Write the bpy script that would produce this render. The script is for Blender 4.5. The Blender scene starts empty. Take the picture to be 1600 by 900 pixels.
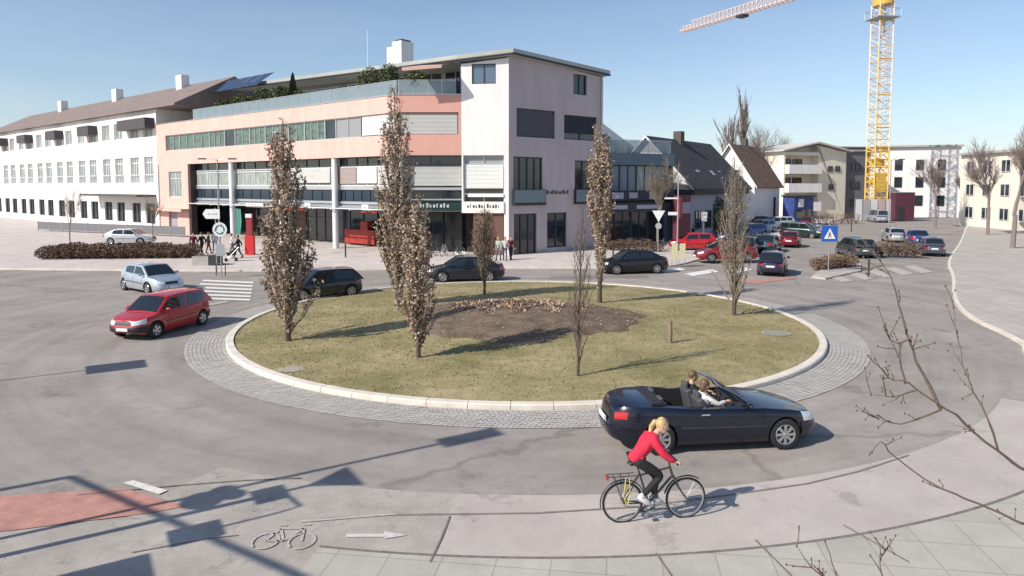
import bpy, bmesh, math, random
import numpy as np
from mathutils import Matrix, Vector
R = math.radians
rnd = random.Random(7)
SC = bpy.context.scene
COL = SC.collection

# ------------------------------------------------------------------ camera
CAMH, FPX, PITCH, HOR = 5.5, 1090.0, R(4.0), 290.0
AX = HOR + FPX * math.tan(PITCH)                # image row of the optical axis
cd = bpy.data.cameras.new('camera'); cam = bpy.data.objects.new('camera', cd); COL.objects.link(cam)
cam.location = (0, 0, CAMH); cam.rotation_euler = (R(90) - PITCH, 0, 0)
cd.sensor_width = 36; cd.lens = 36 * FPX / 1600; cd.shift_y = -(450 - AX) / 1600
cd.clip_start = .1; cd.clip_end = 3000
SC.camera = cam

# ------------------------------------------------------------------ light
SUN_EL, SH = R(37), (math.cos(R(32)), math.sin(R(32)))      # SH: the way shadows fall on the ground
w = bpy.data.worlds.new('World'); SC.world = w; w.use_nodes = True
nt = w.node_tree; bg = nt.nodes['Background']
sky = nt.nodes.new('ShaderNodeTexSky'); sky.sky_type = 'NISHITA'; sky.sun_disc = False
sky.sun_elevation = SUN_EL; sky.sun_rotation = math.atan2(-SH[0], -SH[1])
sky.altitude = 500; sky.air_density = 1.0; sky.dust_density = 1.0; sky.ozone_density = 2.2
# thin high cloud, thicker towards the horizon
_tc = nt.nodes.new('ShaderNodeTexCoord'); _mp = nt.nodes.new('ShaderNodeMapping'); _mp.inputs['Scale'].default_value = (1.2, 1.2, 7); _mp.inputs['Rotation'].default_value = (0, R(-7), 0)
_ns = nt.nodes.new('ShaderNodeTexNoise'); _ns.inputs['Scale'].default_value = 1.7; _ns.inputs['Detail'].default_value = 6; _ns.inputs['Roughness'].default_value = .55
_sx = nt.nodes.new('ShaderNodeSeparateXYZ'); _m1 = nt.nodes.new('ShaderNodeMapRange'); _m2 = nt.nodes.new('ShaderNodeMapRange'); _mu = nt.nodes.new('ShaderNodeMath'); _mu.operation = 'MULTIPLY'; _mx = nt.nodes.new('ShaderNodeMix'); _mx.data_type = 'RGBA'
for k_, v_ in (('From Min', .38), ('From Max', .72), ('To Min', .25), ('To Max', 1)): _m1.inputs[k_].default_value = v_
for k_, v_ in (('From Min', 0), ('From Max', .30), ('To Min', .62), ('To Max', 0)): _m2.inputs[k_].default_value = v_
nt.links.new(_tc.outputs['Generated'], _mp.inputs[0]); nt.links.new(_mp.outputs[0], _ns.inputs['Vector']); nt.links.new(_tc.outputs['Generated'], _sx.inputs[0])
nt.links.new(_ns.outputs['Fac'], _m1.inputs['Value']); nt.links.new(_sx.outputs['Z'], _m2.inputs['Value']); nt.links.new(_m1.outputs[0], _mu.inputs[0]); nt.links.new(_m2.outputs[0], _mu.inputs[1])
nt.links.new(_mu.outputs[0], _mx.inputs['Factor']); nt.links.new(sky.outputs[0], _mx.inputs['A']); _mx.inputs['B'].default_value = (5.3, 5.75, 6.4, 1)
nt.links.new(_mx.outputs['Result'], bg.inputs[0]); bg.inputs[1].default_value = 0.112
sl = bpy.data.lights.new('sun', 'SUN'); sl.energy = 4.2; sl.angle = R(.55); sl.color = (1, .93, .83)
so = bpy.data.objects.new('sun', sl); COL.objects.link(so)
to_sun = Vector((-SH[0] * math.cos(SUN_EL), -SH[1] * math.cos(SUN_EL), math.sin(SUN_EL)))
so.rotation_euler = to_sun.to_track_quat('Z', 'Y').to_euler()
so.location = (-30, -20, 40)
SC.view_settings.view_transform = 'Standard'; SC.view_settings.look = 'None'
SC.view_settings.exposure = 0.34; SC.view_settings.gamma = 1; SC.view_settings.use_curve_mapping = False
SC.cycles.max_bounces = 6; SC.cycles.transparent_max_bounces = 12
SC.cycles.use_denoising = True

# ------------------------------------------------------------------ survey helpers
cp, sp = math.cos(PITCH), math.sin(PITCH)
def ray(u, v):
    a, b = (u - 800) / FPX, (AX - v) / FPX
    return Vector((a, b * sp + cp, b * cp - sp))
def gp(u, v, z=0.0):
    d = ray(u, v); t = (z - CAMH) / d.z
    return Vector((d.x * t, d.y * t, z))
def at(u, v, Y):
    d = ray(u, v); t = Y / d.y
    return Vector((d.x * t, Y, CAMH + d.z * t))

# ------------------------------------------------------------------ mesh builder
class MB:
    def __init__(s, M=None): s.v = []; s.f = []; s.m = []; s.M = M
    def add(s, pts, faces, mi=0):
        b = len(s.v)
        for p in pts:
            p = Vector(p); s.v.append(s.M @ p if s.M else p)
        for f in faces: s.f.append([b + i for i in f]); s.m.append(mi)
    def poly(s, pts, mi=0): s.add(pts, [list(range(len(pts)))], mi)
    def box(s, x0, x1, y0, y1, z0, z1, mi=0):
        s.add([(x, y, z) for x in (x0, x1) for y in (y0, y1) for z in (z0, z1)],
              [(0, 1, 3, 2), (4, 6, 7, 5), (0, 4, 5, 1), (2, 3, 7, 6), (0, 2, 6, 4), (1, 5, 7, 3)], mi)
    def obox(s, c, sz, rz=0, mi=0, ry=0, rx=0):
        M = Matrix.Translation(Vector(c)) @ Matrix.Rotation(rz, 4, 'Z') @ Matrix.Rotation(ry, 4, 'Y') @ Matrix.Rotation(rx, 4, 'X')
        x, y, z = [q / 2 for q in sz]
        s.add([M @ Vector((a, b, c2)) for a in (-x, x) for b in (-y, y) for c2 in (-z, z)],
              [(0, 1, 3, 2), (4, 6, 7, 5), (0, 4, 5, 1), (2, 3, 7, 6), (0, 2, 6, 4), (1, 5, 7, 3)], mi)
    def tube(s, pts, rad, n=8, mi=0, cap=True):
        pts = [Vector(p) for p in pts]
        if not isinstance(rad, (list, tuple)): rad = [rad] * len(pts)
        V = []; Fc = []; up = None
        for i, p in enumerate(pts):
            d = (pts[min(i + 1, len(pts) - 1)] - pts[max(i - 1, 0)])
            d = d.normalized() if d.length > 1e-9 else Vector((0, 0, 1))
            if up is None: up = Vector((0, 0, 1)) if abs(d.z) < .9 else Vector((1, 0, 0))
            a = d.cross(up)
            a = a.normalized() if a.length > 1e-6 else d.orthogonal().normalized()
            b = d.cross(a); up = -b if False else up
            for k in range(n):
                t = 2 * math.pi * k / n
                V.append(p + (a * math.cos(t) + b * math.sin(t)) * rad[i])
        for i in range(len(pts) - 1):
            for k in range(n):
                k2 = (k + 1) % n
                Fc.append((i * n + k, i * n + k2, (i + 1) * n + k2, (i + 1) * n + k))
        if cap:
            Fc.append(tuple(range(n))); Fc.append(tuple((len(pts) - 1) * n + k for k in range(n - 1, -1, -1)))
        s.add(V, Fc, mi)
    def prism(s, poly, z0, z1, mi=0):
        n = len(poly)
        z0f = z0 if callable(z0) else (lambda p: z0); z1f = z1 if callable(z1) else (lambda p: z1)
        V = [(p[0], p[1], z0f(p)) for p in poly] + [(p[0], p[1], z1f(p)) for p in poly]
        s.add(V, [tuple(range(n - 1, -1, -1)), tuple(range(n, 2 * n))] + [(i, (i + 1) % n, n + (i + 1) % n, n + i) for i in range(n)], mi)
    def xprism(s, poly, y0, y1, mi=0):          # polygon in x,z pushed along y
        n = len(poly)
        s.add([(p[0], y0, p[1]) for p in poly] + [(p[0], y1, p[1]) for p in poly],
              [tuple(range(n)), tuple(range(2 * n - 1, n - 1, -1))] + [(i, n + i, n + (i + 1) % n, (i + 1) % n) for i in range(n)], mi)
    def ball(s, c, r, nu=12, nv=8, mi=0, M=None):
        r = r if isinstance(r, (tuple, list)) else (r, r, r)
        V = []; Fc = []
        for j in range(nv + 1):
            t = math.pi * j / nv
            for i in range(nu):
                a = 2 * math.pi * i / nu
                q = Vector((r[0] * math.sin(t) * math.cos(a), r[1] * math.sin(t) * math.sin(a), r[2] * math.cos(t)))
                if M: q = M @ q
                V.append(Vector(c) + q)
        for j in range(nv):
            for i in range(nu):
                Fc.append((j * nu + i, (j + 1) * nu + i, (j + 1) * nu + (i + 1) % nu, j * nu + (i + 1) % nu))
        s.add(V, Fc, mi)
    def lathe_y(s, prof, c=(0, 0, 0), n=24, mi=0):     # prof: (radius, y) spun about the y axis
        V = []; Fc = []
        for (r, y) in prof:
            for k in range(n):
                a = 2 * math.pi * k / n
                V.append((c[0] + r * math.cos(a), c[1] + y, c[2] + r * math.sin(a)))
        for i in range(len(prof) - 1):
            for k in range(n): Fc.append((i * n + k, (i + 1) * n + k, (i + 1) * n + (k + 1) % n, i * n + (k + 1) % n))
        s.add(V, Fc, mi)
    def mesh(s, name, mats, smooth=False, angle=38, clean=True, root=None):
        me = bpy.data.meshes.new(name)
        V = s.v
        if root is not None:
            inv = root.matrix_basis.inverted(); V = [inv @ p for p in V]
        me.from_pydata([tuple(p) for p in V], [], s.f)
        for m_ in (mats if isinstance(mats, (list, tuple)) else [mats]): me.materials.append(m_)
        me.polygons.foreach_set('material_index', s.m)
        if clean:
            bm = bmesh.new(); bm.from_mesh(me)
            bmesh.ops.remove_doubles(bm, verts=bm.verts, dist=.0004)
            bmesh.ops.recalc_face_normals(bm, faces=bm.faces)
            bm.to_mesh(me); bm.free()
        if smooth:
            me.polygons.foreach_set('use_smooth', [True] * len(me.polygons))
            me.set_sharp_from_angle(angle=R(angle))
        me.update()
        return me
    def build(s, name, mats, parent=None, world=False, **k):
        me = s.mesh(name, mats, root=parent if (world and parent is not None) else None, **k)
        o = bpy.data.objects.new(name, me); COL.objects.link(o)
        if parent is not None: o.parent = parent
        return o
def empty(name, loc=(0, 0, 0), rz=0):
    o = bpy.data.objects.new(name, None); COL.objects.link(o); o.location = loc; o.rotation_euler = (0, 0, rz)
    o.empty_display_size = .3; return o
def tag(o, label=None, cat=None, group=None, kind=None):
    if label: o['label'] = label
    if cat: o['category'] = cat
    if group: o['group'] = group
    if kind: o['kind'] = kind
    return o
def wpart(name, mb, mats, root, **k): return mb.build(name, mats, root, world=(root.parent is None), **k)
def bb(name, M_, root, mats, **k):
    """a box (or several) written in a facade frame, parented under a root placed anywhere"""
    pass

# ------------------------------------------------------------------ materials
def mat(name, col, rough=.7, metal=0, noise=0, nscale=3, bump=0, bscale=40, coat=0, spec=.5, emit=None, alpha=None, col2=None, stretch=None, det=4):
    m = bpy.data.materials.new(name); m.use_nodes = True
    t = m.node_tree; b = t.nodes['Principled BSDF']
    col = tuple(col) + (1,)
    b.inputs['Base Color'].default_value = col; b.inputs['Roughness'].default_value = rough
    b.inputs['Metallic'].default_value = metal; b.inputs['Specular IOR Level'].default_value = spec
    b.inputs['Coat Weight'].default_value = coat; b.inputs['Coat Roughness'].default_value = .04
    if noise or col2 or bump:
        tc = t.nodes.new('ShaderNodeTexCoord'); src = tc.outputs['Object']
        if stretch:
            mp = t.nodes.new('ShaderNodeMapping'); mp.inputs['Scale'].default_value = stretch
            t.links.new(src, mp.inputs[0]); src = mp.outputs[0]
    if noise or col2:
        n = t.nodes.new('ShaderNodeTexNoise'); n.inputs['Scale'].default_value = nscale; n.inputs['Detail'].default_value = det
        n.inputs['Roughness'].default_value = .65
        t.links.new(src, n.inputs['Vector'])
        r = t.nodes.new('ShaderNodeValToRGB')
        c2 = tuple(col2) + (1,) if col2 else tuple(max(0, c * (1 - noise)) for c in col[:3]) + (1,)
        c1 = col if col2 else tuple(min(1, c * (1 + noise)) for c in col[:3]) + (1,)
        r.color_ramp.elements[0].position = .32; r.color_ramp.elements[1].position = .68
        r.color_ramp.elements[0].color = c2; r.color_ramp.elements[1].color = c1
        t.links.new(n.outputs['Fac'], r.inputs[0]); t.links.new(r.outputs[0], b.inputs['Base Color'])
    if bump:
        n2 = t.nodes.new('ShaderNodeTexNoise'); n2.inputs['Scale'].default_value = bscale; n2.inputs['Detail'].default_value = 3
        bu = t.nodes.new('ShaderNodeBump'); bu.inputs['Strength'].default_value = bump; bu.inputs['Distance'].default_value = .02
        t.links.new(src, n2.inputs['Vector']); t.links.new(n2.outputs['Fac'], bu.inputs['Height']); t.links.new(bu.outputs[0], b.inputs['Normal'])
    if emit: b.inputs['Emission Color'].default_value = tuple(emit) + (1,); b.inputs['Emission Strength'].default_value = 1
    if alpha is not None: b.inputs['Alpha'].default_value = alpha
    return m
def ground_mat(name, c1, c2, fine=.12, nscale=.35, stain=None, joints=None, cracks=0, polar=False):
    """mottled ground: broad patches, fine grain, optional slab joints / cracks"""
    m = bpy.data.materials.new(name); m.use_nodes = True
    t = m.node_tree; b = t.nodes['Principled BSDF']; L = t.links
    b.inputs['Roughness'].default_value = .9; b.inputs['Specular IOR Level'].default_value = .25
    tc = t.nodes.new('ShaderNodeTexCoord'); o = tc.outputs['Object']
    def noise(sc, det=4, rg=.6):
        n = t.nodes.new('ShaderNodeTexNoise'); n.inputs['Scale'].default_value = sc; n.inputs['Detail'].default_value = det
        n.inputs['Roughness'].default_value = rg; L.new(o, n.inputs['Vector']); return n.outputs['Fac']
    r = t.nodes.new('ShaderNodeValToRGB'); r.color_ramp.elements[0].position = .33; r.color_ramp.elements[1].position = .67
    r.color_ramp.elements[0].color = tuple(c1) + (1,); r.color_ramp.elements[1].color = tuple(c2) + (1,)
    L.new(noise(nscale, 6), r.inputs[0]); cur = r.outputs[0]
    def mul(val, lo, hi, cur, p0=.3, p1=.7):
        mr = t.nodes.new('ShaderNodeMapRange'); mr.inputs['From Min'].default_value = p0; mr.inputs['From Max'].default_value = p1
        mr.inputs['To Min'].default_value = lo; mr.inputs['To Max'].default_value = hi; L.new(val, mr.inputs['Value'])
        mx = t.nodes.new('ShaderNodeMix'); mx.data_type = 'RGBA'; mx.blend_type = 'MULTIPLY'; mx.inputs['Factor'].default_value = 1
        L.new(cur, mx.inputs['A']); L.new(mr.outputs[0], mx.inputs['B']); return mx.outputs['Result']
    cur = mul(noise(38, 3, .8), 1 - fine, 1 + fine, cur)
    cur = mul(noise(2.6, 5, .7), 1 - fine * .7, 1 + fine * .7, cur)
    h = noise(90, 2)
    if polar:                                    # tyre-polished and oily tracks that run round the roundabout
        sx = t.nodes.new('ShaderNodeVectorMath'); sx.operation = 'SUBTRACT'; sx.inputs[1].default_value = (.5, 27.95, 0); L.new(o, sx.inputs[0])
        ln = t.nodes.new('ShaderNodeVectorMath'); ln.operation = 'LENGTH'; L.new(sx.outputs[0], ln.inputs[0])
        nm = t.nodes.new('ShaderNodeVectorMath'); nm.operation = 'NORMALIZE'; L.new(sx.outputs[0], nm.inputs[0])
        sc = t.nodes.new('ShaderNodeVectorMath'); sc.operation = 'SCALE'; sc.inputs['Scale'].default_value = .9; L.new(nm.outputs[0], sc.inputs[0])
        cb = t.nodes.new('ShaderNodeCombineXYZ'); L.new(ln.outputs['Value'], cb.inputs[2])
        ad = t.nodes.new('ShaderNodeVectorMath'); ad.operation = 'ADD'; L.new(sc.outputs[0], ad.inputs[0]); L.new(cb.outputs[0], ad.inputs[1])
        n = t.nodes.new('ShaderNodeTexNoise'); n.inputs['Scale'].default_value = 1.1; n.inputs['Detail'].default_value = 5; n.inputs['Roughness'].default_value = .6; L.new(ad.outputs[0], n.inputs['Vector'])
        cur = mul(n.outputs['Fac'], .86, 1.08, cur, .35, .65)
    if stain:                                    # dark blotches and drips with a shape of their own
        cur = mul(noise(stain, 7, .75), .78, 1.0, cur, .36, .42)
    if joints:
        br = t.nodes.new('ShaderNodeTexBrick'); br.inputs['Scale'].default_value = 1
        br.inputs['Brick Width'].default_value = joints[0]; br.inputs['Row Height'].default_value = joints[1]
        br.inputs['Mortar Size'].default_value = joints[2]; br.inputs['Mortar Smooth'].default_value = .3
        br.offset = joints[3]
        br.inputs['Color1'].default_value = (1, 1, 1, 1); br.inputs['Color2'].default_value = (.9, .9, .9, 1); br.inputs['Mortar'].default_value = (.72, .71, .69, 1)
        mp = t.nodes.new('ShaderNodeMapping'); mp.inputs['Rotation'].default_value = (0, 0, joints[4])
        L.new(o, mp.inputs[0]); L.new(mp.outputs[0], br.inputs['Vector'])
        mx = t.nodes.new('ShaderNodeMix'); mx.data_type = 'RGBA'; mx.blend_type = 'MULTIPLY'; mx.inputs['Factor'].default_value = 1
        L.new(cur, mx.inputs['A']); L.new(br.outputs['Color'], mx.inputs['B']); cur = mx.outputs['Result']
    if cracks:
        vo = t.nodes.new('ShaderNodeTexVoronoi'); vo.feature = 'DISTANCE_TO_EDGE'; vo.inputs['Scale'].default_value = cracks
        nw = t.nodes.new('ShaderNodeTexNoise'); nw.inputs['Scale'].default_value = 1.5; nw.inputs['Detail'].default_value = 5
        ad = t.nodes.new('ShaderNodeMix'); ad.data_type = 'RGBA'; ad.blend_type = 'ADD'; ad.inputs['Factor'].default_value = .9
        L.new(o, nw.inputs['Vector']); L.new(o, ad.inputs['A']); L.new(nw.outputs['Color'], ad.inputs['B']); L.new(ad.outputs['Result'], vo.inputs['Vector'])
        cur = mul(vo.outputs['Distance'], .72, 1, cur, 0, .006)
    L.new(cur, b.inputs['Base Color'])
    bu = t.nodes.new('ShaderNodeBump'); bu.inputs['Strength'].default_value = .35; bu.inputs['Distance'].default_value = .01
    L.new(h, bu.inputs['Height']); L.new(bu.outputs[0], b.inputs['Normal'])
    return m
def glassmat(name, tint, rough=.04, trans=.55, spec=.6):
    m = bpy.data.materials.new(name); m.use_nodes = True
    t = m.node_tree; b = t.nodes['Principled BSDF']
    b.inputs['Base Color'].default_value = tuple(tint) + (1,); b.inputs['Roughness'].default_value = rough
    b.inputs['Specular IOR Level'].default_value = spec
    tr = t.nodes.new('ShaderNodeBsdfTransparent'); mx = t.nodes.new('ShaderNodeMixShader'); mx.inputs[0].default_value = trans
    t.links.new(b.outputs[0], mx.inputs[1]); t.links.new(tr.outputs[0], mx.inputs[2])
    t.links.new(mx.outputs[0], t.nodes['Material Output'].inputs[0]); return m

G = dict(
    asphalt=ground_mat('asphalt', (.272, .245, .222), (.355, .320, .290), .12, .30, stain=.45, cracks=.045, polar=True),
    path=ground_mat('path_asphalt', (.425, .378, .345), (.51, .458, .42), .08, .5, stain=.7),
    slab=ground_mat('slab_paving', (.42, .395, .345), (.50, .47, .415), .08, .8, joints=(.8, .8, .014, .0, R(8))),
    plaza=ground_mat('plaza_paving', (.53, .475, .44), (.63, .57, .53), .08, .4, joints=(.9, .6, .012, .5, R(20))),
    pave=ground_mat('pavement', (.43, .385, .345), (.52, .47, .43), .08, .5, joints=(.6, .6, .02, 0, R(12))),
    sett=ground_mat('granite_sett', (.40, .378, .345), (.50, .47, .43), .10, 1.6),
    bed=ground_mat('sett_bed', (.34, .33, .315), (.42, .41, .395), .12, 1.2),
    kerb=ground_mat('kerb_stone', (.62, .565, .49), (.74, .68, .595), .1, 1.2),
    soil=ground_mat('mound_soil', (.115, .085, .060), (.205, .155, .112), .35, 1.6),
    lawn=ground_mat('winter_lawn', (.205, .185, .082), (.37, .305, .175), .30, .38, stain=.8),
    field=ground_mat('far_ground', (.16, .15, .10), (.24, .21, .15), .2, .05),
)
PAINT = mat('road_paint', (.74, .72, .68), .7, noise=.18, nscale=9, bump=.3)
PAINTW = mat('worn_paint', (.50, .46, .42), .8, col2=(.39, .352, .318), nscale=5)
REDP = mat('red_surface', (.44, .225, .18), .85, noise=.2, nscale=3)
TAR = mat('tar_seam', (.19, .165, .15), .8, noise=.3, nscale=6)
PINKL = mat('pale_pink_render', (.69, .435, .375), .85, noise=.07, nscale=1.3, stretch=(1, 1, .22), bump=.15, bscale=60)
WHITE = mat('white_render', (.77, .74, .72), .85, noise=.07, nscale=1.3, stretch=(1, 1, .2), bump=.12, bscale=60)
SHADEW = mat('shaded_rose_white', (.50, .43, .44), .85, noise=.08, nscale=1.1, stretch=(1, 1, .22), bump=.12, bscale=60)  # rose-white render with the walls' shade darkened into the colour
ALU = mat('aluminium', (.62, .63, .64), .35, .7)
ALUW = mat('white_metal', (.72, .73, .74), .45, .1)
STEEL = mat('galvanised_steel', (.42, .43, .44), .45, .6, noise=.12, nscale=8)
DARKM = mat('dark_metal', (.05, .052, .058), .45, .4)
DFR = mat('dark_frame', (.035, .04, .05), .5)
GLD = mat('dark_window_glass', (.018, .026, .034), .06, spec=.9, noise=.5, nscale=.7)
GLN = mat('navy_spandrel_glass', (.025, .045, .07), .08, spec=.9)
GLG = mat('green_reflection_glass', (.13, .21, .15), .12, spec=.8, col2=(.055, .07, .075), nscale=1.4, stretch=(1, 1, 2.2))  # green reflections painted into the glass colour
GLC = mat('curtained_glass', (.42, .46, .42), .25, spec=.7, col2=(.12, .16, .16), nscale=2.2, stretch=(2.5, 2.5, .4))
GLR = glassmat('railing_glass', (.30, .38, .42), .05, .45)
BLIND = mat('pale_blind', (.50, .50, .475), .6, noise=.06, nscale=.6)
BLINDW = mat('white_blind', (.68, .68, .65), .6, noise=.04, nscale=.6)
BLINDD = mat('dark_blind', (.10, .095, .105), .6)
ROOFM = mat('metal_roof', (.42, .43, .40), .5, .3, noise=.1, nscale=.5)
ROOFD = mat('dark_tile', (.050, .046, .046), .8, noise=.3, nscale=1.5, bump=.4, bscale=12)
ROOFB = mat('brown_tile', (.23, .135, .085), .85, noise=.3, nscale=1.3, bump=.5, bscale=10)
SOLAR = mat('solar_glass', (.02, .028, .055), .15, spec=.8)
CONC = mat('concrete', (.38, .36, .33), .9, noise=.15, nscale=3, bump=.3)
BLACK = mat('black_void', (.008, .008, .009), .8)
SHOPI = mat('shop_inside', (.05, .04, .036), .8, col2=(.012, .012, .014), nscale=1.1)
BARK = mat('bark', (.095, .072, .055), .9, noise=.35, nscale=18, bump=.6, bscale=40)
TWIG = mat('twig_bark', (.16, .115, .09), .9, noise=.3, nscale=20)
TWIGG = mat('pale_twig', (.23, .19, .145), .9, noise=.3, nscale=20)
LEAFS = [mat('dry_leaf_tan', (.46, .35, .26), .8), mat('dry_leaf_brown', (.33, .22, .15), .8), mat('dry_leaf_dark', (.15, .10, .072), .8), mat('dry_leaf_pale', (.60, .49, .38), .8)]
GREENS = [mat('evergreen_dark', (.028, .045, .016), .7), mat('evergreen_mid', (.06, .085, .028), .7), mat('evergreen_yellow', (.14, .15, .05), .7)]
HEDGE = [mat('hedge_brown', (.15, .095, .062), .9), mat('hedge_rust', (.21, .13, .082), .9), mat('hedge_dark', (.06, .04, .028), .9)]
MOUNDP = [mat('dead_stalk_rust', (.36, .22, .15), .9), mat('dead_stalk_pale', (.50, .41, .31), .9), mat('dead_stalk_brown', (.17, .10, .065), .9)]
GRASSM = [mat('blade_straw', (.30, .245, .11), .9), mat('blade_green', (.15, .165, .045), .9), mat('blade_dull', (.20, .17, .07), .9)]
TYRE = mat('tyre_rubber', (.018, .018, .019), .85)
RIM = mat('alloy_rim', (.52, .52, .53), .3, .8)
CHROME = mat('chrome', (.7, .7, .72), .12, 1)
CGLASS = mat('car_glass', (.012, .017, .02), .03, spec=1.0)
LAMP = mat('lamp_glass', (.72, .74, .76), .12, .2, spec=.9)
TAILR = mat('tail_red', (.45, .012, .018), .15, spec=.9)
PLASTIC = mat('black_plastic', (.022, .022, .024), .55)
PLATE = mat('number_plate', (.75, .75, .72), .5)
EUBLUE = mat('plate_blue', (.02, .05, .35), .5)
SKIN = mat('skin', (.56, .34, .25), .55)
SIGNW = mat('sign_white', (.78, .78, .76), .5)
SIGNB = mat('sign_blue', (.02, .10, .42), .5)
SIGNR = mat('sign_red', (.55, .02, .02), .5)
CREAM = mat('cream_render', (.74, .69, .58), .85, noise=.05, nscale=.5)
YEL = mat('crane_yellow', (.66, .42, .08), .5, noise=.1, nscale=2)
PALEP = mat('crane_pale', (.70, .58, .47), .6)

# ------------------------------------------------------------------ facade frame
class Fac:
    def __init__(s, A, B):
        s.A = Vector((A[0], A[1])); s.B = Vector((B[0], B[1])); s.d = (s.B - s.A); s.L = s.d.length; s.d.normalize()
        s.n = Vector((s.d.y, -s.d.x))
        s.M = Matrix(((s.d.x, s.n.x, 0, s.A.x), (s.d.y, s.n.y, 0, s.A.y), (0, 0, 1, 0), (0, 0, 0, 1)))
    def off(s, o): return Fac(s.A + s.n * o, s.B + s.n * o)
    def sz(s, u, v, o=0):
        d = ray(u, v); A = s.A + s.n * o
        t = (A.x * s.n.x + A.y * s.n.y) / (d.x * s.n.x + d.y * s.n.y)
        P = Vector((d.x * t, d.y * t)); return (P - A).dot(s.d), CAMH + d.z * t
    def s(s_, u, o=0, v=290): return s_.sz(u, v, o)[0]
    def z(s_, u, v, o=0): return s_.sz(u, v, o)[1]
    def p(s, a, o=0): q = s.A + s.d * a + s.n * o; return (q.x, q.y)
def fbox(F, name, root, m, *boxes, **k):
    mb = MB(F.M)
    for b in boxes: mb.box(*b[:6], b[6] if len(b) > 6 else 0)
    return mb.build(name, m, root, world=True, **k)
def isect(F, G_):
    a, b = F.A, G_.A; den = F.d.x * G_.d.y - F.d.y * G_.d.x
    t = ((b.x - a.x) * G_.d.y - (b.y - a.y) * G_.d.x) / den
    return (a + F.d * t)
# ================================================================== GROUND
CX, CY = .5, 27.95                    # centre of the roundabout
RK = 11.2                           # outer radius of the kerb
def ring(mb, r0, r1, z0, z1=None, a0=0, a1=360, n=160, mi=0, top_only=True):
    z1 = z0 if z1 is None else z1
    P = []
    for k in range(n + 1):
        a = R(a0 + (a1 - a0) * k / n); c, s_ = math.cos(a), math.sin(a)
        P += [(CX + r0 * c, CY + r0 * s_, z0), (CX + r1 * c, CY + r1 * s_, z1)]
    mb.add(P, [(2 * k, 2 * k + 1, 2 * k + 3, 2 * k + 2) for k in range(n)], mi)
mb = MB(); mb.poly([(-900, -60, -.02), (900, -60, -.02), (900, 1500, -.02), (-900, 1500, -.02)])
tag(mb.build('ground', G['field']), kind='structure')
mb = MB(); mb.poly([(-160, -10, 0), (160, -10, 0), (160, 190, 0), (-160, 190, 0)])
tag(mb.build('road', G['asphalt']), kind='structure')
# setts of the overrun apron round the island
mb = MB(); ring(mb, RK, RK + 1.28, .004, .004); tag(mb.build('apron_bed', G['bed']), kind='structure')
mb = MB(); rr = random.Random(3)
r = RK + .03
while r < RK + 1.24:
    n = int(2 * math.pi * r / .125); ph = rr.random()
    for k in range(n):
        a0 = 2 * math.pi * (k + ph) / n; a1 = 2 * math.pi * (k + ph + .9) / n
        z = .014 + rr.random() * .008
        q = []
        for (aa, rad) in ((a0, r), (a1, r), (a1, r + .113), (a0, r + .113)):
            q.append((CX + rad * math.cos(aa), CY + rad * math.sin(aa), z))
        c = Vector((sum(p[0] for p in q) / 4, sum(p[1] for p in q) / 4, 0))
        mb.add(q, [(0, 1, 2, 3)])
    r += .127
tag(mb.build('cobble_apron', G['sett'], clean=False), kind='structure')
# kerb of the island: stones a metre long with thin joints
mb = MB(); n = 66
for k in range(n):
    a0, a1 = 2 * math.pi * k / n, 2 * math.pi * (k + .985) / n
    P = []
    for a in (a0, (a0 + a1) / 2, a1):
        for (rad, z) in ((RK, 0), (RK, .12), (RK - .03, .145), (RK - .25, .15), (RK - .25, .05)):
            P.append((CX + rad * math.cos(a), CY + rad * math.sin(a), z))
    fs = []
    for i in range(2):
        for j in range(4): fs.append((i * 5 + j, i * 5 + j + 1, (i + 1) * 5 + j + 1, (i + 1) * 5 + j))
    fs += [(0, 1, 2, 3, 4), (10, 14, 13, 12, 11)]
    mb.add(P, fs)
tag(mb.build('kerb', G['kerb']), kind='structure')
# lawn: gently domed disc; mound
MC = gp(812, 507); MC = Vector((MC.x, MC.y)); MA, MBr = 4.7, 4.1
def lawn_z(x, y):
    r = math.hypot(x - CX, y - CY) / RK
    z = .10 + .16 * (1 - r * r)
    e = math.hypot((x - MC.x) / MA, (y - MC.y) / MBr)
    if e < 1.25: z += .45 * (0.5 + .5 * math.cos(min(1, e / 1.25) * math.pi))
    return z
mb = MB(); NR, NA = 44, 150
P = [(CX, CY, lawn_z(CX, CY))]
for i in range(1, NR + 1):
    rad = (RK - .24) * i / NR
    for k in range(NA):
        a = 2 * math.pi * k / NA; x, y = CX + rad * math.cos(a), CY + rad * math.sin(a); P.append((x, y, lawn_z(x, y)))
fs = [(0, 1 + k, 1 + (k + 1) % NA) for k in range(NA)]
for i in range(NR - 1):
    for k in range(NA):
        b0 = 1 + i * NA; b1 = b0 + NA; fs.append((b0 + k, b1 + k, b1 + (k + 1) % NA, b0 + (k + 1) % NA))
mb.add(P, fs); tag(mb.build('lawn', G['lawn'], smooth=True), kind='structure')
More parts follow.
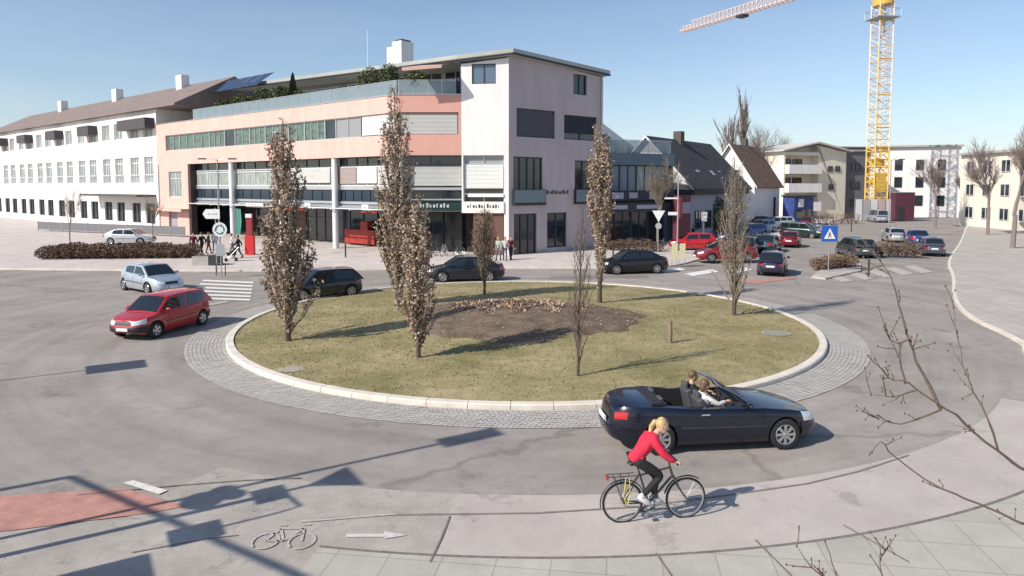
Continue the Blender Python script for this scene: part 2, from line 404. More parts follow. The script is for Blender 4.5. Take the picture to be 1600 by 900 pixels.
# bare soil of the bed on the mound, draped just above the lawn
mb = MB(); rr = random.Random(11); n = 70; P = [(MC.x, MC.y, lawn_z(*MC) + .03)]
for i in range(1, 13):
    for k in range(n):
        a = 2 * math.pi * k / n
        e = i / 12 * (1 + .05 * math.sin(3 * a + 1) + .04 * math.sin(7 * a) + (.035 * math.sin(17 * a) if i == 12 else 0))
        x, y = MC.x + MA * e * math.cos(a), MC.y + MBr * e * math.sin(a)
        P.append((x, y, lawn_z(x, y) + (.03 if i < 12 else .006) + rr.random() * .03 * (i < 12)))
fs = [(0, 1 + k, 1 + (k + 1) % n) for k in range(n)]
for i in range(11):
    for k in range(n):
        b0 = 1 + i * n; b1 = b0 + n; fs.append((b0 + k, b1 + k, b1 + (k + 1) % n, b0 + (k + 1) % n))
mb.add(P, fs); tag(mb.build('planting_bed_soil', G['soil'], smooth=True, angle=20), kind='structure')
# grass blades
mb = MB(); rr = random.Random(5)
for _ in range(15000):
    a = rr.random() * 6.283; rad = (RK - .28) * math.sqrt(rr.random()); x, y = CX + rad * math.cos(a), CY + rad * math.sin(a)
    if y > 31 and rr.random() < .5: continue
    if math.hypot((x - MC.x) / MA, (y - MC.y) / MBr) < .97: continue
    z = lawn_z(x, y) - .01; h = .03 + rr.random() * .045; b = rr.random() * 6.28; dx, dy = math.cos(b) * .022, math.sin(b) * .022
    lx, ly = rr.uniform(-.04, .04), rr.uniform(-.04, .04)
    mb.add([(x - dx, y - dy, z), (x + dx, y + dy, z), (x + lx, y + ly, z + h)], [(0, 1, 2)], rr.choice((0, 0, 1, 2, 2)))
tag(mb.build('grass', GRASSM, clean=False), 'short winter grass on the round island', 'grass', kind='stuff')
# dead perennials: rusty top of the bed, dark stubble below
mb = MB()
for _ in range(9000):
    a = rr.random() * 6.283; q = math.sqrt(rr.random()); x, y = MC.x + MA * .97 * q * math.cos(a), MC.y + MBr * .97 * q * math.sin(a)
    ex, ey = (x - (MC.x - .1)) / 2.5, (y - (MC.y + 1.2)) / 2.0
    top = ex * ex + ey * ey < 1 + .5 * math.sin(5 * x)
    if (not top and rr.random() < .62) or (top and math.sin(3.1 * x) + math.cos(2.7 * y) > 1.1): continue
    h = rr.uniform(.05, .17) if top else rr.uniform(.02, .08); z = lawn_z(x, y)
    b = rr.random() * 6.28; wd = .030 if top else .016; dx, dy = math.cos(b) * wd, math.sin(b) * wd
    lx, ly = rr.uniform(-.14, .14), rr.uniform(-.14, .14)
    mi = rr.choice((0, 0, 0, 1, 1, 2)) if top else rr.choice((2, 2, 2, 1, 0, 2))
    mb.add([(x - dx, y - dy, z), (x + dx, y + dy, z), (x + lx + dx, y + ly + dy, z + h), (x + lx - dx, y + ly - dy, z + h)], [(0, 1, 2, 3)], mi)
tag(mb.build('dead_perennials', MOUNDP, clean=False), 'rusty dead perennials covering the bed on the mound', 'plants', kind='stuff')

# leaves blown off the trees
mb = MB(); tl_ = [gp(450, 530), gp(654, 558), gp(622, 478), gp(937, 474), gp(757, 460), gp(1147, 491)]
for _ in range(1500):
    c = rr.choice(tl_); s_ = rr.choice((.6, 1.4, 3.0)); x, y = c.x + rr.gauss(.3, s_), c.y + rr.gauss(0, s_)
    if math.hypot(x - CX, y - CY) > RK - .35: continue
    z = lawn_z(x, y) + .02; a = rr.random() * 6.28; l = rr.uniform(.03, .055); dx, dy = math.cos(a) * l, math.sin(a) * l
    mb.add([(x - dx, y - dy, z), (x + dy * .5, y - dx * .5, z + .012), (x + dx, y + dy, z + .01), (x - dy * .5, y + dx * .5, z + .018)], [(0, 1, 2, 3)], rr.choice((0, 1, 1, 3)))
tag(mb.build('fallen_leaves', LEAFS, clean=False), 'dry brown leaves scattered on the lawn under the trees', 'leaves', kind='stuff')

# ---- pavements (raised) and kerbs
def chaikin(P, n=2):
    for _ in range(n):
        Q = [P[0]]
        for a, b in zip(P[:-1], P[1:]): Q += [(a[0] * .75 + b[0] * .25, a[1] * .75 + b[1] * .25), (a[0] * .25 + b[0] * .75, a[1] * .25 + b[1] * .75)]
        P = Q + [P[-1]]
    return P
def arc(r, a0, a1, n=30): return [(CX + r * math.cos(R(a0 + (a1 - a0) * k / n)), CY + r * math.sin(R(a0 + (a1 - a0) * k / n))) for k in range(n + 1)]
def pavement(name, poly, m, h=.11, kerb_edges=None):
    mb = MB(); mb.prism(poly, -.01, h); o = tag(mb.build(name, m), kind='structure')
    if kerb_edges:
        kb = MB()
        pts = [Vector((p[0], p[1], 0)) for p in kerb_edges]
        for i in range(len(pts) - 1):
            d = pts[i + 1] - pts[i]; l = d.length
            if l < .01: continue
            n = max(1, round(l / 1.0)); a = math.atan2(d.y, d.x)
            for j in range(n):
                c = pts[i] + d * ((j + .5) / n); kb.obox((c.x, c.y, (h + .003) / 2), (l / n - .012, .15, h + .006), a)
        tag(kb.build('kerb', G['kerb']), kind='structure')
    return o
NK = [(-150, 60), (-60, 47.6), (-30, 45.2), (-19, 44.4), (-13, 44.7), (-6, 45.6), (0, 46.2), (7, 46.0), (10.5, 46.6), (12.3, 49), (16.2, 55), (27, 72), (54, 114), (92, 174)]
NK = chaikin(NK)
pavement('pavement', NK + [(92, 189), (-150, 189)], G['plaza'], .11, NK)
EK = [(120, 178), (64, 98), (44, 68), (31, 49.5), (26.5, 41.5), (22, 34.5), (19.0, 29), (17.9, 24)] + [(CX + 17.2 * math.cos(R(a)), CY + 17.2 * math.sin(R(a))) for a in range(-18, -51, -4)]
EK = chaikin(EK)
pavement('pavement', [(120, 188), (159, 188), (159, 6), (14, 6)] + list(reversed(EK)), G['pave'], .11, EK)
# flush red/pale cycle path and slabs at the near side
mb = MB(); ring(mb, 15.9, 18.05, .008, .008, -95.3, -40, 80); tag(mb.build('cycle_path', G['path']), kind='structure')
WEATH = ground_mat('weathered_asphalt', (.345, .312, .280), (.43, .392, .355), .14, .8, stain=1.1, cracks=.6)
mb = MB(); ring(mb, 15.9, 18.05, .008, .008, -113, -95.3, 30); tag(mb.build('cycle_path', WEATH), kind='structure')
Ps = [(p[0], p[1]) for p in arc(18.0, -101, -40, 40)]
mb = MB(); mb.poly([(x, y, .012) for x, y in Ps] + [(16, 2, .012), (-4, 2, .012)]); tag(mb.build('pavement', G['slab']), kind='structure')
mb = MB(); ring(mb, 17.97, 18.03, .016, .016, -101, -40, 60); tag(mb.build('seam', TAR), kind='structure')
# slab joints
mb = MB(); mb.poly([(p.x, p.y, .006) for p in (gp(0, 790), gp(194, 830), gp(205, 900), gp(-300, 960))])
# left corner concrete, cracks
mb = MB(); mb.poly([(p.x, p.y, .0055) for p in (gp(-60, 815), gp(240, 812), gp(520, 850), gp(560, 905), gp(-260, 960))]); tag(mb.build('pavement', WEATH), kind='structure')
def strip(name, pts, wd, m, z=.02):
    mb = MB(); pts = [Vector((p.x, p.y, 0)) for p in pts]
    L_, R_ = [], []
    for i, p in enumerate(pts):
        d = (pts[min(i + 1, len(pts) - 1)] - pts[max(i - 1, 0)]).normalized(); n = Vector((-d.y, d.x, 0)) * wd / 2
        L_.append(p + n); R_.append(p - n)
    V = [(p.x, p.y, z) for p in L_ + R_]; n = len(pts)
    mb.add(V, [(i, i + 1, n + i + 1, n + i) for i in range(n - 1)]); return tag(mb.build(name, m), kind='structure')
strip('seam', [gp(703, 808), gp(690, 842), gp(672, 880)], .03, TAR)
strip('seam', [gp(205, 865), gp(330, 842), gp(372, 838)], .025, TAR)
strip('seam', [gp(470, 748), gp(380, 752), gp(250, 762), gp(120, 775)], .04, TAR)
strip('seam', [gp(1420, 712), gp(1340, 738), gp(1260, 757), gp(1150, 773), gp(1000, 793), gp(840, 803), gp(600, 806), gp(500, 812)], .045, mat('seam_faint', (.24, .21, .2), .8, noise=.2, nscale=6))
strip('seam', [gp(1025, 866), gp(1052, 905)], .03, TAR)
strip('seam', [gp(1180, 845), gp(1240, 905)], .03, TAR)
strip('seam', [gp(1318, 822), gp(1420, 880)], .03, TAR)
def mark(pts, m=PAINT, z=.022, name='road_marking'):
    mb = MB(); mb.poly([(p.x, p.y, z) for p in [gp(*q) for q in pts]]); return tag(mb.build(name, m), kind='structure')
mark([(-200, 790), (194, 764), (290, 792), (240, 802), (20, 830), (-200, 850)], REDP, .018, 'red_cycle_crossing')
mark([(192, 756), (208, 752), (262, 768), (248, 774)], mat('dash_paint', (.66, .63, .58), .8, noise=.12, nscale=6))
mark([(540, 836), (600, 836), (600, 832), (636, 838), (600, 844), (600, 841), (541, 841)], mat('arrow_paint', (.66, .62, .58), .8, col2=(.50, .46, .42), nscale=8))
# old repair patches, drains
PATCH = ground_mat('asphalt_patch', (.20, .18, .165), (.26, .235, .215), .12, .8)
PATCH2 = ground_mat('asphalt_patch_pale', (.36, .33, .30), (.43, .39, .355), .1, .8)
mark([(860, 432), (1010, 430), (1015, 434), (858, 437)], PATCH, .006, 'road_patch')
# worn bicycle symbol
bs = MB(); c0 = gp(448, 842)
def bl(p, q, wd=.045):
    a = Vector((c0.x + p[0], c0.y + p[1])); b = Vector((c0.x + q[0], c0.y + q[1])); d = (b - a).normalized(); n = Vector((-d.y, d.x)) * wd / 2
    bs.poly([(a.x + n.x, a.y + n.y, .0235), (b.x + n.x, b.y + n.y, .0235), (b.x - n.x, b.y - n.y, .0235), (a.x - n.x, a.y - n.y, .0235)])
for cx in (-.30, .26):
    for k in range(14):
        if k % 6 == 3: continue
        a0, a1 = 2 * math.pi * k / 14, 2 * math.pi * (k + 1) / 14
        bl((cx + .2 * math.cos(a0), .24 * math.sin(a0) - .1), (cx + .2 * math.cos(a1), .24 * math.sin(a1) - .1))
for p, q in (((-.3, -.1), (-.18, .28)), ((-.18, .28), (.18, .3)), ((.18, .3), (.26, -.1)), ((-.02, -.1), (-.18, .28)), ((-.02, -.1), (.18, .3)), ((-.3, -.1), (-.02, -.1)), ((.12, .42), (.26, .42)), ((-.26, .4), (-.12, .4))): bl(p, q)
tag(bs.build('bicycle_symbol', PAINTW, clean=False), kind='structure')
mark([(470, 815), (620, 803), (620, 806), (470, 818)], PAINTW)
# zebra crossings and other markings
for k in range(6):
    v = 437.5 + k * 5.4; u0 = 318 - k * 5; mark([(u0, v), (u0 + 78 + k * 4, v + 3.4), (u0 + 78 + k * 4, v + 6.0), (u0 - 2, v + 2.4)])
mark([(318, 477), (352, 471), (356, 473), (322, 479)], PAINTW)
for (u, v) in ((1288, 431), (1322, 427.5), (1352, 424), (1382, 420), (1412, 417)):
    mark([(u, v), (u + 16, v - 2.2), (u + 46, v + 8), (u + 28, v + 10.6)], PAINTW)
mark([(1070, 428), (1112, 421), (1124, 425), (1082, 432)]); mark([(1030, 424), (1062, 419), (1072, 421.5), (1040, 427)]); mark([(1135, 424), (1165, 418), (1176, 422), (1146, 428)])
mark([(1150, 441), (1180, 437), (1240, 433), (1246, 435), (1180, 444)], REDP, .017, 'red_cycle_crossing')
def manhole(u, v, r_=.33):
    c = gp(u, v); mb = MB(); n = 24
    zz = lawn_z(c.x, c.y) + .02 if math.hypot(c.x - CX, c.y - CY) < RK - .3 else .012
    mb.add([(c.x + r_ * math.cos(2 * math.pi * k / n), c.y + r_ * math.sin(2 * math.pi * k / n), zz) for k in range(n)], [tuple(range(n))])
    mb.add([(c.x + (r_ + .06) * math.cos(2 * math.pi * k / n), c.y + (r_ + .06) * math.sin(2 * math.pi * k / n), zz - .006) for k in range(n)], [tuple(range(n))], 1)
    return mb
tag(manhole(1250, 607, .42).build('manhole_cover', [mat('cast_iron', (.10, .095, .09), .6, noise=.3, nscale=20), CONC]), 'round iron cover in the setts by the island kerb', 'manhole cover')
tag(manhole(1212, 527, .45).build('manhole_cover', [mat('cover_stone', (.30, .27, .22), .8, noise=.3, nscale=12), CONC]), 'pale round cover in the right part of the lawn', 'manhole cover')
tag(manhole(455, 584, .3).build('manhole_cover', [mat('cover_pale', (.38, .33, .26), .8, noise=.2, nscale=12), CONC]), 'small pale cover in the left part of the lawn', 'manhole cover')

# ================================================================== MAIN BUILDING
F1 = Fac(gp(250, 364), gp(622, 400)); F2 = Fac(gp(622, 400), gp(722, 400)); F3 = Fac(gp(722, 400), gp(795, 401)); F4 = Fac(gp(795, 401), gp(940, 389))
B = empty('office_building', (F2.A.x, F2.A.y, 0))
tag(B, 'four storey pink and white corner building with glass front and roof terrace', 'building')
Z1, Z2, Z3, Z4, Z5 = 3.5, 5.25, 7.85, 9.45, 11.15
ZT = 12.5
sL = F1.s(294)                           # where the pink pier at the left ends
# bands (parapet and breast walls)
ws = []
def wallbox(F, s0, s1, z0, z1, m, d=.45, name='wall', o=0): return fbox(F, name, B, m, (s0, s1, o - d, o, z0, z1))
wallbox(F1, 0, F1.L, Z5, ZT, PINKL, name='parapet'); wallbox(F1, 0, F1.L, Z3, Z4, PINKL, name='breast_wall')
PINKD = mat('pink_render_dim', (.66, .36, .295), .85, noise=.05, nscale=.6)  # same pink render, the weaker sun on this front put into the colour
wallbox(F2, .02, F2.L, Z5, ZT, PINKD, name='parapet'); wallbox(F2, .02, F2.L, Z3, Z4, PINKD, name='breast_wall')
wallbox(F2, F2.L - .22, F2.L, Z4, Z5, PINKD)
# left pink pier with window and side door
s0, s1 = F1.s(264), F1.s(284)
zw0, zw1 = F1.z(274, 308), F1.z(274, 268)
fbox(F1, 'wall', B, PINKL, (0, s0, -.4, 0, 2.9, Z3), (s1, sL, -.4, 0, 2.9, Z3), (s0, s1, -.4, 0, 2.9, zw0), (s0, s1, -.4, 0, zw1, Z3),
     (0, F1.s(262), -.4, 0, 0, 2.9), (F1.s(276), sL, -.4, 0, 0, 2.9), (0, F1.s(261), -.4, 0, Z4, Z5))
wn = fbox(F1, 'window', B, DFR, (s0, s1, -.3, -.22, zw0, zw1)); fbox(F1, 'frame', wn, ALUW, (s0, s0 + .1, -.22, -.12, zw0, zw1), (s1 - .1, s1, -.22, -.12, zw0, zw1), (s0 + .1, s1 - .1, -.22, -.12, zw1 - .9, zw1 - .82), ((s0 + s1) / 2 - .04, (s0 + s1) / 2 + .04, -.22, -.12, zw0, zw1 - .9)) if False else None
def pane(F, s0, s1, z0, z1, m, o=-.25, nm=0, fr=ALU, root=None, nh=(), fw=.06, name='window'):
    """one window: glass sheet with its frame and mullions as a child"""
    root = root or B
    g = fbox(F, name, root, m, (s0 + .01, s1 - .01, o - .06, o, z0 + .01, z1 - .01))
    bx = [(s0, s0 + fw, o, o + .07, z0, z1), (s1 - fw, s1, o, o + .07, z0, z1), (s0 + fw, s1 - fw, o, o + .07, z0, z0 + fw), (s0 + fw, s1 - fw, o, o + .07, z1 - fw, z1)]
    for k in range(nm):
        c = s0 + (s1 - s0) * (k + 1) / (nm + 1); bx.append((c - fw / 2, c + fw / 2, o, o + .065, z0 + fw, z1 - fw))
    for z in nh: bx.append((s0 + fw, s1 - fw, o + .001, o + .06, z - fw / 2, z + fw / 2))
    mb = MB(F.M)
    for b in bx: mb.box(*b)
    f = MB(); f.v = [root.matrix_basis.inverted() @ p for p in mb.v]; f.f = mb.f; f.m = mb.m
    f.build('frame', fr, g)
    return g
pane(F1, s0, s1, zw0, zw1, GLC, -.2, 1, ALUW, nh=(zw1 - .8,))
fbox(F1, 'door', B, mat('door_lilac', (.35, .30, .36), .5), (F1.s(263), F1.s(275.5), -.3, -.22, 0, 2.6))
fbox(F1, 'ledge', B, PINKL, (-.1, sL, 0, .9, 2.65, 2.95))
# strip windows, third storey
def us(F, a): return F.s(a)
segs = [(262, 281, GLG, 1), (281, 303, GLG, 1), (303, 327, GLG, 1), (327, 351, GLG, 2), (351, 367, GLD, 0), (367, 390, GLG, 1), (390, 414, GLG, 2), (414, 450, GLG, 2), (450, 475, GLG, 1), (475, 507, GLG, 2), (507, 524, GLD, 0)]
for a, b, m, k in segs: pane(F1, us(F1, a), us(F1, b), Z4, Z5, m, -.22, k)
pane(F1, us(F1, 524), us(F1, 563), Z4, Z5, mat('grey_panel', (.28, .28, .29), .5), -.2, 1, nh=())
def blind(F, s0, s1, z0, z1, m, o, gap=0.0, root=None, name='roller_blind'):
    root = root or B; mb = MB(F.M); n = int((z1 - z0) / .10); z = z1
    for k in range(n):
        a, b = z1 - (z1 - z0) * k / n, z1 - (z1 - z0) * (k + 1) / n
        mb.add([(s0, o, a), (s1, o, a), (s1, o + .028, b + .012), (s0, o + .028, b + .012)], [(0, 1, 2, 3)])
        mb.add([(s0, o + .028, b + .012), (s1, o + .028, b + .012), (s1, o, b), (s0, o, b)], [(0, 1, 2, 3)])
    mb.box(s0, s1, o, o + .05, z0 - .06, z0, 0)
    mb.build(name, m, root, world=True)
pane(F1, us(F1, 563), F1.L - .3, Z4, Z5, GLD, -.3, 2); blind(F1, us(F1, 565), us(F1, 607), Z4 + .16, Z5 - .05, BLINDW, -.16)
blind(F1, us(F1, 608), F1.L - .4, Z4 + .12, Z5 - .05, BLIND, -.16)
pane(F2, .3, F2.L - .24, Z4, Z5, GLD, -.3, 2); blind(F2, .4, F2.L - .34, Z4 + .12, Z5 - .06, BLIND, -.16)
fbox(F2, 'blind_box', B, DFR, (.1, F2.L - .24, -.3, -.1, Z5 - .06, Z5 - .005))
# second storey: big glass front behind columns
colu = [294, 362, 440, 523, 625]
COLW = mat('column_white', (.72, .73, .75), .45)
glz = -.75
bays = [(295, 359, 'c'), (366, 436, 'c'), (444, 519, 'w'), (527, 592, 'w2'), (592, 620, 'b')]
for i, (a, b, k) in enumerate(bays):
    A_, B_ = F1.s(a, glz), min(F1.s(b, glz), F1.L + .1)
    zt = Z3; m = {'c': GLC, 'w': GLD, 'w2': GLD, 'b': GLD}[k]
    pane(F1, A_, B_, 7.1, zt, GLD, glz, 3, DFR)
    pane(F1, A_, B_, Z2 + .25, 7.1, m, glz, 3, ALUW, nh=(6.85,))
    if k == 'w': blind(F1, A_ + .1, B_ - .1, Z2 + .55, 7.05, BLIND, glz + .12)
    if k == 'w2': blind(F1, A_ + (B_ - A_) * .52, B_ - .1, Z2 + .5, 7.05, BLINDW, glz + .12)
    if k == 'w2': blind(F1, A_ + .1, A_ + (B_ - A_) * .5, Z2 + .45, 7.05, mat('taupe_blind', (.33, .27, .25), .6), glz + .12)
    if k == 'b': blind(F1, A_ + .05, B_ - .1, Z2 + .45, 7.05, BLIND, glz + .12)
    pane(F1, A_, B_, 4.15, Z2 - .1, GLN, glz, 4, DFR, name='spandrel')
A0 = F1.s(295, glz)
fbox(F1, 'transom', B, ALU, (A0, F1.L + .3, glz - .1, glz + .12, Z2 - .1, Z2 + .25), (A0, F1.L + .3, glz - .1, glz + .12, 3.95, 4.15), (A0, F1.L + .3, glz - .1, glz + .3, 3.62, 3.74))
fbox(F1, 'fascia', B, mat('fascia_grey', (.22, .24, .26), .5), (A0, F1.L + .3, glz - .1, glz, Z1 - .05, 3.95))
pane(F2, .1, F2.L, 7.1, Z3, GLD, glz, 1, DFR); pane(F2, .1, F2.L, Z2 + .1, 7.1, GLD, glz, 2, DFR); blind(F2, .25, F2.L - .05, Z2 + .3, 7.05, BLIND, glz + .1)
fbox(F2, 'transom', B, ALU, (0, F2.L, glz - .1, glz + .12, Z2 - .1, Z2 + .1), (0, F2.L, glz - .1, glz + .3, 4.35, 4.45), (0, F2.L, glz - .1, glz + .3, 3.45, 3.52))
pane(F2, .1, F2.L, 4.45, Z2 - .1, GLD, glz, 2, DFR)
GREEN = mat('dark_green_panel', (.018, .045, .04), .35)
fbox(F2, 'shop_sign', B, [GREEN, mat('sign_letter_pale', (.55, .62, .60), .5)], (0.1, F2.L, glz, glz + .15, 3.55, 4.3),
     *[(.55 + i * .27, .55 + i * .27 + [.16, .09, .17, .12][i % 4], glz + .15, glz + .17, 3.78, 3.78 + [.24, .34, .22, .22, .3][i % 5], 1) for i in range(13)])
# F3: white tower wall on the corner
zl, zr = F3.z(722, 100), F3.z(795, 90)
mb = MB(F3.M); su0, su1 = F3.s(738), F3.s(775); zu0, zu1 = F3.z(756, 131), F3.z(756, 97)
def sl_(s_): return zl + (zr - zl) * s_ / F3.L
mb.box(0, F3.L, -.4, 0, Z3, zu0); mb.box(0, su0, -.4, 0, zu0, zl - .02); mb.box(su1, F3.L, -.4, 0, zu0, zl - .02)
mb.xprism([(0, zl - .02), (F3.L, zl - .02), (F3.L, zr), (0, zl)], -.4, 0)
if zu1 < zl - .05: mb.box(su0, su1, -.4, 0, zu1, zl - .02)
mb.box(0, .12, -.4, 0, Z1 + .1, Z3); mb.box(F3.s(787.5), F3.L, -.5, 0, 0, Z3)
mb.build('wall', WHITE, B, world=True)
pane(F3, su0, su1, zu0, min(zu1, zl - .02), mat('blue_grey_glass', (.12, .16, .22), .1, spec=.8), -.12, 1, DFR)
e3 = F3.s(787)
pane(F3, .12, e3, 7.15, Z3, mat('pale_header', (.33, .35, .34), .4), -.35, 1, ALU)
pane(F3, .12, e3, Z2 - .4, 7.15, GLD, -.35, 0, ALU); blind(F3, .2, e3 - .06, Z2 + .1, 7.1, BLINDW, -.2)
pane(F3, .12, e3, 4.2, Z2 - .4, GLD, -.35, 1, ALU)
fbox(F3, 'sign_light', B, SIGNW, (.5, e3, -.2, .1, 4.62, 4.85))
fbox(F3, 'shop_sign', B, [mat('sign_face_white', (.80, .80, .72), .5), DARKM], (0.02, e3 + .02, -.35, .12, Z1 - .12, 4.25),
     *[(.45 + i * .22, .45 + i * .22 + [.12, .05, .14, .09, .15][i % 5], .12, .135, 3.78, 3.78 + [.18, .3, .2, .2, .26, .19][i % 6], 1) for i in range(12)])
BROWN = mat('brown_panel', (.15, .072, .055), .7, noise=.12, nscale=1.2)
fbox(F3, 'brown_panel', B, BROWN, (F3.s(739), F3.s(786), -.3, -.1, 0, Z1 - .12))
# F4: shaded side wall, roof line falls to the back
z40, z41 = F4.z(797, 83), F4.z(940, 121)
def f4r(u0, u1, v0, v1): um = (u0 + u1) / 2; return F4.s(u0), F4.s(u1), F4.z(um, v1), F4.z(um, v0)
holes = [f4r(807, 867, 171, 215), f4r(881, 932, 181, 219), f4r(895, 916, 111, 148), f4r(801, 848, 243, 318), f4r(803, 839, 334, 398), f4r(854, 886, 336, 392), f4r(897, 936, 247, 318)]
holes[3] = (F4.s(802), F4.s(848), 4.0, 7.75); holes[6] = (F4.s(898), F4.s(937), 4.0, 7.6)
holes[4] = (F4.s(803), F4.s(839), .0, 3.3); holes[5] = (F4.s(855), F4.s(886), .45, 3.3)
zs = sorted({0, z41 - .01} | {h[2] for h in holes} | {min(h[3], z41 - .01) for h in holes})
mb = MB(F4.M)
for za, zb in zip(zs[:-1], zs[1:]):
    zm = (za + zb) / 2; cur = 0.0
    for h in sorted([h for h in holes if h[2] < zm < h[3]]):
        if h[0] > cur: mb.box(cur, h[0], -.4, 0, za, zb)
        cur = h[1]
    mb.box(cur, F4.L, -.4, 0, za, zb)
mb.xprism([(0, z41 - .01), (F4.L, z41 - .01), (F4.L, z41), (0, z40)], -.4, 0)
mb.build('wall', SHADEW, B, world=True)
for i, h in enumerate(holes):
    m = [GLD, GLD, GLD, GLD, GLD, GLD, GLD][i]
    pane(F4, h[0], h[1], h[2], h[3], m, -.2, [1, 1, 1, 3, 2, 1, 2][i], DFR, nh=((h[2] + 1.05,) if i in (3, 6) else ()), fw=.09, name='door' if i == 4 else 'window')
blind(F4, holes[0][0] + .08, holes[0][1] - .08, holes[0][2] + .2, holes[0][3] - .15, BLINDD, -.12)
blind(F4, holes[1][0] + .08, holes[1][1] - .08, holes[1][2] + .6, holes[1][3] - .1, mat('navy_blind', (.03, .03, .045), .6), -.12)
for i in (3, 6):
    h = holes[i]; mb = MB(F4.M)
    mb.box(h[0] - .08, h[1] + .08, .25, .28, h[2] + .15, h[2] + 1.15); mb.build('balcony_glass', GLR, B, world=True)
    mb = MB(F4.M); mb.box(h[0] - .1, h[1] + .1, .0, .32, h[2] - .05, h[2] + .1); mb.box(h[0] - .1, h[1] + .1, .24, .29, h[2] + 1.15, h[2] + 1.2)
    for q in (h[0] - .1, h[1] + .06): mb.box(q, q + .04, 0, .28, h[2] + .1, h[2] + 1.15)
    mb.build('balcony_rail', DARKM, B, world=True)
fbox(F4, 'wall_lettering', B, DARKM, *[(F4.s(854) + i * .225, F4.s(854) + i * .225 + [.14, .07, .16, .10][i % 4], 0.005, .04, F4.z(873, 303), F4.z(873, 303) + [.30, .2, .22, .34, .22][i % 5]) for i in range(11)])
fbox(F4, 'bollard_base', B, SIGNW, (F4.s(843), F4.s(850), .05, .35, 0.11, .42)) if False else None
# floors and cores
def core(name, z0, z1, o1, o2, o3, o4, m, back=13):
    a, b, c, d = F1.off(-o1), F2.off(-o2), F3.off(-o3), F4.off(-o4)
    p1 = isect(a, b); p3 = isect(c, d) if o3 == o2 else isect(c, d)
    P = [a.p(.3), (p1.x, p1.y), b.p(F2.L), c.p(0) if o3 != o2 else None, (p3.x, p3.y), d.p(F4.L - .4), F4.p(F4.L - .4, -back), F1.p(.3, -back)]
    P = [p for p in P if p]
    mb = MB(); mb.prism(P, z0, z1); mb.build(name, m, B, world=True)
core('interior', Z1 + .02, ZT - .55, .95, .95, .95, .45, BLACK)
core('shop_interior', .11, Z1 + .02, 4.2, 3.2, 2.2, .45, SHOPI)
core('terrace_floor', ZT - .5, ZT - .35, .3, .3, .3, .3, CONC)
# arcade soffit
a, b = F1.off(-.1), F2.off(-.1); p1 = isect(a, b)
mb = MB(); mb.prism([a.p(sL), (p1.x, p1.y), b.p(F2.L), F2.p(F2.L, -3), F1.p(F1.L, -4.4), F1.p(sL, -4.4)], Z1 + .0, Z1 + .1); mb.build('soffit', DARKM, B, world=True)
# columns
for u in colu[1:]:
    s_ = F1.s(u, -.3); mb = MB(F1.M); mb.tube([(s_, -.32, .1), (s_, -.32, Z3 + .05)], .26, 16); mb.build('column', COLW, B, world=True, smooth=True)
mb = MB(F1.M); mb.box(F1.s(294), F1.s(297), -.7, -.05, 0, Z3); mb.build('pier', mat('pier_dark', (.06, .03, .03), .6), B, world=True)
# shop fronts in the arcade: glazing bays set back
SF = [(300, 334, SHOPI, 1), (336, 362, GLD, 1), (364, 402, GLD, 2), (404, 440, GLD, 2), (444, 478, BROWN, 1), (480, 522, GLD, 2), (526, 590, GLD, 2), (592, 622, GLD, 1)]
for a, b, m, k in SF:
    pane(F1, F1.s(a, -3.9), F1.s(b, -3.9), .12, 3.3, m, -3.9, k, DARKM, nh=(2.5,), name='shop_window')
for a, b in ((628, 660), (662, 692), (694, 722)): pane(F2, F2.s(a, -2.9), F2.s(b, -2.9), .12, 3.3, GLD, -2.9, 1, DARKM, nh=(2.5,), name='shop_window')
REDM = mat('shop_red', (.36, .03, .02), .5, noise=.25, nscale=1.5)
s0, s1 = F1.s(540, -3.4), F1.s(586, -3.4)
fbox(F1, 'red_shop_counter', B, REDM, (s0, s1, -3.8, -3.2, .3, 1.55), ((s0 + s1) / 2 + .2, (s0 + s1) / 2 + 1.2, -3.7, -3.2, 1.55, 2.3))
for u in (480, 570):
    s_ = F1.s(u, .1); mb = MB(F1.M); mb.box(s_ - .42, s_ + .42, .0, .12, 3.48, 3.95); mb.box(s_ - .2, s_ + .2, .12, .13, 3.6, 3.8, 1); mb.build('projecting_sign', [SIGNW, ALU], B, world=True)
mb = MB(F1.M); s0, s1 = F1.s(385), F1.s(418); mb.box(s0, s1, .0, .12, 3.42, 3.8)
for i in range(12): mb.box(s0 + .2 + i * (s1 - s0 - .4) / 12, s0 + .2 + (i + [.6, .4, .7][i % 3]) * (s1 - s0 - .4) / 12, .12, .135, 3.53, 3.53 + [.12, .18, .14, .2][i % 4], 1)
mb.build('shop_sign', [SIGNW, REDM], B, world=True)
fbox(F1, 'red_sign_strip', B, REDM, (F1.s(444), F1.s(470), -.3, -.2, 3.25, 3.42), (F1.s(560), F1.s(585), -.3, -.2, 3.25, 3.4))
for v_, nme in ((.05, 'canopy_rail'),):
    fbox(F1, nme, B, ALUW, (sL + .1, F1.L - .3, .25, .33, 3.55, 3.63), *[(sL + .1 + k * 2.6, sL + .18 + k * 2.6, -.7, .33, 3.46, 3.54) for k in range(15)])
# rain pipes on the corner tower and the pink front
for F_, s_ in ((F3, .3), (F4, F4.L - .25), (F1, .25)):
    mb = MB(F_.M); mb.tube([(s_, .08, .1), (s_, .08, 7.9 if F_ is F1 else 15)], .05, 8); mb.build('rain_pipe', STEEL, B, world=True, smooth=True) if F_ is not F3 else None
fbox(F4, 'plinth', B, CONC, (0.02, F4.s(803), .002, .03, 0, .35), (F4.s(839), F4.s(855), .002, .03, 0, .35), (F4.s(886), F4.L, .002, .03, 0, .35))
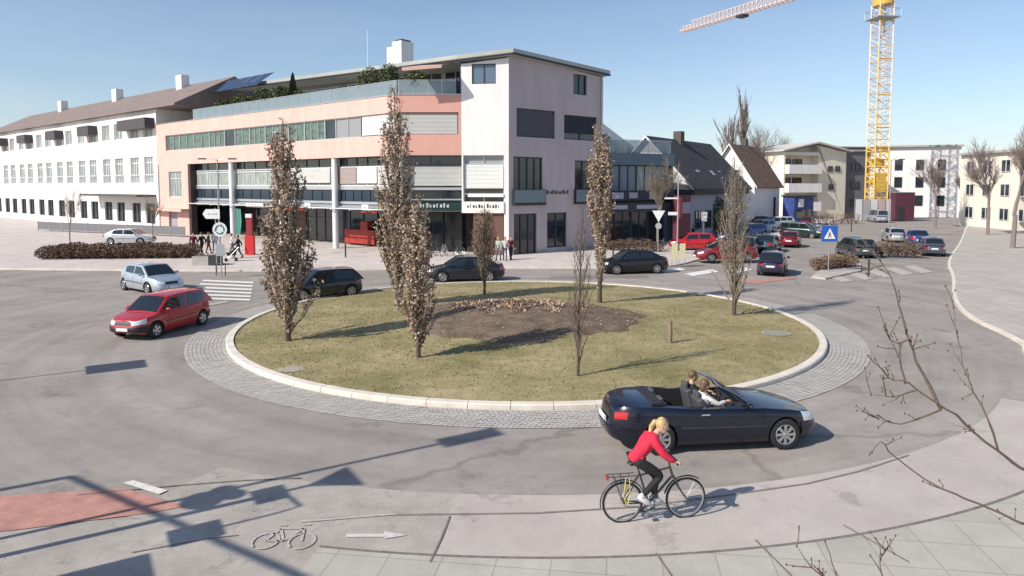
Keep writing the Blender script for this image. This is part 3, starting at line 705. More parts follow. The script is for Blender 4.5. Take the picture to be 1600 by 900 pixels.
# terrace railing
GLR2 = GLR
def railing(F, s0, s1, z, o, n, root=B):
    for k in range(n):
        a, b = s0 + (s1 - s0) * k / n, s0 + (s1 - s0) * (k + 1) / n
        mb = MB(F.M); mb.box(a + .03, b - .03, o - .01, o + .01, z + .06, z + 1.12); mb.build('railing_glass', GLR2, root, world=True)
        mb = MB(F.M); mb.box(a - .025, a + .025, o - .05, o - .012, z - .1, z + 1.15); mb.build('railing_post', ALU, root, world=True)
    fbox(F, 'handrail', root, ALU, (s0, s1, o - .04, o + .02, z + 1.14, z + 1.18))
railing(F1, F1.s(300), F1.L - .3, ZT, -.35, 20); railing(F2, .1, F2.L - .4, ZT, -.35, 4)
fbox(F1, 'parapet_cap', B, ALU, (-.05, F1.L, -.5, .06, ZT, ZT + .05)); fbox(F2, 'parapet_cap', B, ALU, (.02, F2.L, -.5, .06, ZT, ZT + .05))
# penthouse
C = F3.B; FPn = Fac(C - F1.d * 54, C)
sE = FPn.L - 4.2
def zroof(s_): return 15.55 + .9 * (1 - s_ / FPn.L)
mb = MB(FPn.M); mb.box(10, sE + 1.0, -1.8, -1.4, ZT - .4, 15.3); mb.build('penthouse_wall', WHITE, B, world=True)
mb = MB(FPn.M); mb.box(sE + .9, sE + 1.1, -1.6, 1.9, ZT - .4, 15.2); mb.build('penthouse_wall', mat('navy_wall', (.07, .10, .17), .7), B, world=True)
k = 11.0
while k < sE - 1.8:
    pane(FPn, k, k + 2.6, ZT + .05, 15.25, GLD, -1.35, 1, ALUW); k += 2.9
# roof slab with small overhang
roofpts = []
Lp = FPn.p(13, .35); Lb = FPn.p(13, -9)
P3 = F3.p(-.25, .3); PC = (C.x + .1 + F3.n.x * .8, C.y - .8); P4 = F4.p(F4.L + .5, .35); P4b = F4.p(F4.L + .5, -9)
rv = [(Lp, 16.35), (P3, zl + .22), ((C.x + .35, C.y - .5), zr + .2), (P4, z41 + .18), (P4b, z41 - .2), (Lb, 15.9)]
mb = MB(); n = len(rv)
top = [(p[0], p[1], z + .42) for p, z in rv]; bot = [(p[0], p[1], z) for p, z in rv]
mb.add(top + bot, [(0, 1, 5), (1, 2, 3), (1, 3, 4), (1, 4, 5), (n + 0, n + 5, n + 1), (n + 1, n + 3, n + 2), (n + 1, n + 4, n + 3), (n + 1, n + 5, n + 4)] + [(i, n + i, n + (i + 1) % n, (i + 1) % n) for i in range(n)])
mb.build('roof', ROOFM, B, world=True)
mb = MB()
for (a, za), (b, zb) in zip(rv[:4], rv[1:4]):
    mb.tube([(a[0], a[1], za + .04), (b[0], b[1], zb + .04)], .085, 8)
mb.build('gutter', DFR, B, world=True)
c = at(626, 98, 62); mb = MB(); M0 = Matrix.Translation((c.x, c.y, 0)) @ Matrix.Rotation(math.atan2(F1.d.y, F1.d.x), 4, 'Z'); mb.M = M0
mb.box(-1.0, .9, -.7, .7, 15.8, 17.55); mb.box(-.3, .9, -.7, .7, 17.55, 17.95); ch = mb.build('chimney', WHITE, B, world=True)
mb = MB(M0); mb.box(-.1, .75, -.5, .5, 17.97, 18.12)
mb.v = [B.matrix_basis.inverted() @ p for p in mb.v]; mb.build('chimney_cap', DARKM, ch)
c = at(575, 118, 60); mb = MB(); mb.tube([(c.x, c.y, 15.5), (c.x, c.y, 18.6)], .03, 6); mb.build('antenna', SIGNW, B, world=True)
# awning on the terrace
mb = MB(); a, b = at(628, 112, 52.8), at(690, 104, 52.8)
mb.poly([(a.x, a.y, 14.3), (b.x, b.y, 14.5), (b.x + .8, b.y + 2.6, 15.0), (a.x + 1.2, a.y + 2.6, 14.9)]); mb.poly([(a.x, a.y, 14.05), (b.x, b.y, 14.28), (b.x, b.y, 14.5), (a.x, a.y, 14.3)])
mb.build('awning', mat('pink_awning', (.62, .40, .35), .8), B, world=True)

# ================================================================== LEFT WHITE BUILDING
FW = Fac(F1.A - F1.d * 66, F1.A - F1.d * .05)
W = empty('white_house', (FW.B.x, FW.B.y, 0)); tag(W, 'long white building with brown roof left of the pink one', 'building')
def wf(u): return FW.s(u)
rows = [(1.0, 3.4), (5.8, 8.9), (11.2, 13.2)]
zE = 14.6
wins = []
s_ = FW.L - 1.0
i = 0
while s_ > 4:
    wins.append((s_ - 2.5, s_)); s_ -= 3.9 if i % 2 == 0 else 4.6; i += 1
wins.sort()
mb = MB(FW.M); prev = 0
zz = [0, rows[0][0], rows[0][1], rows[1][0], rows[1][1], rows[2][0], rows[2][1], zE]
for (za, zb) in zip(zz[:-1], zz[1:]):
    solid = not any(abs(za - r_[0]) < .01 for r_ in rows)
    if solid: mb.box(0, FW.L, -.4, 0, za, zb)
    else:
        cur = 0
        for a, b in wins: mb.box(cur, a, -.4, 0, za, zb); cur = b
        mb.box(cur, FW.L, -.4, 0, za, zb)
mb.box(0, FW.L, -12, -.4, 0, .2); mb.box(0, .3, -12, -.4, 0, zE); mb.box(FW.L - .3, FW.L, -12, -.4, 0, zE); mb.box(0, FW.L, -12.3, -12, 0, zE)
mb.build('wall', WHITE, W, world=True)
for a, b in wins:
    for ri, (z0, z1) in enumerate(rows):
        pane(FW, a, b, z0, z1, GLD if ri == 0 else GLC, -.25, 3 if ri == 1 else 1, ALUW if ri else DFR, root=W, fw=.12, nh=((z1 - .7,) if ri == 1 else ()))
    if (a // 1) % 2 == 0 or True:
        fbox(FW, 'window_rail', W, ALUW, (a, b, .02, .08, rows[1][0] + .95, rows[1][0] + 1.03), *[(a + (b - a) * k / 9 - .02, a + (b - a) * k / 9 + .02, .03, .07, rows[1][0], rows[1][0] + .95) for k in range(10)])
for idx, (a, b) in enumerate(wins):
    if idx % 3 == 1 or b > FW.L - 2:
        fbox(FW, 'balcony', W, mat('dark_balcony', (.07, .06, .065), .6), (a - .8, b + .6, 0, 1.1, 12.1, 12.25), (a - .8, b + .6, 1.02, 1.1, 12.25, 13.3), (a - .8, a - .74, 0, 1.02, 12.25, 13.3), (b + .54, b + .6, 0, 1.02, 12.25, 13.3))
fbox(FW, 'canopy', W, mat('dark_canopy', (.09, .085, .085), .6), (FW.L - 18, FW.L - .6, 0, 2.2, 4.2, 4.45))
mb = MB(FW.M); mb.xprism([(0, 0)], 0, 0) if False else None
mb.add([(-.5, .6, zE - .1), (FW.L + 6, .6, zE - .1), (FW.L + 6, -6.5, zE + 3.6), (-.5, -6.5, zE + 3.6), (-.5, -13, zE - .1), (FW.L + 6, -13, zE - .1),
        (-.5, .6, zE - .3), (FW.L + 6, .6, zE - .3), (-.5, -13, zE - .3), (FW.L + 6, -13, zE - .3)],
       [(0, 1, 2, 3), (3, 2, 5, 4), (0, 6, 7, 1), (4, 5, 9, 8), (6, 8, 9, 7), (0, 3, 4, 8, 6), (1, 7, 9, 5, 2)])
rf = mb.build('roof', mat('grey_brown_tile', (.22, .17, .155), .85, noise=.15, nscale=1, bump=.4, bscale=8), W, world=True)
for u in (216, 120, 40):
    s_ = FW.s(u); mb = MB(FW.M); mb.box(s_ - .6, s_ + .9, -6.2, -5.2, zE + 2.4, zE + 4.7); mb.v = [W.matrix_basis.inverted() @ p for p in mb.v]; mb.build('chimney', WHITE, rf)
mb = MB(FW.M)
for k in range(9): a = FW.L - 3.5 + k * 2.2; mb.add([(a, -3.2, zE + 1.3), (a + 2.1, -3.2, zE + 1.3), (a + 2.1, -5.4, zE + 2.9), (a, -5.4, zE + 2.9)], [(0, 1, 2, 3)])
for o_ in [mb.build('solar_panel', SOLAR, W, world=True)]: pass
# solar field on the low roof between the two buildings
mb = MB(FPn.M)
for k in range(9):
    a = 5.6 + k * 1.7 - 17; mb.add([(a, -3, 16.5), (a + 1.62, -3, 16.5), (a + 1.62, -4.6, 17.9), (a, -4.6, 17.9), (a, -3, 16.42), (a + 1.62, -3, 16.42), (a + 1.62, -4.6, 17.82), (a, -4.6, 17.82)], [(0, 1, 2, 3), (4, 7, 6, 5), (0, 4, 5, 1), (2, 6, 7, 3), (0, 3, 7, 4), (1, 5, 6, 2)])
mb.build('solar_panel', SOLAR, W, world=True)

# ================================================================== BUILDINGS TO THE RIGHT
FC = Fac(gp(938, 389.6), gp(1050, 384))
Wg = empty('shop_wing', (FC.A.x, FC.A.y, 0)); tag(Wg, 'low dark glass wing with shops and roof terrace right of the corner building', 'building')
fbox(FC, 'wall', Wg, mat('wing_dark', (.05, .06, .08), .5), (0, FC.L, -9, -.5, 3.5, 8.3), (0, .25, -.5, 0, .1, 8.3), (FC.L - .25, FC.L, -.5, 0, .1, 8.3), (0, FC.L, -9, -1.2, .1, 3.5))
fbox(FC, 'fascia', Wg, mat('fascia_blue_grey', (.10, .15, .19), .4), (0, FC.L, -.1, .15, 7.3, 8.35))
n_ = 4
for k in range(n_):
    a, b = .3 + (FC.L - .6) * k / n_, .3 + (FC.L - .6) * (k + 1) / n_
    pane(FC, a, b, 5.0, 7.28, GLC if k in (2,) else mat('mid_blue_glass', (.10, .14, .22), .12, spec=.8), -.3, 1, DFR, root=Wg)
    pane(FC, a, b, .12, 3.2, GLD, -1.0, 1, DFR, root=Wg, name='shop_window')
fbox(FC, 'balcony_band', Wg, [mat('navy_band', (.03, .035, .06), .6), mat('lilac_patch', (.36, .36, .46), .7), SIGNW], (0, FC.L, -.4, .25, 4.2, 5.0), (1.0, 2.2, .25, .3, 4.35, 4.9, 1), (2.8, 3.7, .25, .3, 4.4, 4.9, 1), (5.0, 6.3, .25, .3, 4.3, 4.95, 1))
fbox(FC, 'sign_band', Wg, [DARKM, mat('sign_lilac', (.42, .42, .50), .6)], (0, FC.L, -.4, .3, 3.2, 4.0), (.4, 2.6, .3, .34, 3.45, 3.8, 1), (3.6, 6.4, .3, .34, 3.45, 3.8, 1))
railing(FC, .1, FC.L - .1, 8.35, -.2, 6, root=Wg)
fbox(FC, 'terrace_floor', Wg, CONC, (0, FC.L, -9, -.1, 8.3, 8.36))

def gable_house(name, label, apex, rdir, hw, ln, ze, zr, wall, roofm, over=.5, dark=None):
    r_ = Vector(rdir).normalized(); d = Vector((r_.y, -r_.x)); ap = Vector(apex)
    F = Fac(ap - d * hw, ap + d * hw); H_ = empty(name, (F.B.x, F.B.y, 0)); tag(H_, label, 'house')
    mb = MB(F.M); mb.xprism([(0, 0), (2 * hw, 0), (2 * hw, ze), (hw, zr - .12), (0, ze)], -ln, 0); mb.build('wall', wall, H_, world=True)
    sl = (zr - ze) / hw; mb = MB(F.M); o = over
    for sgn in (-1, 1):
        e = hw + sgn * (hw + o); mb.xprism([(hw, zr), (e, ze - o * sl), (e, ze - o * sl - .16), (hw, zr - .16)], -ln - o, o)
    rf = mb.build('roof', roofm, H_, world=True)
    mb = MB(F.M)
    for sgn in (-1, 1):
        e = hw + sgn * (hw + o); mb.xprism([(hw, zr + .03), (e, ze - o * sl + .03), (e, ze - o * sl - .22), (hw, zr - .22)], o + .002, o + .06)
    mb.build('bargeboard', ALUW, H_, world=True)
    return H_, F, rf
def rchild(F, rf, H_, name, m, *boxes):
    mb = MB(F.M)
    for b in boxes: mb.box(*b)
    mb.v = [H_.matrix_basis.inverted() @ p for p in mb.v]; return mb.build(name, m, rf)
# white gable just behind the corner building
H0, FG, rf = gable_house('side_house', 'pale narrow gable rising behind the corner building', (14.4 - 9.0, 70), (.35, .94), 5.2, 9, 9.6, 13.6, SHADEW, ROOFM, .15)
H1, FD, rf = gable_house('dark_roof_house', 'house with big dark tiled roof and chimney behind the wing', (13.9, 72), (.59, .81), 4.7, 17.5, 5.7, 10.6, mat('grey_white_render', (.62, .60, .58), .85, noise=.05), ROOFD)  # walls in a plain greyish white
rchild(FD, rf, H1, 'chimney', mat('chimney_brick', (.10, .085, .08), .9), (4.4, 5.3, -8.2, -7.2, 9.4, 11.5))
sl = (10.4 - 5.7) / 4.7
def roofquad(F, hw, zr, sl, a0, a1, y0, y1, lift=.06):
    return [(hw + a0, y0, zr - a0 * sl + lift), (hw + a1, y0, zr - a1 * sl + lift), (hw + a1, y1, zr - a1 * sl + lift), (hw + a0, y1, zr - a0 * sl + lift)]
for (a0, a1, y0, y1) in ((2.5, 3.5, -5.6, -4.6), (3.0, 3.8, -9.5, -8.7), (2.6, 3.4, -12.2, -11.4)):
    mb = MB(FD.M); mb.poly(roofquad(FD, 4.7, 10.4, sl, a0, a1, y0, y1)); mb.v = [H1.matrix_basis.inverted() @ p for p in mb.v]; mb.build('skylight', mat('skylight_glass', (.42, .44, .46), .2, spec=.8), rf)
for (a, z) in ((5.7, 2.6), (7.6, 2.6)): pane(FD, a, a + 1.1, z, z + 1.4, GLD, .06, 1, ALUW, root=H1)
H2, FE, rf = gable_house('brown_roof_house', 'white gabled house with brown tiled roof between dark roof and apartments', (28.6, 92), (.60, .80), 3.3, 11, 6.0, 11.0, WHITE, ROOFB, .45)
for (a, z) in ((2.2, 6.4), (3.6, 6.4), (1.4, 3.4), (4.4, 3.4)): pane(FE, a, a + .95, z, z + 1.2, GLD, .06, 0, ALUW, root=H2)
rchild(FE, rf, H2, 'chimney', mat('chimney_dark', (.09, .08, .075), .9), (2.6, 3.3, -7, -6.2, 10.2, 12.0))
# low extension and shaded garden front next to the dark roofed house
FX = Fac(gp(1078, 378), gp(1160, 366)); X1 = empty('low_extension', (FX.A.x, FX.A.y, 0)); tag(X1, 'low shaded extension with dark flat roof below the dark tiled roof', 'building')
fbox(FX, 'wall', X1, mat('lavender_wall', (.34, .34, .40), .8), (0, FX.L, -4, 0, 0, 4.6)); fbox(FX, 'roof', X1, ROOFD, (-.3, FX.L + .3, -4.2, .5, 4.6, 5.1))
for k in range(4): pane(FX, 1 + k * 2.4, 2.4 + k * 2.4, 1.2, 3.0, GLD, .05, 1, DFR, root=X1)
# apartment block
FA = Fac(at(1224, 290, 112).xy, at(1321, 290, 116).xy)
AB = empty('apartment_block', (FA.A.x, FA.A.y, 0)); tag(AB, 'cream apartment block with white balconies beside the crane mast', 'building')
mb = MB(FA.M); L_ = FA.L; bw = L_ * .55
mb.xprism([(bw, 0), (L_, 0), (L_, 11.0), (L_ * .5, 12.1), (bw, 12.05)], -12, 0); mb.xprism([(0, 0), (bw, 0), (bw, 12.0), (0, 11.0)], -12, -1.6)
mb.box(0, bw, -1.6, 0, 10.35, 10.9); mb.box(0, .3, -1.6, 0, 0, 10.35); mb.build('wall', CREAM, AB, world=True)
fbox(FA, 'roof', AB, mat('flat_roof_dark', (.12, .11, .105), .8), (-.6, L_ + .6, -12, .7, 12.1, 12.3)) if False else None
mb = MB(FA.M); mb.xprism([(-.8, 10.95), (L_ * .5, 12.35), (L_ + .8, 11.0), (L_ + .8, 11.2), (L_ * .5, 12.6), (-.8, 11.15)], -12.4, .8); mb.build('roof', mat('flat_roof', (.55, .53, .50), .8), AB, world=True)
for z in (1.6, 4.6, 7.6):
    fbox(FA, 'balcony', AB, WHITE, (.3, bw - .05, -1.6, .9, z - .2, z), (.3, bw - .05, .78, .9, z, z + 1.25), (.3, .42, 0, .78, z, z + 1.25), (bw - .17, bw - .05, 0, .78, z, z + 1.25))
    for a in (.8, 3.0): pane(FA, a, a + 1.8, z + .05, z + 2.2, GLD, -1.5, 1, DFR, root=AB)
for (a, z) in ((L_ * .70, 7.8), (L_ * .82, 7.8), (L_ * .72, 4.8)): pane(FA, a, a + .9, z, z + .9, GLD, .06, 0, DFR, root=AB)
FB = Fac(at(1321, 290, 117).xy, at(1357, 290, 118).xy); DB = empty('grey_block', (FB.A.x, FB.A.y, 0)); tag(DB, 'dark grey clad block between cream apartments and crane mast', 'building')
fbox(FB, 'wall', DB, mat('grey_cladding', (.16, .155, .165), .7, noise=.1), (0, FB.L, -10, 0, 0, 11.2)); fbox(FB, 'roof', DB, CONC, (-.2, FB.L + .2, -10, .3, 11.2, 11.5))
for z in (2, 5, 8): pane(FB, 1.0, 2.6, z, z + 1.2, GLD, .05, 1, DFR, root=DB)
FH = Fac(at(1376, 290, 124).xy, at(1500, 290, 120).xy); HB = empty('white_block', (FH.A.x, FH.A.y, 0)); tag(HB, 'white flat roofed block right of the crane mast', 'building')
fbox(FH, 'wall', HB, WHITE, (0, FH.L, -12, 0, 0, 12.2)); fbox(FH, 'roof', HB, CONC, (-.3, FH.L + .3, -12, .6, 12.2, 12.5))
for a in (2.1, 5.4, 8.7):
    for z in (2.0, 5.2, 8.2, ): pane(FH, a, a + 1.2, z, z + 1.8, GLD, .05, 0, DFR, root=HB)
FJ = Fac(at(1204, 290, 138).xy, at(1480, 290, 142).xy); JB = empty('long_block', (FJ.A.x, FJ.A.y, 0)); tag(JB, 'long pale flat roofed block at the back behind the apartments', 'building')
fbox(FJ, 'wall', JB, mat('pale_pink_block', (.62, .54, .52), .85), (0, FJ.L, -10, 0, 0, 12.4)); fbox(FJ, 'roof', JB, mat('roof_edge_dark', (.16, .14, .14), .8), (-.5, FJ.L + .5, -10, 1.0, 12.9, 13.2)); fbox(FJ, 'attic', JB, GLD, (.5, FJ.L - .5, -9, -.6, 12.4, 12.9))
for k in range(10): pane(FJ, 1.5 + k * 3.4, 3.0 + k * 3.4, 7.6, 9.0, GLD, .05, 1, DFR, root=JB)
# buildings beyond the frame edge side: cream block and house to the right
FR1 = Fac(at(1500, 290, 96).xy, at(1592, 290, 84).xy); RB = empty('cream_block', (FR1.A.x, FR1.A.y, 0)); tag(RB, 'cream flat roofed block at the far right of the street', 'building')
fbox(FR1, 'wall', RB, CREAM, (0, FR1.L, -12, 0, 0, 9.6)); fbox(FR1, 'roof', RB, CONC, (-.3, FR1.L + .3, -12.2, .5, 9.6, 9.9))
for k in range(4):
    for z in (1.2, 4.2, 7.2): pane(FR1, 1.5 + k * 3.6, 3.3 + k * 3.6, z, z + 1.5, GLD, .05, 1, ALUW, root=RB)
H3, FQ, rf = gable_house('garden_house', 'white house with dark roof at the right edge of the picture', (63, 70), (.85, .5), 4.6, 11, 5.4, 9.6, WHITE, ROOFD)
for (a, z) in ((2.2, 1.3), (5.4, 1.3), (3.8, 5.0)): pane(FQ, a, a + 1.3, z, z + 1.4, GLD, .06, 1, ALUW, root=H3)
# low things in the middle distance
def simple_fence(name, label, cat, A_, B_, z1, m, n=1, gap=.06, z0=.1):
    F = Fac(A_, B_); r_ = empty(name, (F.A.x, F.A.y, 0)); tag(r_, label, cat)
    k = max(1, int(F.L / n))
    for i in range(k):
        a, b = F.L * i / k, F.L * (i + 1) / k
        fbox(F, 'panel', r_, m[i % len(m)], (a + gap / 2, b - gap / 2, -.03, .03, z0, z1)); fbox(F, 'post', r_, STEEL, (a - .03, a + .03, -.05, .05, 0, z1 + .05))
    return r_
simple_fence('wooden_fence', 'dark brown board fence behind the parked cars', 'fence', gp(1168, 353), gp(1211, 352), 3.9, [mat('dark_board', (.055, .035, .028), .85, noise=.2, nscale=2, stretch=(1, 1, 6))], 2.5, .03)
simple_fence('site_hoarding', 'white and pink panel hoarding at the foot of the crane', 'fence', gp(1335, 346), gp(1418, 345), 3.4, [SIGNW, mat('hoard_grey', (.45, .43, .44), .7), SIGNW, mat('hoard_pink', (.62, .48, .46), .7)], 1.3, .25)
simple_fence('metal_fence', 'grey railing below the white building at left', 'fence', gp(60, 362), gp(290, 372), 1.2, [mat('fence_grey', (.16, .16, .17), .6)], 2.2, .1, .3)
fk = Fac(gp(1240, 354), gp(1270, 353)); K = empty('blue_kiosk', (fk.A.x, fk.A.y, 0)); tag(K, 'blue and white kiosk below the cream apartment block', 'kiosk')
fbox(fk, 'wall', K, mat('kiosk_blue', (.04, .07, .24), .6, noise=.4, nscale=.8), (0, fk.L, -2, 0, .1, 4.0)); fbox(fk, 'poster', K, SIGNW, (.8, 1.7, 0.002, .06, 2.6, 3.7)); fbox(fk, 'roof', K, DARKM, (-.2, fk.L + .2, -2.2, .3, 4.0, 4.2)); fbox(fk, 'hatch', K, GLD, (.4, fk.L - .4, 0.002, .05, 1.1, 2.3))
fk = Fac(gp(1398, 346), gp(1428, 346)); K = empty('site_container', (fk.A.x, fk.A.y, 0)); tag(K, 'dark red site container right of the hoarding', 'container')
fbox(fk, 'body', K, mat('container_red', (.09, .025, .045), .6, noise=.2), (0, fk.L, -2.4, 0, .2, 4.4)); fbox(fk, 'door', K, DARKM, (.4, 1.4, 0.002, .05, .25, 2.3)); fbox(fk, 'roof', K, STEEL, (-.05, fk.L + .05, -2.45, .05, 4.4, 4.5))
# shop posters and stands below the dark house
fk = Fac(gp(1060, 386), gp(1078, 384)); K = empty('poster_stand', (fk.A.x, fk.A.y, 0)); tag(K, 'tall maroon poster stand at the end of the shop wing', 'stand')
fbox(fk, 'panel', K, mat('maroon_panel', (.13, .015, .03), .6, noise=.3, nscale=1), (0, fk.L, -.6, 0, .15, 4.6)); fbox(fk, 'poster', K, mat('lilac_poster', (.35, .28, .36), .6), (.45, fk.L - .1, .002, .05, 3.0, 4.0)); fbox(fk, 'poster', K, mat('red_poster', (.45, .05, .05), .6), (.05, .4, .002, .05, 2.6, 4.5))

# ================================================================== CRANE
cb = at(1368, 330, 110); K = empty('tower_crane', (cb.x, cb.y, 0)); tag(K, 'yellow and pale tower crane rising above the building site', 'crane')
W2 = 1.12
def lattice(mb, z0, z1, st, hw, r1=.12, r2=.06, mi=0):
    for a in (-1, 1):
        for b in (-1, 1): mb.tube([(a * hw, b * hw, z0), (a * hw, b * hw, z1)], r1, 4, mi)
    z = z0; k = 0
    cs = [(-1, -1), (1, -1), (1, 1), (-1, 1)]
    while z < z1 - .01:
        zz_ = min(z + st, z1)
        for i in range(4):
            p, q = cs[i], cs[(i + 1) % 4]
            if k % 2: p, q = q, p
            mb.tube([(p[0] * hw, p[1] * hw, z), (q[0] * hw, q[1] * hw, zz_)], r2, 4, mi)
            mb.tube([(p[0] * hw, p[1] * hw, zz_), (q[0] * hw, q[1] * hw, zz_)], r2, 4, mi)
        z = zz_; k += 1
rot = R(6)
M = Matrix.Rotation(rot, 4, 'Z')
mb = MB(M); lattice(mb, 11.5, 33.4, 1.2, W2, .13, .06); mb.build('mast', PALEP, K, clean=False)
mb = MB(M); lattice(mb, 0, 11.5, 1.2, W2, .15, .09); [mb.box(-W2, W2, -.1, .1, z, z + 1.1) for z in (5.6, 8.6)]; mb.box(-W2 + .2, W2 - .3, -W2 - .05, -W2 + .05, 4.5, 7.5); mb.build('mast_base', YEL, K, clean=False)
mb = MB(M); [mb.tube([(-W2 - .05, -W2 - .1, 11.5), (-W2 - .05, -W2 - .1, 33.2)], .09, 4)]; [mb.tube([(x, -W2, z), (x2, -W2, z)], .1, 4) for z in (14.5, 19.5, 25) for x, x2 in ((-W2, W2),)]; mb.build('ladder', YEL, K, clean=False)
mb = MB(M); mb.box(-1.8, 1.8, -1.8, 1.8, 31.2, 31.35); [mb.tube([(a, b, 31.3), (a, b, 32.5)], .04, 4) for a in (-1.8, 0, 1.8) for b in (-1.8, 0, 1.8) if a or b]; mb.tube([(-1.8, -1.8, 32.5), (1.8, -1.8, 32.5), (1.8, 1.8, 32.5), (-1.8, 1.8, 32.5), (-1.8, -1.8, 32.5)], .04, 4); mb.build('platform', STEEL, K, clean=False)
mb = MB(M); mb.lathe_y([(1.3, -.6), (1.5, -.6), (1.5, .6), (1.3, .6)], n=20); mb.v = [Matrix.Translation((0, 0, 33.9)) @ Matrix.Rotation(R(90), 4, 'X') @ p for p in mb.v]; mb.box(-1.1, 1.1, -1.1, 1.1, 34.5, 37.2); mb.build('slewing_unit', YEL, K)
mb = MB(M); mb.box(1.2, 2.8, -1.0, .6, 34.6, 37.0); mb.box(1.35, 2.81, -1.02, .5, 35.5, 36.8, 1); mb.build('cab', [YEL, GLD], K)
tip = at(1066, 48, 152); jd = Vector((tip.x - cb.x, tip.y - cb.y)); jl = jd.length; ja = math.atan2(jd.y, jd.x)
M = Matrix.Rotation(ja, 4, 'Z'); jz = 38.3
mb = MB(M)
n = 42
for k in range(n):
    a, b = 1.5 + (jl - 1.5) * k / n, 1.5 + (jl - 1.5) * (k + 1) / n; hh = 1.7 if k < n - 3 else 1.0
    for y in (-.7, .7):
        mb.tube([(a, y, jz), (b, y, jz)], .13, 4); mb.tube([(a, y, jz), ((a + b) / 2, 0, jz + hh)], .07, 4); mb.tube([(b, y, jz), ((a + b) / 2, 0, jz + hh)], .07, 4)
    mb.tube([(a, -.7, jz), (a, .7, jz)], .06, 4); mb.tube([(a, -.7, jz), (b, .7, jz)], .05, 4)
    mb.tube([((a + b) / 2, 0, jz + hh), ((a + b) / 2 + (jl / n if k < n - 1 else .3), 0, jz + hh)], .13, 4)
mb.build('jib', mat('jib_pale', (.66, .55, .52), .6), K, clean=False)
mb = MB(M)
for k in range(8):
    a, b = -12 + 1.6 * k, -12 + 1.6 * (k + 1)
    for y in (-.7, .7): mb.tube([(a, y, jz), (b, y, jz)], .13, 4); mb.tube([(a, y, jz), ((a + b) / 2, 0, jz + 1.3)], .07, 4); mb.tube([(b, y, jz), ((a + b) / 2, 0, jz + 1.3)], .07, 4)
    mb.tube([((a + b) / 2, 0, jz + 1.3), ((a + b) / 2 + 1.6, 0, jz + 1.3)], .1, 4)
mb.build('counter_jib', YEL, K, clean=False)
mb = MB(M); mb.box(-12, -9, -1, 1, jz - 2.2, jz + .3); mb.build('counterweight', CONC, K)
mb = MB(M); mb.tube([(0, 0, 37.1), (0, 0, 43.5)], .45, 6); mb.tube([(0, 0, 43.4), (jl * .62, 0, jz + 1.8)], .05, 4); mb.tube([(0, 0, 43.4), (-11, 0, jz + .3)], .05, 4); mb.build('tower_head', YEL, K)
tx = jl * .63; mb = MB(M); mb.box(tx - .9, tx + .9, -.8, .8, jz - .6, jz - .15); mb.build('trolley', DARKM, K)

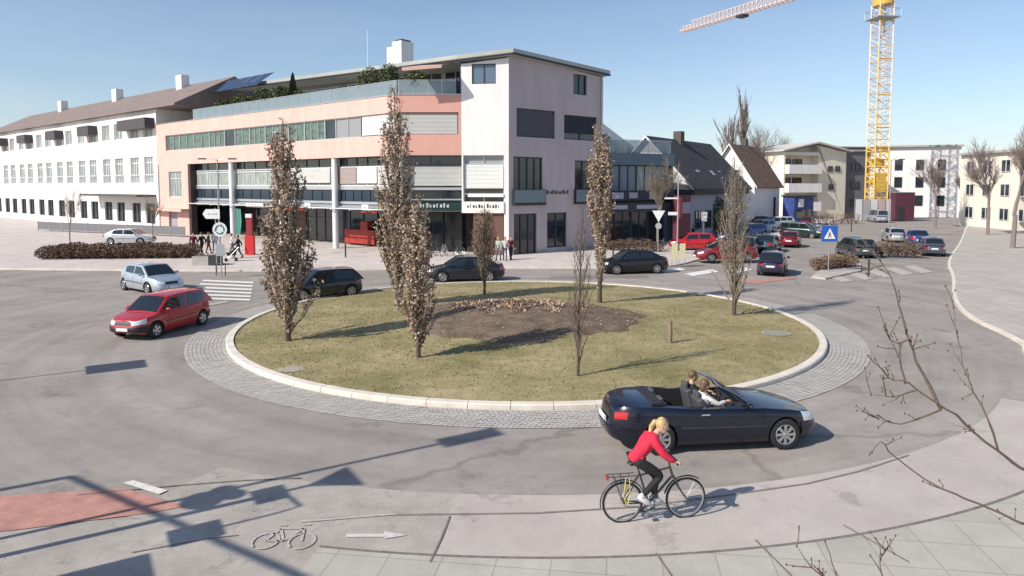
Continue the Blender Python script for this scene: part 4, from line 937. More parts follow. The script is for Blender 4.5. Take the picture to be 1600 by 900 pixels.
# ================================================================== TREES
def leafy_column(x, y, h, wd, nl, seed, label, z0=0, lean=(0, 0), low=.10, mix=(0, 0, 1, 1, 2, 3), nlimb=46, top=.22, group='hornbeams on the round island', prof=None, lsz=1.0, twigm=None, rt=None, name='columnar_tree', airy=.0):
    rr = random.Random(seed); root = empty(name, (x, y, z0)); tag(root, label, 'tree', group)
    prof = prof or [(0, .10), (low, .22), (.22, .72), (.36, 1.0), (.55, .92), (.75, .70), (.9, .45), (1, .12)]
    wd *= 1.38; ts, rs = zip(*prof); rad = lambda t: wd / 2 * float(np.interp(t, ts, rs))
    wob = [(rr.uniform(-.05, .05), rr.uniform(-.05, .05)) for _ in range(8)]
    ctr = lambda t: (lean[0] * t * h + wob[int(min(6.9, t * 7))][0] * t, lean[1] * t * h + wob[int(min(6.9, t * 7))][1] * t)
    rt = rt or .010 * h + .012
    mb = MB(); n = 10
    mb.tube([(0, 0, -.15)] + [(*ctr(k / n), h * .97 * k / n) for k in range(n + 1)], [rt * 1.35] + [rt * (1.12 - k / n) + .006 for k in range(n + 1)], 8)
    mb.build('trunk', BARK, root, smooth=True, clean=False)
    mb = MB(); spots = []
    for i in range(nlimb):
        t0 = low * .55 + (.80 - low) * (i / nlimb) ** 1.1; a = i * 2.4 + rr.uniform(-.4, .4); ln = rr.uniform(.16, .34) * (1.15 - t0 * .6)
        t1 = min(1, t0 + ln); c0, c1 = ctr(t0), ctr(t1); q = rr.uniform(.45, 1.02)
        pts = []
        for k in range(6):
            f = k / 5; t = t0 + (t1 - t0) * f ** .85; r_ = rad(t) * q * min(1, (f ** .6)) * (1 - .06 * f)
            cc = ctr(t); aa = a + rr.uniform(-.12, .12); pts.append(Vector((cc[0] + r_ * math.cos(aa), cc[1] + r_ * math.sin(aa), t * h)))
        r0 = rt * (1.05 - t0) * .42 + .006
        mb.tube(pts, [r0 * (1 - .85 * k / 5) for k in range(6)], 5, cap=False)
        for k in range(1, 6):
            for _ in range(3):
                f = rr.random(); p = pts[k - 1].lerp(pts[k], f); aa = rr.random() * 6.28; l = rr.uniform(.15, .42) * (wd ** .5) * .8
                q2 = p + Vector((math.cos(aa) * l * .45, math.sin(aa) * l * .45, l)); mb.tube([p, (p + q2) / 2 + Vector((rr.uniform(-.02, .02), rr.uniform(-.02, .02), 0)), q2], [.007, .005, .003], 3, cap=False)
                spots += [(p, q2)]
    mb.build('limbs', twigm or TWIGG, root, clean=False)
    if nl:
        mb = MB(); kept = [s for s in spots if rr.random() < .82]
        for _ in range(nl):
            p, q = rr.choice(kept); c = p.lerp(q, rr.random()) + Vector((rr.gauss(0, .045), rr.gauss(0, .045), rr.gauss(0, .05)))
            tt = c.z / h
            if tt < low * .45 or rr.random() < airy * max(0, min(1, (tt - .35) / .3)): continue
            a, b = Vector((rr.gauss(0, 1), rr.gauss(0, 1), rr.gauss(0, 1))).normalized(), None
            b = a.cross(Vector((rr.gauss(0, 1), rr.gauss(0, 1), rr.gauss(0, 1)))).normalized(); l, w_ = rr.uniform(.04, .066) * lsz, rr.uniform(.024, .036) * lsz
            cr = a.cross(b) * w_ * .6
            mb.add([c - a * l, c - b * w_ + cr, c + a * l, c + b * w_ + cr], [(0, 1, 2), (0, 2, 3)], rr.choice(mix))
        mb.build('leaves', LEAFS, root, clean=False)
    return root
def iz(p): return lawn_z(p.x, p.y)
g1 = gp(450, 530, .2); leafy_column(g1.x, g1.y, 7.85, 1.75, 9500, 21, 'leafy brown columnar tree at the left end of the island', iz(g1), (.0, 0), low=.055, nlimb=66,
    prof=[(0, .3), (.05, .62), (.12, .95), (.28, 1.1), (.42, .9), (.58, .68), (.7, .62), (.85, .45), (.96, .25), (1, .08)], lsz=1.25, airy=.62)
g2 = gp(654, 558, .2); leafy_column(g2.x, g2.y, 4.9, 1.25, 3900, 22, 'shorter leafy brown tree, nearest of the two overlapping trees left of the mound', iz(g2), (-.02, 0), low=.06, nlimb=50, lsz=1.1)
g3 = gp(622, 478, .2); leafy_column(g3.x, g3.y, 9.6, 1.75, 12500, 23, 'tallest leafy tree, behind the shorter one left of the mound', iz(g3), (0, 0), low=.07, nlimb=66, mix=(0, 1, 1, 2, 0, 3),
    prof=[(0, .3), (.06, .7), (.15, 1.0), (.4, 1.05), (.52, .9), (.66, .7), (.8, .5), (.93, .3), (1, .06)], lsz=1.25, airy=.72)
g4 = gp(757, 460, .2); leafy_column(g4.x, g4.y, 4.6, 1.2, 1900, 24, 'small greyish columnar tree at the far side of the island behind the mound', iz(g4), low=.16, nlimb=48, mix=(1, 2, 2, 1), lsz=.9, twigm=TWIGG)
g5 = gp(937, 474, .2); leafy_column(g5.x, g5.y, 8.35, 1.1, 5000, 25, 'orange brown leafy columnar tree right of the mound at the far side', iz(g5), (0, 0), low=.12, nlimb=52, mix=(0, 0, 1, 1, 2, 3),
    prof=[(0, .12), (.1, .25), (.3, .5), (.42, .8), (.6, 1.0), (.75, .85), (.88, .55), (1, .1)], lsz=1.3)
g6 = gp(903, 585, .2); leafy_column(g6.x, g6.y, 4.9, .7, 0, 26, 'thin bare young tree in the front lawn of the island', iz(g6), (.012, 0), low=.08, nlimb=26, twigm=TWIG, rt=.032)
g7 = gp(1147, 491, .2); leafy_column(g7.x, g7.y, 6.7, 1.7, 500, 27, 'bare pale twigged columnar tree at the right end of the island', iz(g7), (-.012, 0), low=.09, nlimb=64, mix=(1, 2, 0), twigm=TWIGG, lsz=.8,
    prof=[(0, .3), (.1, .7), (.3, .95), (.5, .8), (.75, .55), (1, .1)])
# stump-like post
gs = gp(1047, 538, .15); mb = MB(); mb.tube([(0, 0, -.1), (0, 0, .74)], [.075, .065], 10)
o = mb.build('wooden_post', mat('grey_wood', (.22, .18, .14), .9, noise=.3, nscale=12), smooth=True); o.location = (gs.x, gs.y, iz(gs)); tag(o, 'short grey wooden post in the right part of the lawn', 'post')

def bare_tree(x, y, h, spread, seed, label, z0=0, col=None, trunk=.25, group=None, upright=.6, depth=5, r0=None, name='bare_tree', nb=3):
    rr = random.Random(seed); root = empty(name, (x, y, z0)); tag(root, label, 'tree', group)
    tb, cb_ = MB(), MB(); r0 = r0 or h * .014
    def grow(p, d, l, r_, dep):
        pts = [p]; q = p; dd = d.copy()
        for k in range(3):
            dd = (dd + Vector((rr.gauss(0, .10), rr.gauss(0, .10), rr.gauss(0, .06) + .05 * upright))).normalized(); q = q + dd * l / 3; pts.append(q)
        cb_.tube(pts, [r_, r_ * .88, r_ * .76, r_ * .62], 5 if dep > 2 else 3, cap=False)
        if dep <= 0: return
        for k in range(nb + (dep > 2)):
            f = rr.uniform(.35, 1); i = min(2, int(f * 3)); st = pts[i].lerp(pts[i + 1], f * 3 - i)
            a = rr.random() * 6.28; side = Vector((math.cos(a), math.sin(a), rr.uniform(-.1, .5))) * spread
            nd = (dd * upright + side).normalized(); grow(st, nd, l * rr.uniform(.55, .8), max(.006, r_ * .55), dep - 1)
        grow(pts[-1], dd, l * .75, r_ * .62, dep - 1)
    tb.tube([(0, 0, -.1), (rr.uniform(-.03, .03) * h * .3, 0, h * trunk)], [r0 * 1.2, r0], 8); tb.build('trunk', col or TWIGG, root, smooth=True, clean=False)
    grow(Vector((0, 0, h * trunk * .98)), Vector((0, 0, 1)), h * .24, r0, depth)
    cb_.build('crown', col or TWIGG, root, clean=False); return root
GT = mat('distant_twig', (.22, .175, .16), .9)
p = at(1158, 330, 118); bare_tree(p.x, p.y, 23.5, .16, 31, 'tall slender bare poplar behind the brown roof', col=GT, upright=1.6, group='bare trees behind the houses', depth=4)
p = at(1148, 330, 124); bare_tree(p.x + 1, p.y + 3, 20, .13, 32, 'second slender poplar just behind the tallest one', col=GT, upright=1.7, group='bare trees behind the houses', depth=4)
p = at(1134, 330, 112); bare_tree(p.x, p.y, 15.5, .12, 33, 'thin short poplar left of the tall poplars', col=GT, upright=1.6, group='bare trees behind the houses', depth=3)
p = at(1198, 330, 116); bare_tree(p.x, p.y, 17.5, .5, 34, 'wide bare tree between the poplars and the apartments', col=GT, upright=.7, group='bare trees behind the houses', r0=.14)
p = at(1216, 330, 122); bare_tree(p.x, p.y, 15.0, .45, 35, 'rounded bare tree above the left end of the apartments', col=GT, upright=.8, group='bare trees behind the houses', r0=.13)
p = gp(1027, 392); bare_tree(p.x, p.y, 8.2, .42, 36, 'slim bare street tree in front of the shop wing', col=TWIGG, upright=1.0, r0=.07)
p = gp(1147, 366); bare_tree(p.x, p.y, 7.5, .5, 37, 'bushy bare tree before the dark fence', col=mat('olive_twig', (.20, .17, .10), .9), upright=.8, trunk=.1)
p = gp(1112, 369); bare_tree(p.x, p.y, 6.2, .6, 38, 'low bushy bare tree left of the dark fence', col=mat('olive_twig2', (.13, .11, .065), .9), upright=.6, trunk=.08)
p = gp(240, 396); bare_tree(p.x, p.y, 5.2, .4, 39, 'young bare tree in the hedge before the white building', col=TWIGG, upright=1.0, r0=.05, depth=4)
p = gp(110, 392); bare_tree(p.x, p.y, 6.0, .4, 40, 'young bare tree at the far left of the hedge', col=TWIGG, upright=1.0, r0=.05, depth=4)
for i, (u, Y, h, lb) in enumerate(((1462, 90, 10, 'bare tree right of the site container'), (1545, 76, 11, 'bare tree before the cream block at right'), (1585, 60, 12, 'tall bare tree at the right edge'), (1502, 104, 9, 'small bare tree far down the street at right'))):
    p = at(u, 330, Y); bare_tree(p.x, p.y, h, .45, 50 + i, lb, col=GT, upright=.8, group='bare trees at right')

def clump(name, label, cat, centers, m, n, seed, lsz=.09, group=None, sticks=True):
    rr = random.Random(seed); c0 = centers[0]; root = empty(name, (c0[0], c0[1], c0[2])); tag(root, label, cat, group)
    mb = MB()
    for _ in range(n):
        c = rr.choice(centers); d = Vector((rr.gauss(0, 1), rr.gauss(0, 1), rr.gauss(0, 1))).normalized() * (rr.random() ** .33)
        p = Vector((c[0] - c0[0] + d.x * c[3], c[1] - c0[1] + d.y * c[4], c[2] - c0[2] + c[5] * .5 + d.z * c[5] * .55))
        if p.z < 0.02: p.z = rr.random() * .1 + .02
        a = Vector((rr.gauss(0, 1), rr.gauss(0, 1), rr.gauss(0, 1))).normalized(); b = a.orthogonal().normalized(); l = lsz * rr.uniform(.6, 1.3)
        mb.add([p - a * l, p - b * l * .5, p + a * l, p + b * l * .5], [(0, 1, 2, 3)], rr.randrange(len(m)))
    mb.build('foliage', m, root, clean=False)
    mb = MB()
    for c in centers:
        for _ in range(5 if sticks else 1):
            a = rr.random() * 6.28; f = rr.uniform(.3, .9); mb.tube([(c[0] - c0[0], c[1] - c0[1], c[2] - c0[2] - .05), (c[0] - c0[0] + math.cos(a) * c[3] * f, c[1] - c0[1] + math.sin(a) * c[4] * f, c[2] - c0[2] + c[5] * .85)], [.03, .01], 4)
    mb.build('stem', BARK, root, clean=False); return root
def hedge(name, label, u0, v0, u1, v1, n, wdt, h, m, q, seed):
    a, b = gp(u0, v0), gp(u1, v1); cs = []
    for k in range(n): p = a.lerp(b, (k + .5) / n); cs.append((p.x, p.y + wdt * .4, .1, (b - a).length / n * .75, wdt, h * (.85 + .25 * ((k * 7) % 5) / 5)))
    return clump(name, label, 'hedge', cs, m, int(q * 1.5), seed, .065)
hedge('hedge', 'long low brown hedge on the left pavement', 60, 407, 300, 405, 12, 1.5, 1.1, HEDGE, 16000, 61)
hedge('hedge', 'low rust brown hedge on the traffic island beside the blue sign', 1276, 424, 1336, 419, 5, .8, .85, HEDGE[:2] + [HEDGE[1]], 2600, 62)
hedge('hedge', 'low brown hedge in front of the shop wing', 948, 393, 1035, 396, 6, .8, 1.0, HEDGE, 2200, 63)
hedge('hedge', 'brown hedge below the cream apartments far down the street', 1276, 351, 1345, 350, 6, 1.2, 1.6, HEDGE, 1500, 64)
hedge('hedge', 'brown hedge on the right pavement near the parked car', 1362, 402, 1440, 404, 6, 1.0, 1.2, HEDGE, 2500, 65)
# green shrub in front of the extension
p = gp(1118, 372); clump('evergreen_shrub', 'dark evergreen shrub between the extension and the bare trees', 'shrub', [(p.x, p.y, 0, 1.3, 1.2, 4.2)], GREENS, 1800, 66, .14)
# terrace plants
tp = [(352, 1.5, 1.0), (366, 1.2, .9), (378, 1.7, 1.0), (392, 1.4, .9), (414, 1.9, 1.1), (430, 1.7, 1.1), (444, 1.8, .9), (472, 1.3, .8), (541, 1.1, .8), (580, 2.1, 1.1), (611, 2.1, .9), (652, 1.5, 1.2)]
nm = ['leftmost', 'second', 'third', 'fourth', 'fifth', 'sixth', 'seventh', 'ninth', 'tenth', 'eleventh', 'twelfth', 'thirteenth']
for i, (u, h, w_) in enumerate(tp):
    F_ = F1 if u < 622 else F2; s_ = F_.s(u, -1.3); q = F_.p(s_, -1.3)
    root = clump('potted_shrub', 'evergreen potted shrub on the roof terrace, %s from the left' % nm[i], 'potted plant', [(q[0], q[1], ZT + .15, w_ * .95, w_ * .9, h * 1.22)], GREENS, 1300, 70 + i, .11, 'potted plants on the roof terrace', False)
    mb = MB(); mb.tube([(0, 0, -.45), (0, 0, .15)], [.28, .36], 12); mb.build('pot', CONC, root)
s_ = F1.s(461, -1.3); q = F1.p(s_, -1.3); root = empty('conical_shrub', (q[0], q[1], ZT - .3)); tag(root, 'dark pointed conifer, tallest plant on the roof terrace', 'potted plant', 'potted plants on the roof terrace')
rr = random.Random(90); mb = MB()
for _ in range(1600):
    t = rr.random() ** .8; a = rr.random() * 6.28; r_ = .62 * (1 - t) ** .8 * (rr.random() ** .4) + .02; p = Vector((r_ * math.cos(a), r_ * math.sin(a), .5 + t * 3.2)); d = Vector((rr.gauss(0, .4), rr.gauss(0, .4), 1)).normalized(); b = d.orthogonal()
    mb.add([p - d * .1, p - b * .04, p + d * .1, p + b * .04], [(0, 1, 2, 3)], rr.choice((0, 0, 0, 1)))
mb.build('foliage', GREENS, root, clean=False); mb = MB(); mb.tube([(0, 0, 0), (0, 0, .6)], [.28, .36], 12); mb.build('pot', CONC, root)

# ================================================================== FOREGROUND TREE (twigs at the right edge)
root = empty('ornamental_tree', (4.6, 3.4, 0)); tag(root, 'bare budding tree close by at the right edge, twigs reaching into view', 'tree')
rr = random.Random(77); mb = MB(); bud = mb; base = Vector((4.6, 3.4, 0))
def L(p): return Vector(p) - base
tk = MB(); tk.tube([(0, 0, 0), (-.05, .05, 1.6), (-.12, .1, 2.6), (-.15, .16, 3.6), (-.2, .2, 4.6), (-.2, .3, 5.9)], [.11, .09, .07, .055, .035, .012], 10); tk.build('trunk', BARK, root, smooth=True)
P_ = lambda u, v, Y=3.6: L(at(u, v, Y))
def branch(pts, r0, twn=7):
    fine = []; n0 = len(pts); off = Vector((0, 0, 0))
    for i in range(n0 - 1):
        a, b, c, d = pts[max(i - 1, 0)], pts[i], pts[i + 1], pts[min(i + 2, n0 - 1)]; m = max(3, int((c - b).length / .07))
        for k in range(m):
            t_ = k / m; q = .5 * ((2 * b) + (c - a) * t_ + (2 * a - 5 * b + 4 * c - d) * t_ ** 2 + (3 * b - a - 3 * c + d) * t_ ** 3)
            off = off * .8 + Vector((rr.gauss(0, .006), rr.gauss(0, .006), rr.gauss(0, .006))); fine.append(q + off * min(1, (len(fine)) / 3))
    fine.append(pts[-1] + off); n = len(fine)
    mb.tube(fine, [r0 * (1 - .85 * k / (n - 1)) * (1.18 if k % 5 == 2 else 1) for k in range(n)], 6)
    for _ in range(twn):
        k = rr.randrange(n // 3, n); p = fine[k]; ax_ = (fine[min(k + 1, n - 1)] - fine[max(k - 1, 0)]).normalized(); d = (ax_ * .9 + Vector((rr.gauss(0, .6), rr.gauss(0, .6), rr.gauss(.15, .6)))).normalized(); l = rr.uniform(.03, .15)
        q1 = p + d * l * .5 + Vector((rr.gauss(0, .006), 0, .006)); q = p + d * l + Vector((0, 0, .016)); mb.tube([p, q1, q], [.0034, .0026, .0016], 4)
        bud.ball(q, (.0045, .0045, .008), 5, 4, mi=1)
        if rr.random() < .6: e_ = q1 + (d + Vector((rr.gauss(0, .8), rr.gauss(0, .8), rr.gauss(0, .8)))).normalized() * l * .4; mb.tube([q1, e_], [.0022, .0014], 4); bud.ball(e_, (.004, .004, .007), 5, 4, mi=1)
        bud.ball(p.lerp(q1, .6) + Vector((.003, 0, .003)), .0038, 5, 3, mi=1)
    bud.ball(fine[-1], (.005, .005, .009), 5, 4, mi=1)
tk_ = lambda z: Vector((-.1 - .03 * z, .05 * z, z))
branch([tk_(3.1), P_(1700, 790), P_(1560, 705), P_(1470, 640), P_(1415, 600), P_(1385, 592), P_(1354, 558)], .017, 9)
branch([P_(1470, 640), P_(1432, 545), P_(1398, 452), P_(1374, 405)], .009, 10)
branch([P_(1425, 525), P_(1402, 540), P_(1380, 516)], .006, 4)
branch([P_(1415, 600), P_(1402, 560), P_(1378, 515)], .006, 4)
branch([P_(1430, 610), P_(1400, 617), P_(1364, 614)], .005, 6)
branch([P_(1470, 640), P_(1410, 657), P_(1370, 645)], .006, 6)
branch([tk_(2.8), P_(1690, 860), P_(1560, 800), P_(1470, 765), P_(1406, 720), P_(1376, 688), P_(1362, 702)], .014, 9)
branch([P_(1560, 705), P_(1520, 610), P_(1500, 530), P_(1492, 480)], .006, 8)
branch([tk_(2.3), P_(1640, 1040, 3.4), P_(1500, 1000, 3.4), P_(1400, 962, 3.4), P_(1318, 925, 3.4), P_(1300, 880, 3.4), P_(1288, 845, 3.4)], .013, 9)
branch([P_(1410, 965, 3.4), P_(1372, 895, 3.4), P_(1383, 862, 3.4)], .006, 6)
branch([P_(1330, 932, 3.4), P_(1265, 885, 3.4), P_(1240, 852, 3.4)], .006, 8)
mb.build('branch', [TWIG, mat('bud_brown', (.13, .075, .06), .8)], root, clean=False, smooth=True)
# ================================================================== CARS
def paint(name, c, met=.35, rough=.28): return mat(name, c, rough, met, coat=.8)
def sgp(c, p): return math.copysign(abs(c) ** p, c)
def boolean(ob, cutters):
    for c in cutters:
        m = ob.modifiers.new('b', 'BOOLEAN'); m.object = c; m.operation = 'DIFFERENCE'; m.solver = 'EXACT'
    dg = bpy.context.evaluated_depsgraph_get(); dg.update()
    me = bpy.data.meshes.new_from_object(ob.evaluated_get(dg)); ob.modifiers.clear(); old = ob.data; ob.data = me; me.name = ob.name
    for c in cutters: bpy.data.objects.remove(c)
    return me
class Car:
    def __init__(s, name, label, cat, x, y, rz, spec, pm, group='cars on and around the roundabout'):
        s.sp = spec; s.L, s.W, s.H = spec['L'], spec['W'], spec['H']; s.pm = pm
        s.root = empty(name, (x, y, spec.get('z', 0)), rz); tag(s.root, label, cat, group)
        xs = np.linspace(-s.L / 2, s.L / 2, 241); P = sorted(spec['top'])
        z = np.interp(xs, [p[0] for p in P], [p[1] for p in P]); k = 7
        zp = np.pad(z, k, mode='edge'); z = np.convolve(zp, np.ones(2 * k + 1) / (2 * k + 1), 'valid'); s.xs, s.zs = xs, z
        # outline of the plan as evenly spaced points
        n = spec.get('n', 4.5); ph = np.linspace(0, math.pi / 2, 4001)
        cx = np.cos(ph) ** (2 / n); cy = np.sin(ph) ** (2 / n)
        d = np.concatenate([[0], np.cumsum(np.hypot(np.diff(cx) * s.L / 2, np.diff(cy) * s.W / 2))]); s.q = d[-1]; s.d, s.cx, s.cy = d, cx, cy
        s.build()
    def zt(s, x): return float(np.interp(x, s.xs, s.zs))
    def zb(s, x):
        a = abs(x) / (s.L / 2); return s.sp.get('zb', .2) + (.10 * max(0, a - .82) / .18)
    def out(s, sv):                                  # sv in 0..4 quadrants, 0 = nose
        sv = sv % 4; k = int(sv); f = sv - k
        f_ = f if k % 2 == 0 else 1 - f
        x = float(np.interp(f_ * s.q, s.d, s.cx)); y = float(np.interp(f_ * s.q, s.d, s.cy))
        return (x if k in (0, 3) else -x), (y if k in (0, 1) else -y)
    def sx(s, x):                                    # parameter of the left side point at x
        xn = abs(x) / (s.L / 2); f = float(np.interp(-xn, -s.cx, s.d)) / s.q
        return f if x > 0 else 2 - f
    def syf(s, y): f = float(np.interp(abs(y) / (s.W / 2), s.cy, s.d)) / s.q; return f
    E = ([0, .12, .3, .45, .62, .8, .93, 1], [.975, .99, 1.0, 1.0, .985, .975, .962, .95])
    Wd = ([0, .12, .3, .5, .62, .8, .93, 1], [.93, .975, .99, 1.0, .995, .98, .955, .92])
    def P(s, sv, t, off=0):
        cx, cy = s.out(sv); x = cx * s.L / 2 * float(np.interp(t, *s.E)); y = cy * s.W / 2 * float(np.interp(t, *s.Wd))
        y *= 1 - .07 * max(0, abs(x) / (s.L / 2) - .55) / .45
        p = Vector((x, y, s.zb(x) + (s.zt(x) - s.zb(x)) * t))
        if off:
            e = .01; a = s.P(sv + e, t) - s.P(sv - e, t); b = s.P(sv, min(1, t + e)) - s.P(sv, max(0, t - e)); n = a.cross(b).normalized()
            if n.dot(Vector((x, y, 0))) < 0: n = -n
            p = p + n * off
        return p
    def patch(s, name, m, s0, s1, t0, t1, off=.006, n=8, k=4, parent=None, th=True):
        mb = MB(); V = [s.P(s0 + (s1 - s0) * i / n, t0 + (t1 - t0) * j / k, off) for i in range(n + 1) for j in range(k + 1)]
        V2 = [s.P(s0 + (s1 - s0) * i / n, t0 + (t1 - t0) * j / k, -.015) for i in range(n + 1) for j in range(k + 1)]
        N = len(V); F_ = [(i * (k + 1) + j, (i + 1) * (k + 1) + j, (i + 1) * (k + 1) + j + 1, i * (k + 1) + j + 1) for i in range(n) for j in range(k)]
        rim = [i * (k + 1) for i in range(n + 1)] + [n * (k + 1) + j for j in range(1, k + 1)] + [i * (k + 1) + k for i in range(n - 1, -1, -1)] + [j for j in range(k - 1, 0, -1)]
        F2_ = [(rim[a], rim[(a + 1) % len(rim)], N + rim[(a + 1) % len(rim)], N + rim[a]) for a in range(len(rim))]
        mb.add(V + V2, F_ + F2_); return mb.build(name, m, parent or s.root, smooth=True, angle=50)
    def topz(s, x, y):                              # height of the body top
        w_ = s.W / 2 * .92 * (1 - .07 * max(0, abs(x) / (s.L / 2) - .55) / .45); return s.zt(x) + .035 * (1 - min(1, (y / w_) ** 2))
    def build(s):
        N = 96; T = [0, .06, .14, .25, .38, .5, .62, .72, .82, .9, .96, 1.0]; mb = MB(); V = []
        for t in T:
            for k in range(N): V.append(s.P(4 * k / N, t))
        F_ = [(a * N + k, a * N + (k + 1) % N, (a + 1) * N + (k + 1) % N, (a + 1) * N + k) for a in range(len(T) - 1) for k in range(N)]
        mb.add(V, F_)
        M_ = 8
        for tl, top in ((1.0, True), (0.0, False)):
            rows = []
            for k in range(N // 2 + 1):
                a, b = s.P(4 * k / N, tl), s.P(4 * (N - k) / N, tl); row = []
                for j in range(M_ + 1):
                    p = a.lerp(b, j / M_); f = 1 - 2 * j / M_
                    if top: p.z += .035 * (1 - f * f)
                    row.append(p)
                rows.append(row)
            mb.add([p for r_ in rows for p in r_], [(i * (M_ + 1) + j, (i + 1) * (M_ + 1) + j, (i + 1) * (M_ + 1) + j + 1, i * (M_ + 1) + j + 1) for i in range(N // 2) for j in range(M_)])
        body = mb.build('body', [s.pm, PLASTIC], s.root, clean=True)
        wb = s.sp['wb']; fx = s.sp.get('fx', wb / 2 + .02); rx = fx - wb; r_ = s.sp.get('r', .315); s.fx, s.rx, s.r = fx, rx, r_
        cut = []
        for x in (fx, rx):
            for sg in (-1, 1):
                c = MB(); c.lathe_y([(0.0001, -.26), (r_ + .055, -.26), (r_ + .055, .2), (0.0001, .2)], n=28)
                me = c.mesh('cut', [PLASTIC]); o = bpy.data.objects.new('cut', me); COL.objects.link(o)
                o.matrix_world = s.root.matrix_basis @ Matrix.Translation((x, sg * (s.W / 2 - .02), r_)) ; cut.append(o)
        for bx in s.sp.get('cuts', []):
            c = MB(); c.box(*bx); me = c.mesh('cut', [PLASTIC]); o = bpy.data.objects.new('cut', me); COL.objects.link(o); o.matrix_world = s.root.matrix_basis.copy(); cut.append(o)
        boolean(body, cut)
        me = body.data
        while len(me.materials) < 2: me.materials.append(PLASTIC)
        me.materials[0] = s.pm; me.materials[1] = PLASTIC
        for p in me.polygons:
            c = p.center; arch = False
            for x in (fx, rx):
                d = math.hypot(c.x - x, c.z - r_)
                if d < r_ + .062 and abs(c.y) < s.W / 2 - .012 and (abs(abs(p.normal.y)) < .4 or abs(c.y) < s.W / 2 - .2): arch = True
            for bx in s.sp.get('cuts', []):
                if bx[0] - .01 < c.x < bx[1] + .01 and bx[2] - .01 < c.y < bx[3] + .01 and c.z < s.zt(c.x) + .03 and not (p.normal.z > .9 and c.z > bx[4] + .1): arch = True
            p.material_index = 1 if (arch or c.z < .215) else 0
        me.polygons.foreach_set('use_smooth', [True] * len(me.polygons)); me.set_sharp_from_angle(angle=R(40))
        s.body = body
        for x in (fx, rx):
            for sg in (-1, 1): s.wheel(x, sg)
        if 'cab' in s.sp: s.cabin()
        s.trim()
    WH = {}
    def wheel(s, x, sg):
        r_ = s.r; key = (round(r_, 3), s.sp.get('spokes', 7))
        if key not in Car.WH:
            mb = MB(); mb.lathe_y([(r_ - .1, -.09), (r_ - .03, -.1), (r_, -.075), (r_, .075), (r_ - .03, .1), (r_ - .095, .09), (r_ - .11, .04)], n=32)
            ty = mb.mesh('wheel', [TYRE], smooth=True, angle=50)
            rm = MB(); R0 = r_ - .1
            rm.lathe_y([(R0, .075), (R0 - .015, .088), (R0 - .03, .08), (R0 - .035, .02), (.0001, .02)], n=32, mi=0)
            rm.lathe_y([(.0001, .085), (.04, .083), (.055, .06), (.055, .02)], n=16)
            k = key[1]
            for i in range(k):
                a = 2 * math.pi * i / k; c, sn = math.cos(a), math.sin(a); w_ = .022 + .012 * (k < 6)
                def q(rr_, o, y): return (rr_ * c - o * sn, y, rr_ * sn + o * c)
                rm.add([q(.045, -w_, .08), q(.045, w_, .08), q(R0 - .015, w_ * 1.5, .082), q(R0 - .015, -w_ * 1.5, .082), q(.045, -w_, .03), q(.045, w_, .03), q(R0 - .015, w_ * 1.5, .03), q(R0 - .015, -w_ * 1.5, .03)],
                       [(0, 1, 2, 3), (0, 4, 5, 1), (1, 5, 6, 2), (3, 2, 6, 7), (0, 3, 7, 4)])
            dk = MB(); dk.lathe_y([(R0 - .036, .024), (.0001, .024)], n=24)
            b0 = len(rm.v); rm.v += dk.v; rm.f += [[b0 + i for i in f] for f in dk.f]; rm.m += [1] * len(dk.f)
            Car.WH[key] = (ty, rm.mesh('rim', [RIM, mat('brake_dark', (.03, .03, .032), .7)]))
        ty, rm = Car.WH[key]
        o = bpy.data.objects.new('wheel', ty); COL.objects.link(o); o.parent = s.root; o.location = (x, sg * (s.W / 2 - .115), r_); o.rotation_euler = (0, 0, 0 if sg > 0 else math.pi)
        q = bpy.data.objects.new('rim', rm); COL.objects.link(q); q.parent = o
    # greenhouse
    def cabin(s):
        x0, x1, x2, x3 = s.sp['cab']; H = s.H; tum = s.sp.get('tum', .30); zb_ = lambda x: s.zt(x) - .015; yb = s.W / 2 * .90
        bul = s.sp.get('bulge', .03)
        def ztop(x):
            if x >= x1: f = (x0 - x) / (x0 - x1); z0 = zb_(x0); return z0 + (H - .03 - z0) * (f + .10 * f * (1 - f))
            if x <= x2: f = (x - x3) / (x2 - x3); z0 = zb_(x3); return z0 + (H - .035 - z0) * (f + bul * 4 * f * (1 - f))
            f = (x - x2) / (x1 - x2); return H - .035 + (.0 + .035 * 4 * f * (1 - f)) * .9 + .005 * f
        def yw(x, z): return (yb - max(0, z - s.zt(x)) * tum) * (1 - .05 * max(0, x / (s.L / 2))) * (1 - .06 * max(0, -x / (s.L / 2) - .5) / .5)
        s.ztop, s.yw = ztop, yw
        st = [x0 + (x1 - x0) * k / 9 for k in range(9)] + [x1 + (x2 - x1) * k / 10 for k in range(10)] + [x2 + (x3 - x2) * k / 9 for k in range(10)]
        mb = MB(); V = []; half = []
        for x in st:
            z0, z1 = zb_(x) - .03, ztop(x); zz_ = max(z0 + .001, z1 - .07); yy = yw(x, zz_); row = [(yw(x, z0), z0)]
            row += [(yw(x, z0 + (zz_ - z0) * f), z0 + (zz_ - z0) * f) for f in (.5, 1)]
            for f in (.35, .7, 1): a = f * math.pi / 2; row.append((yy - .075 * (1 - math.cos(a)) * 1.0 - 0, zz_ + (z1 - zz_) * math.sin(a)))
            ye = row[-1][0]
            for f in (.66, .33, 0): row.append((ye * f, z1 + .035 * (1 - f * f)))
            row += [(-y, z) for y, z in row[-2::-1]]; half.append([(x, y, z) for y, z in row])
        K = len(half[0]); V = [p for r_ in half for p in r_]
        F_ = [(i * K + j, (i + 1) * K + j, (i + 1) * K + j + 1, i * K + j + 1) for i in range(len(st) - 1) for j in range(K - 1)]
        F_ += [(i * K, i * K + K - 1, (i + 1) * K + K - 1, (i + 1) * K) for i in range(len(st) - 1)]
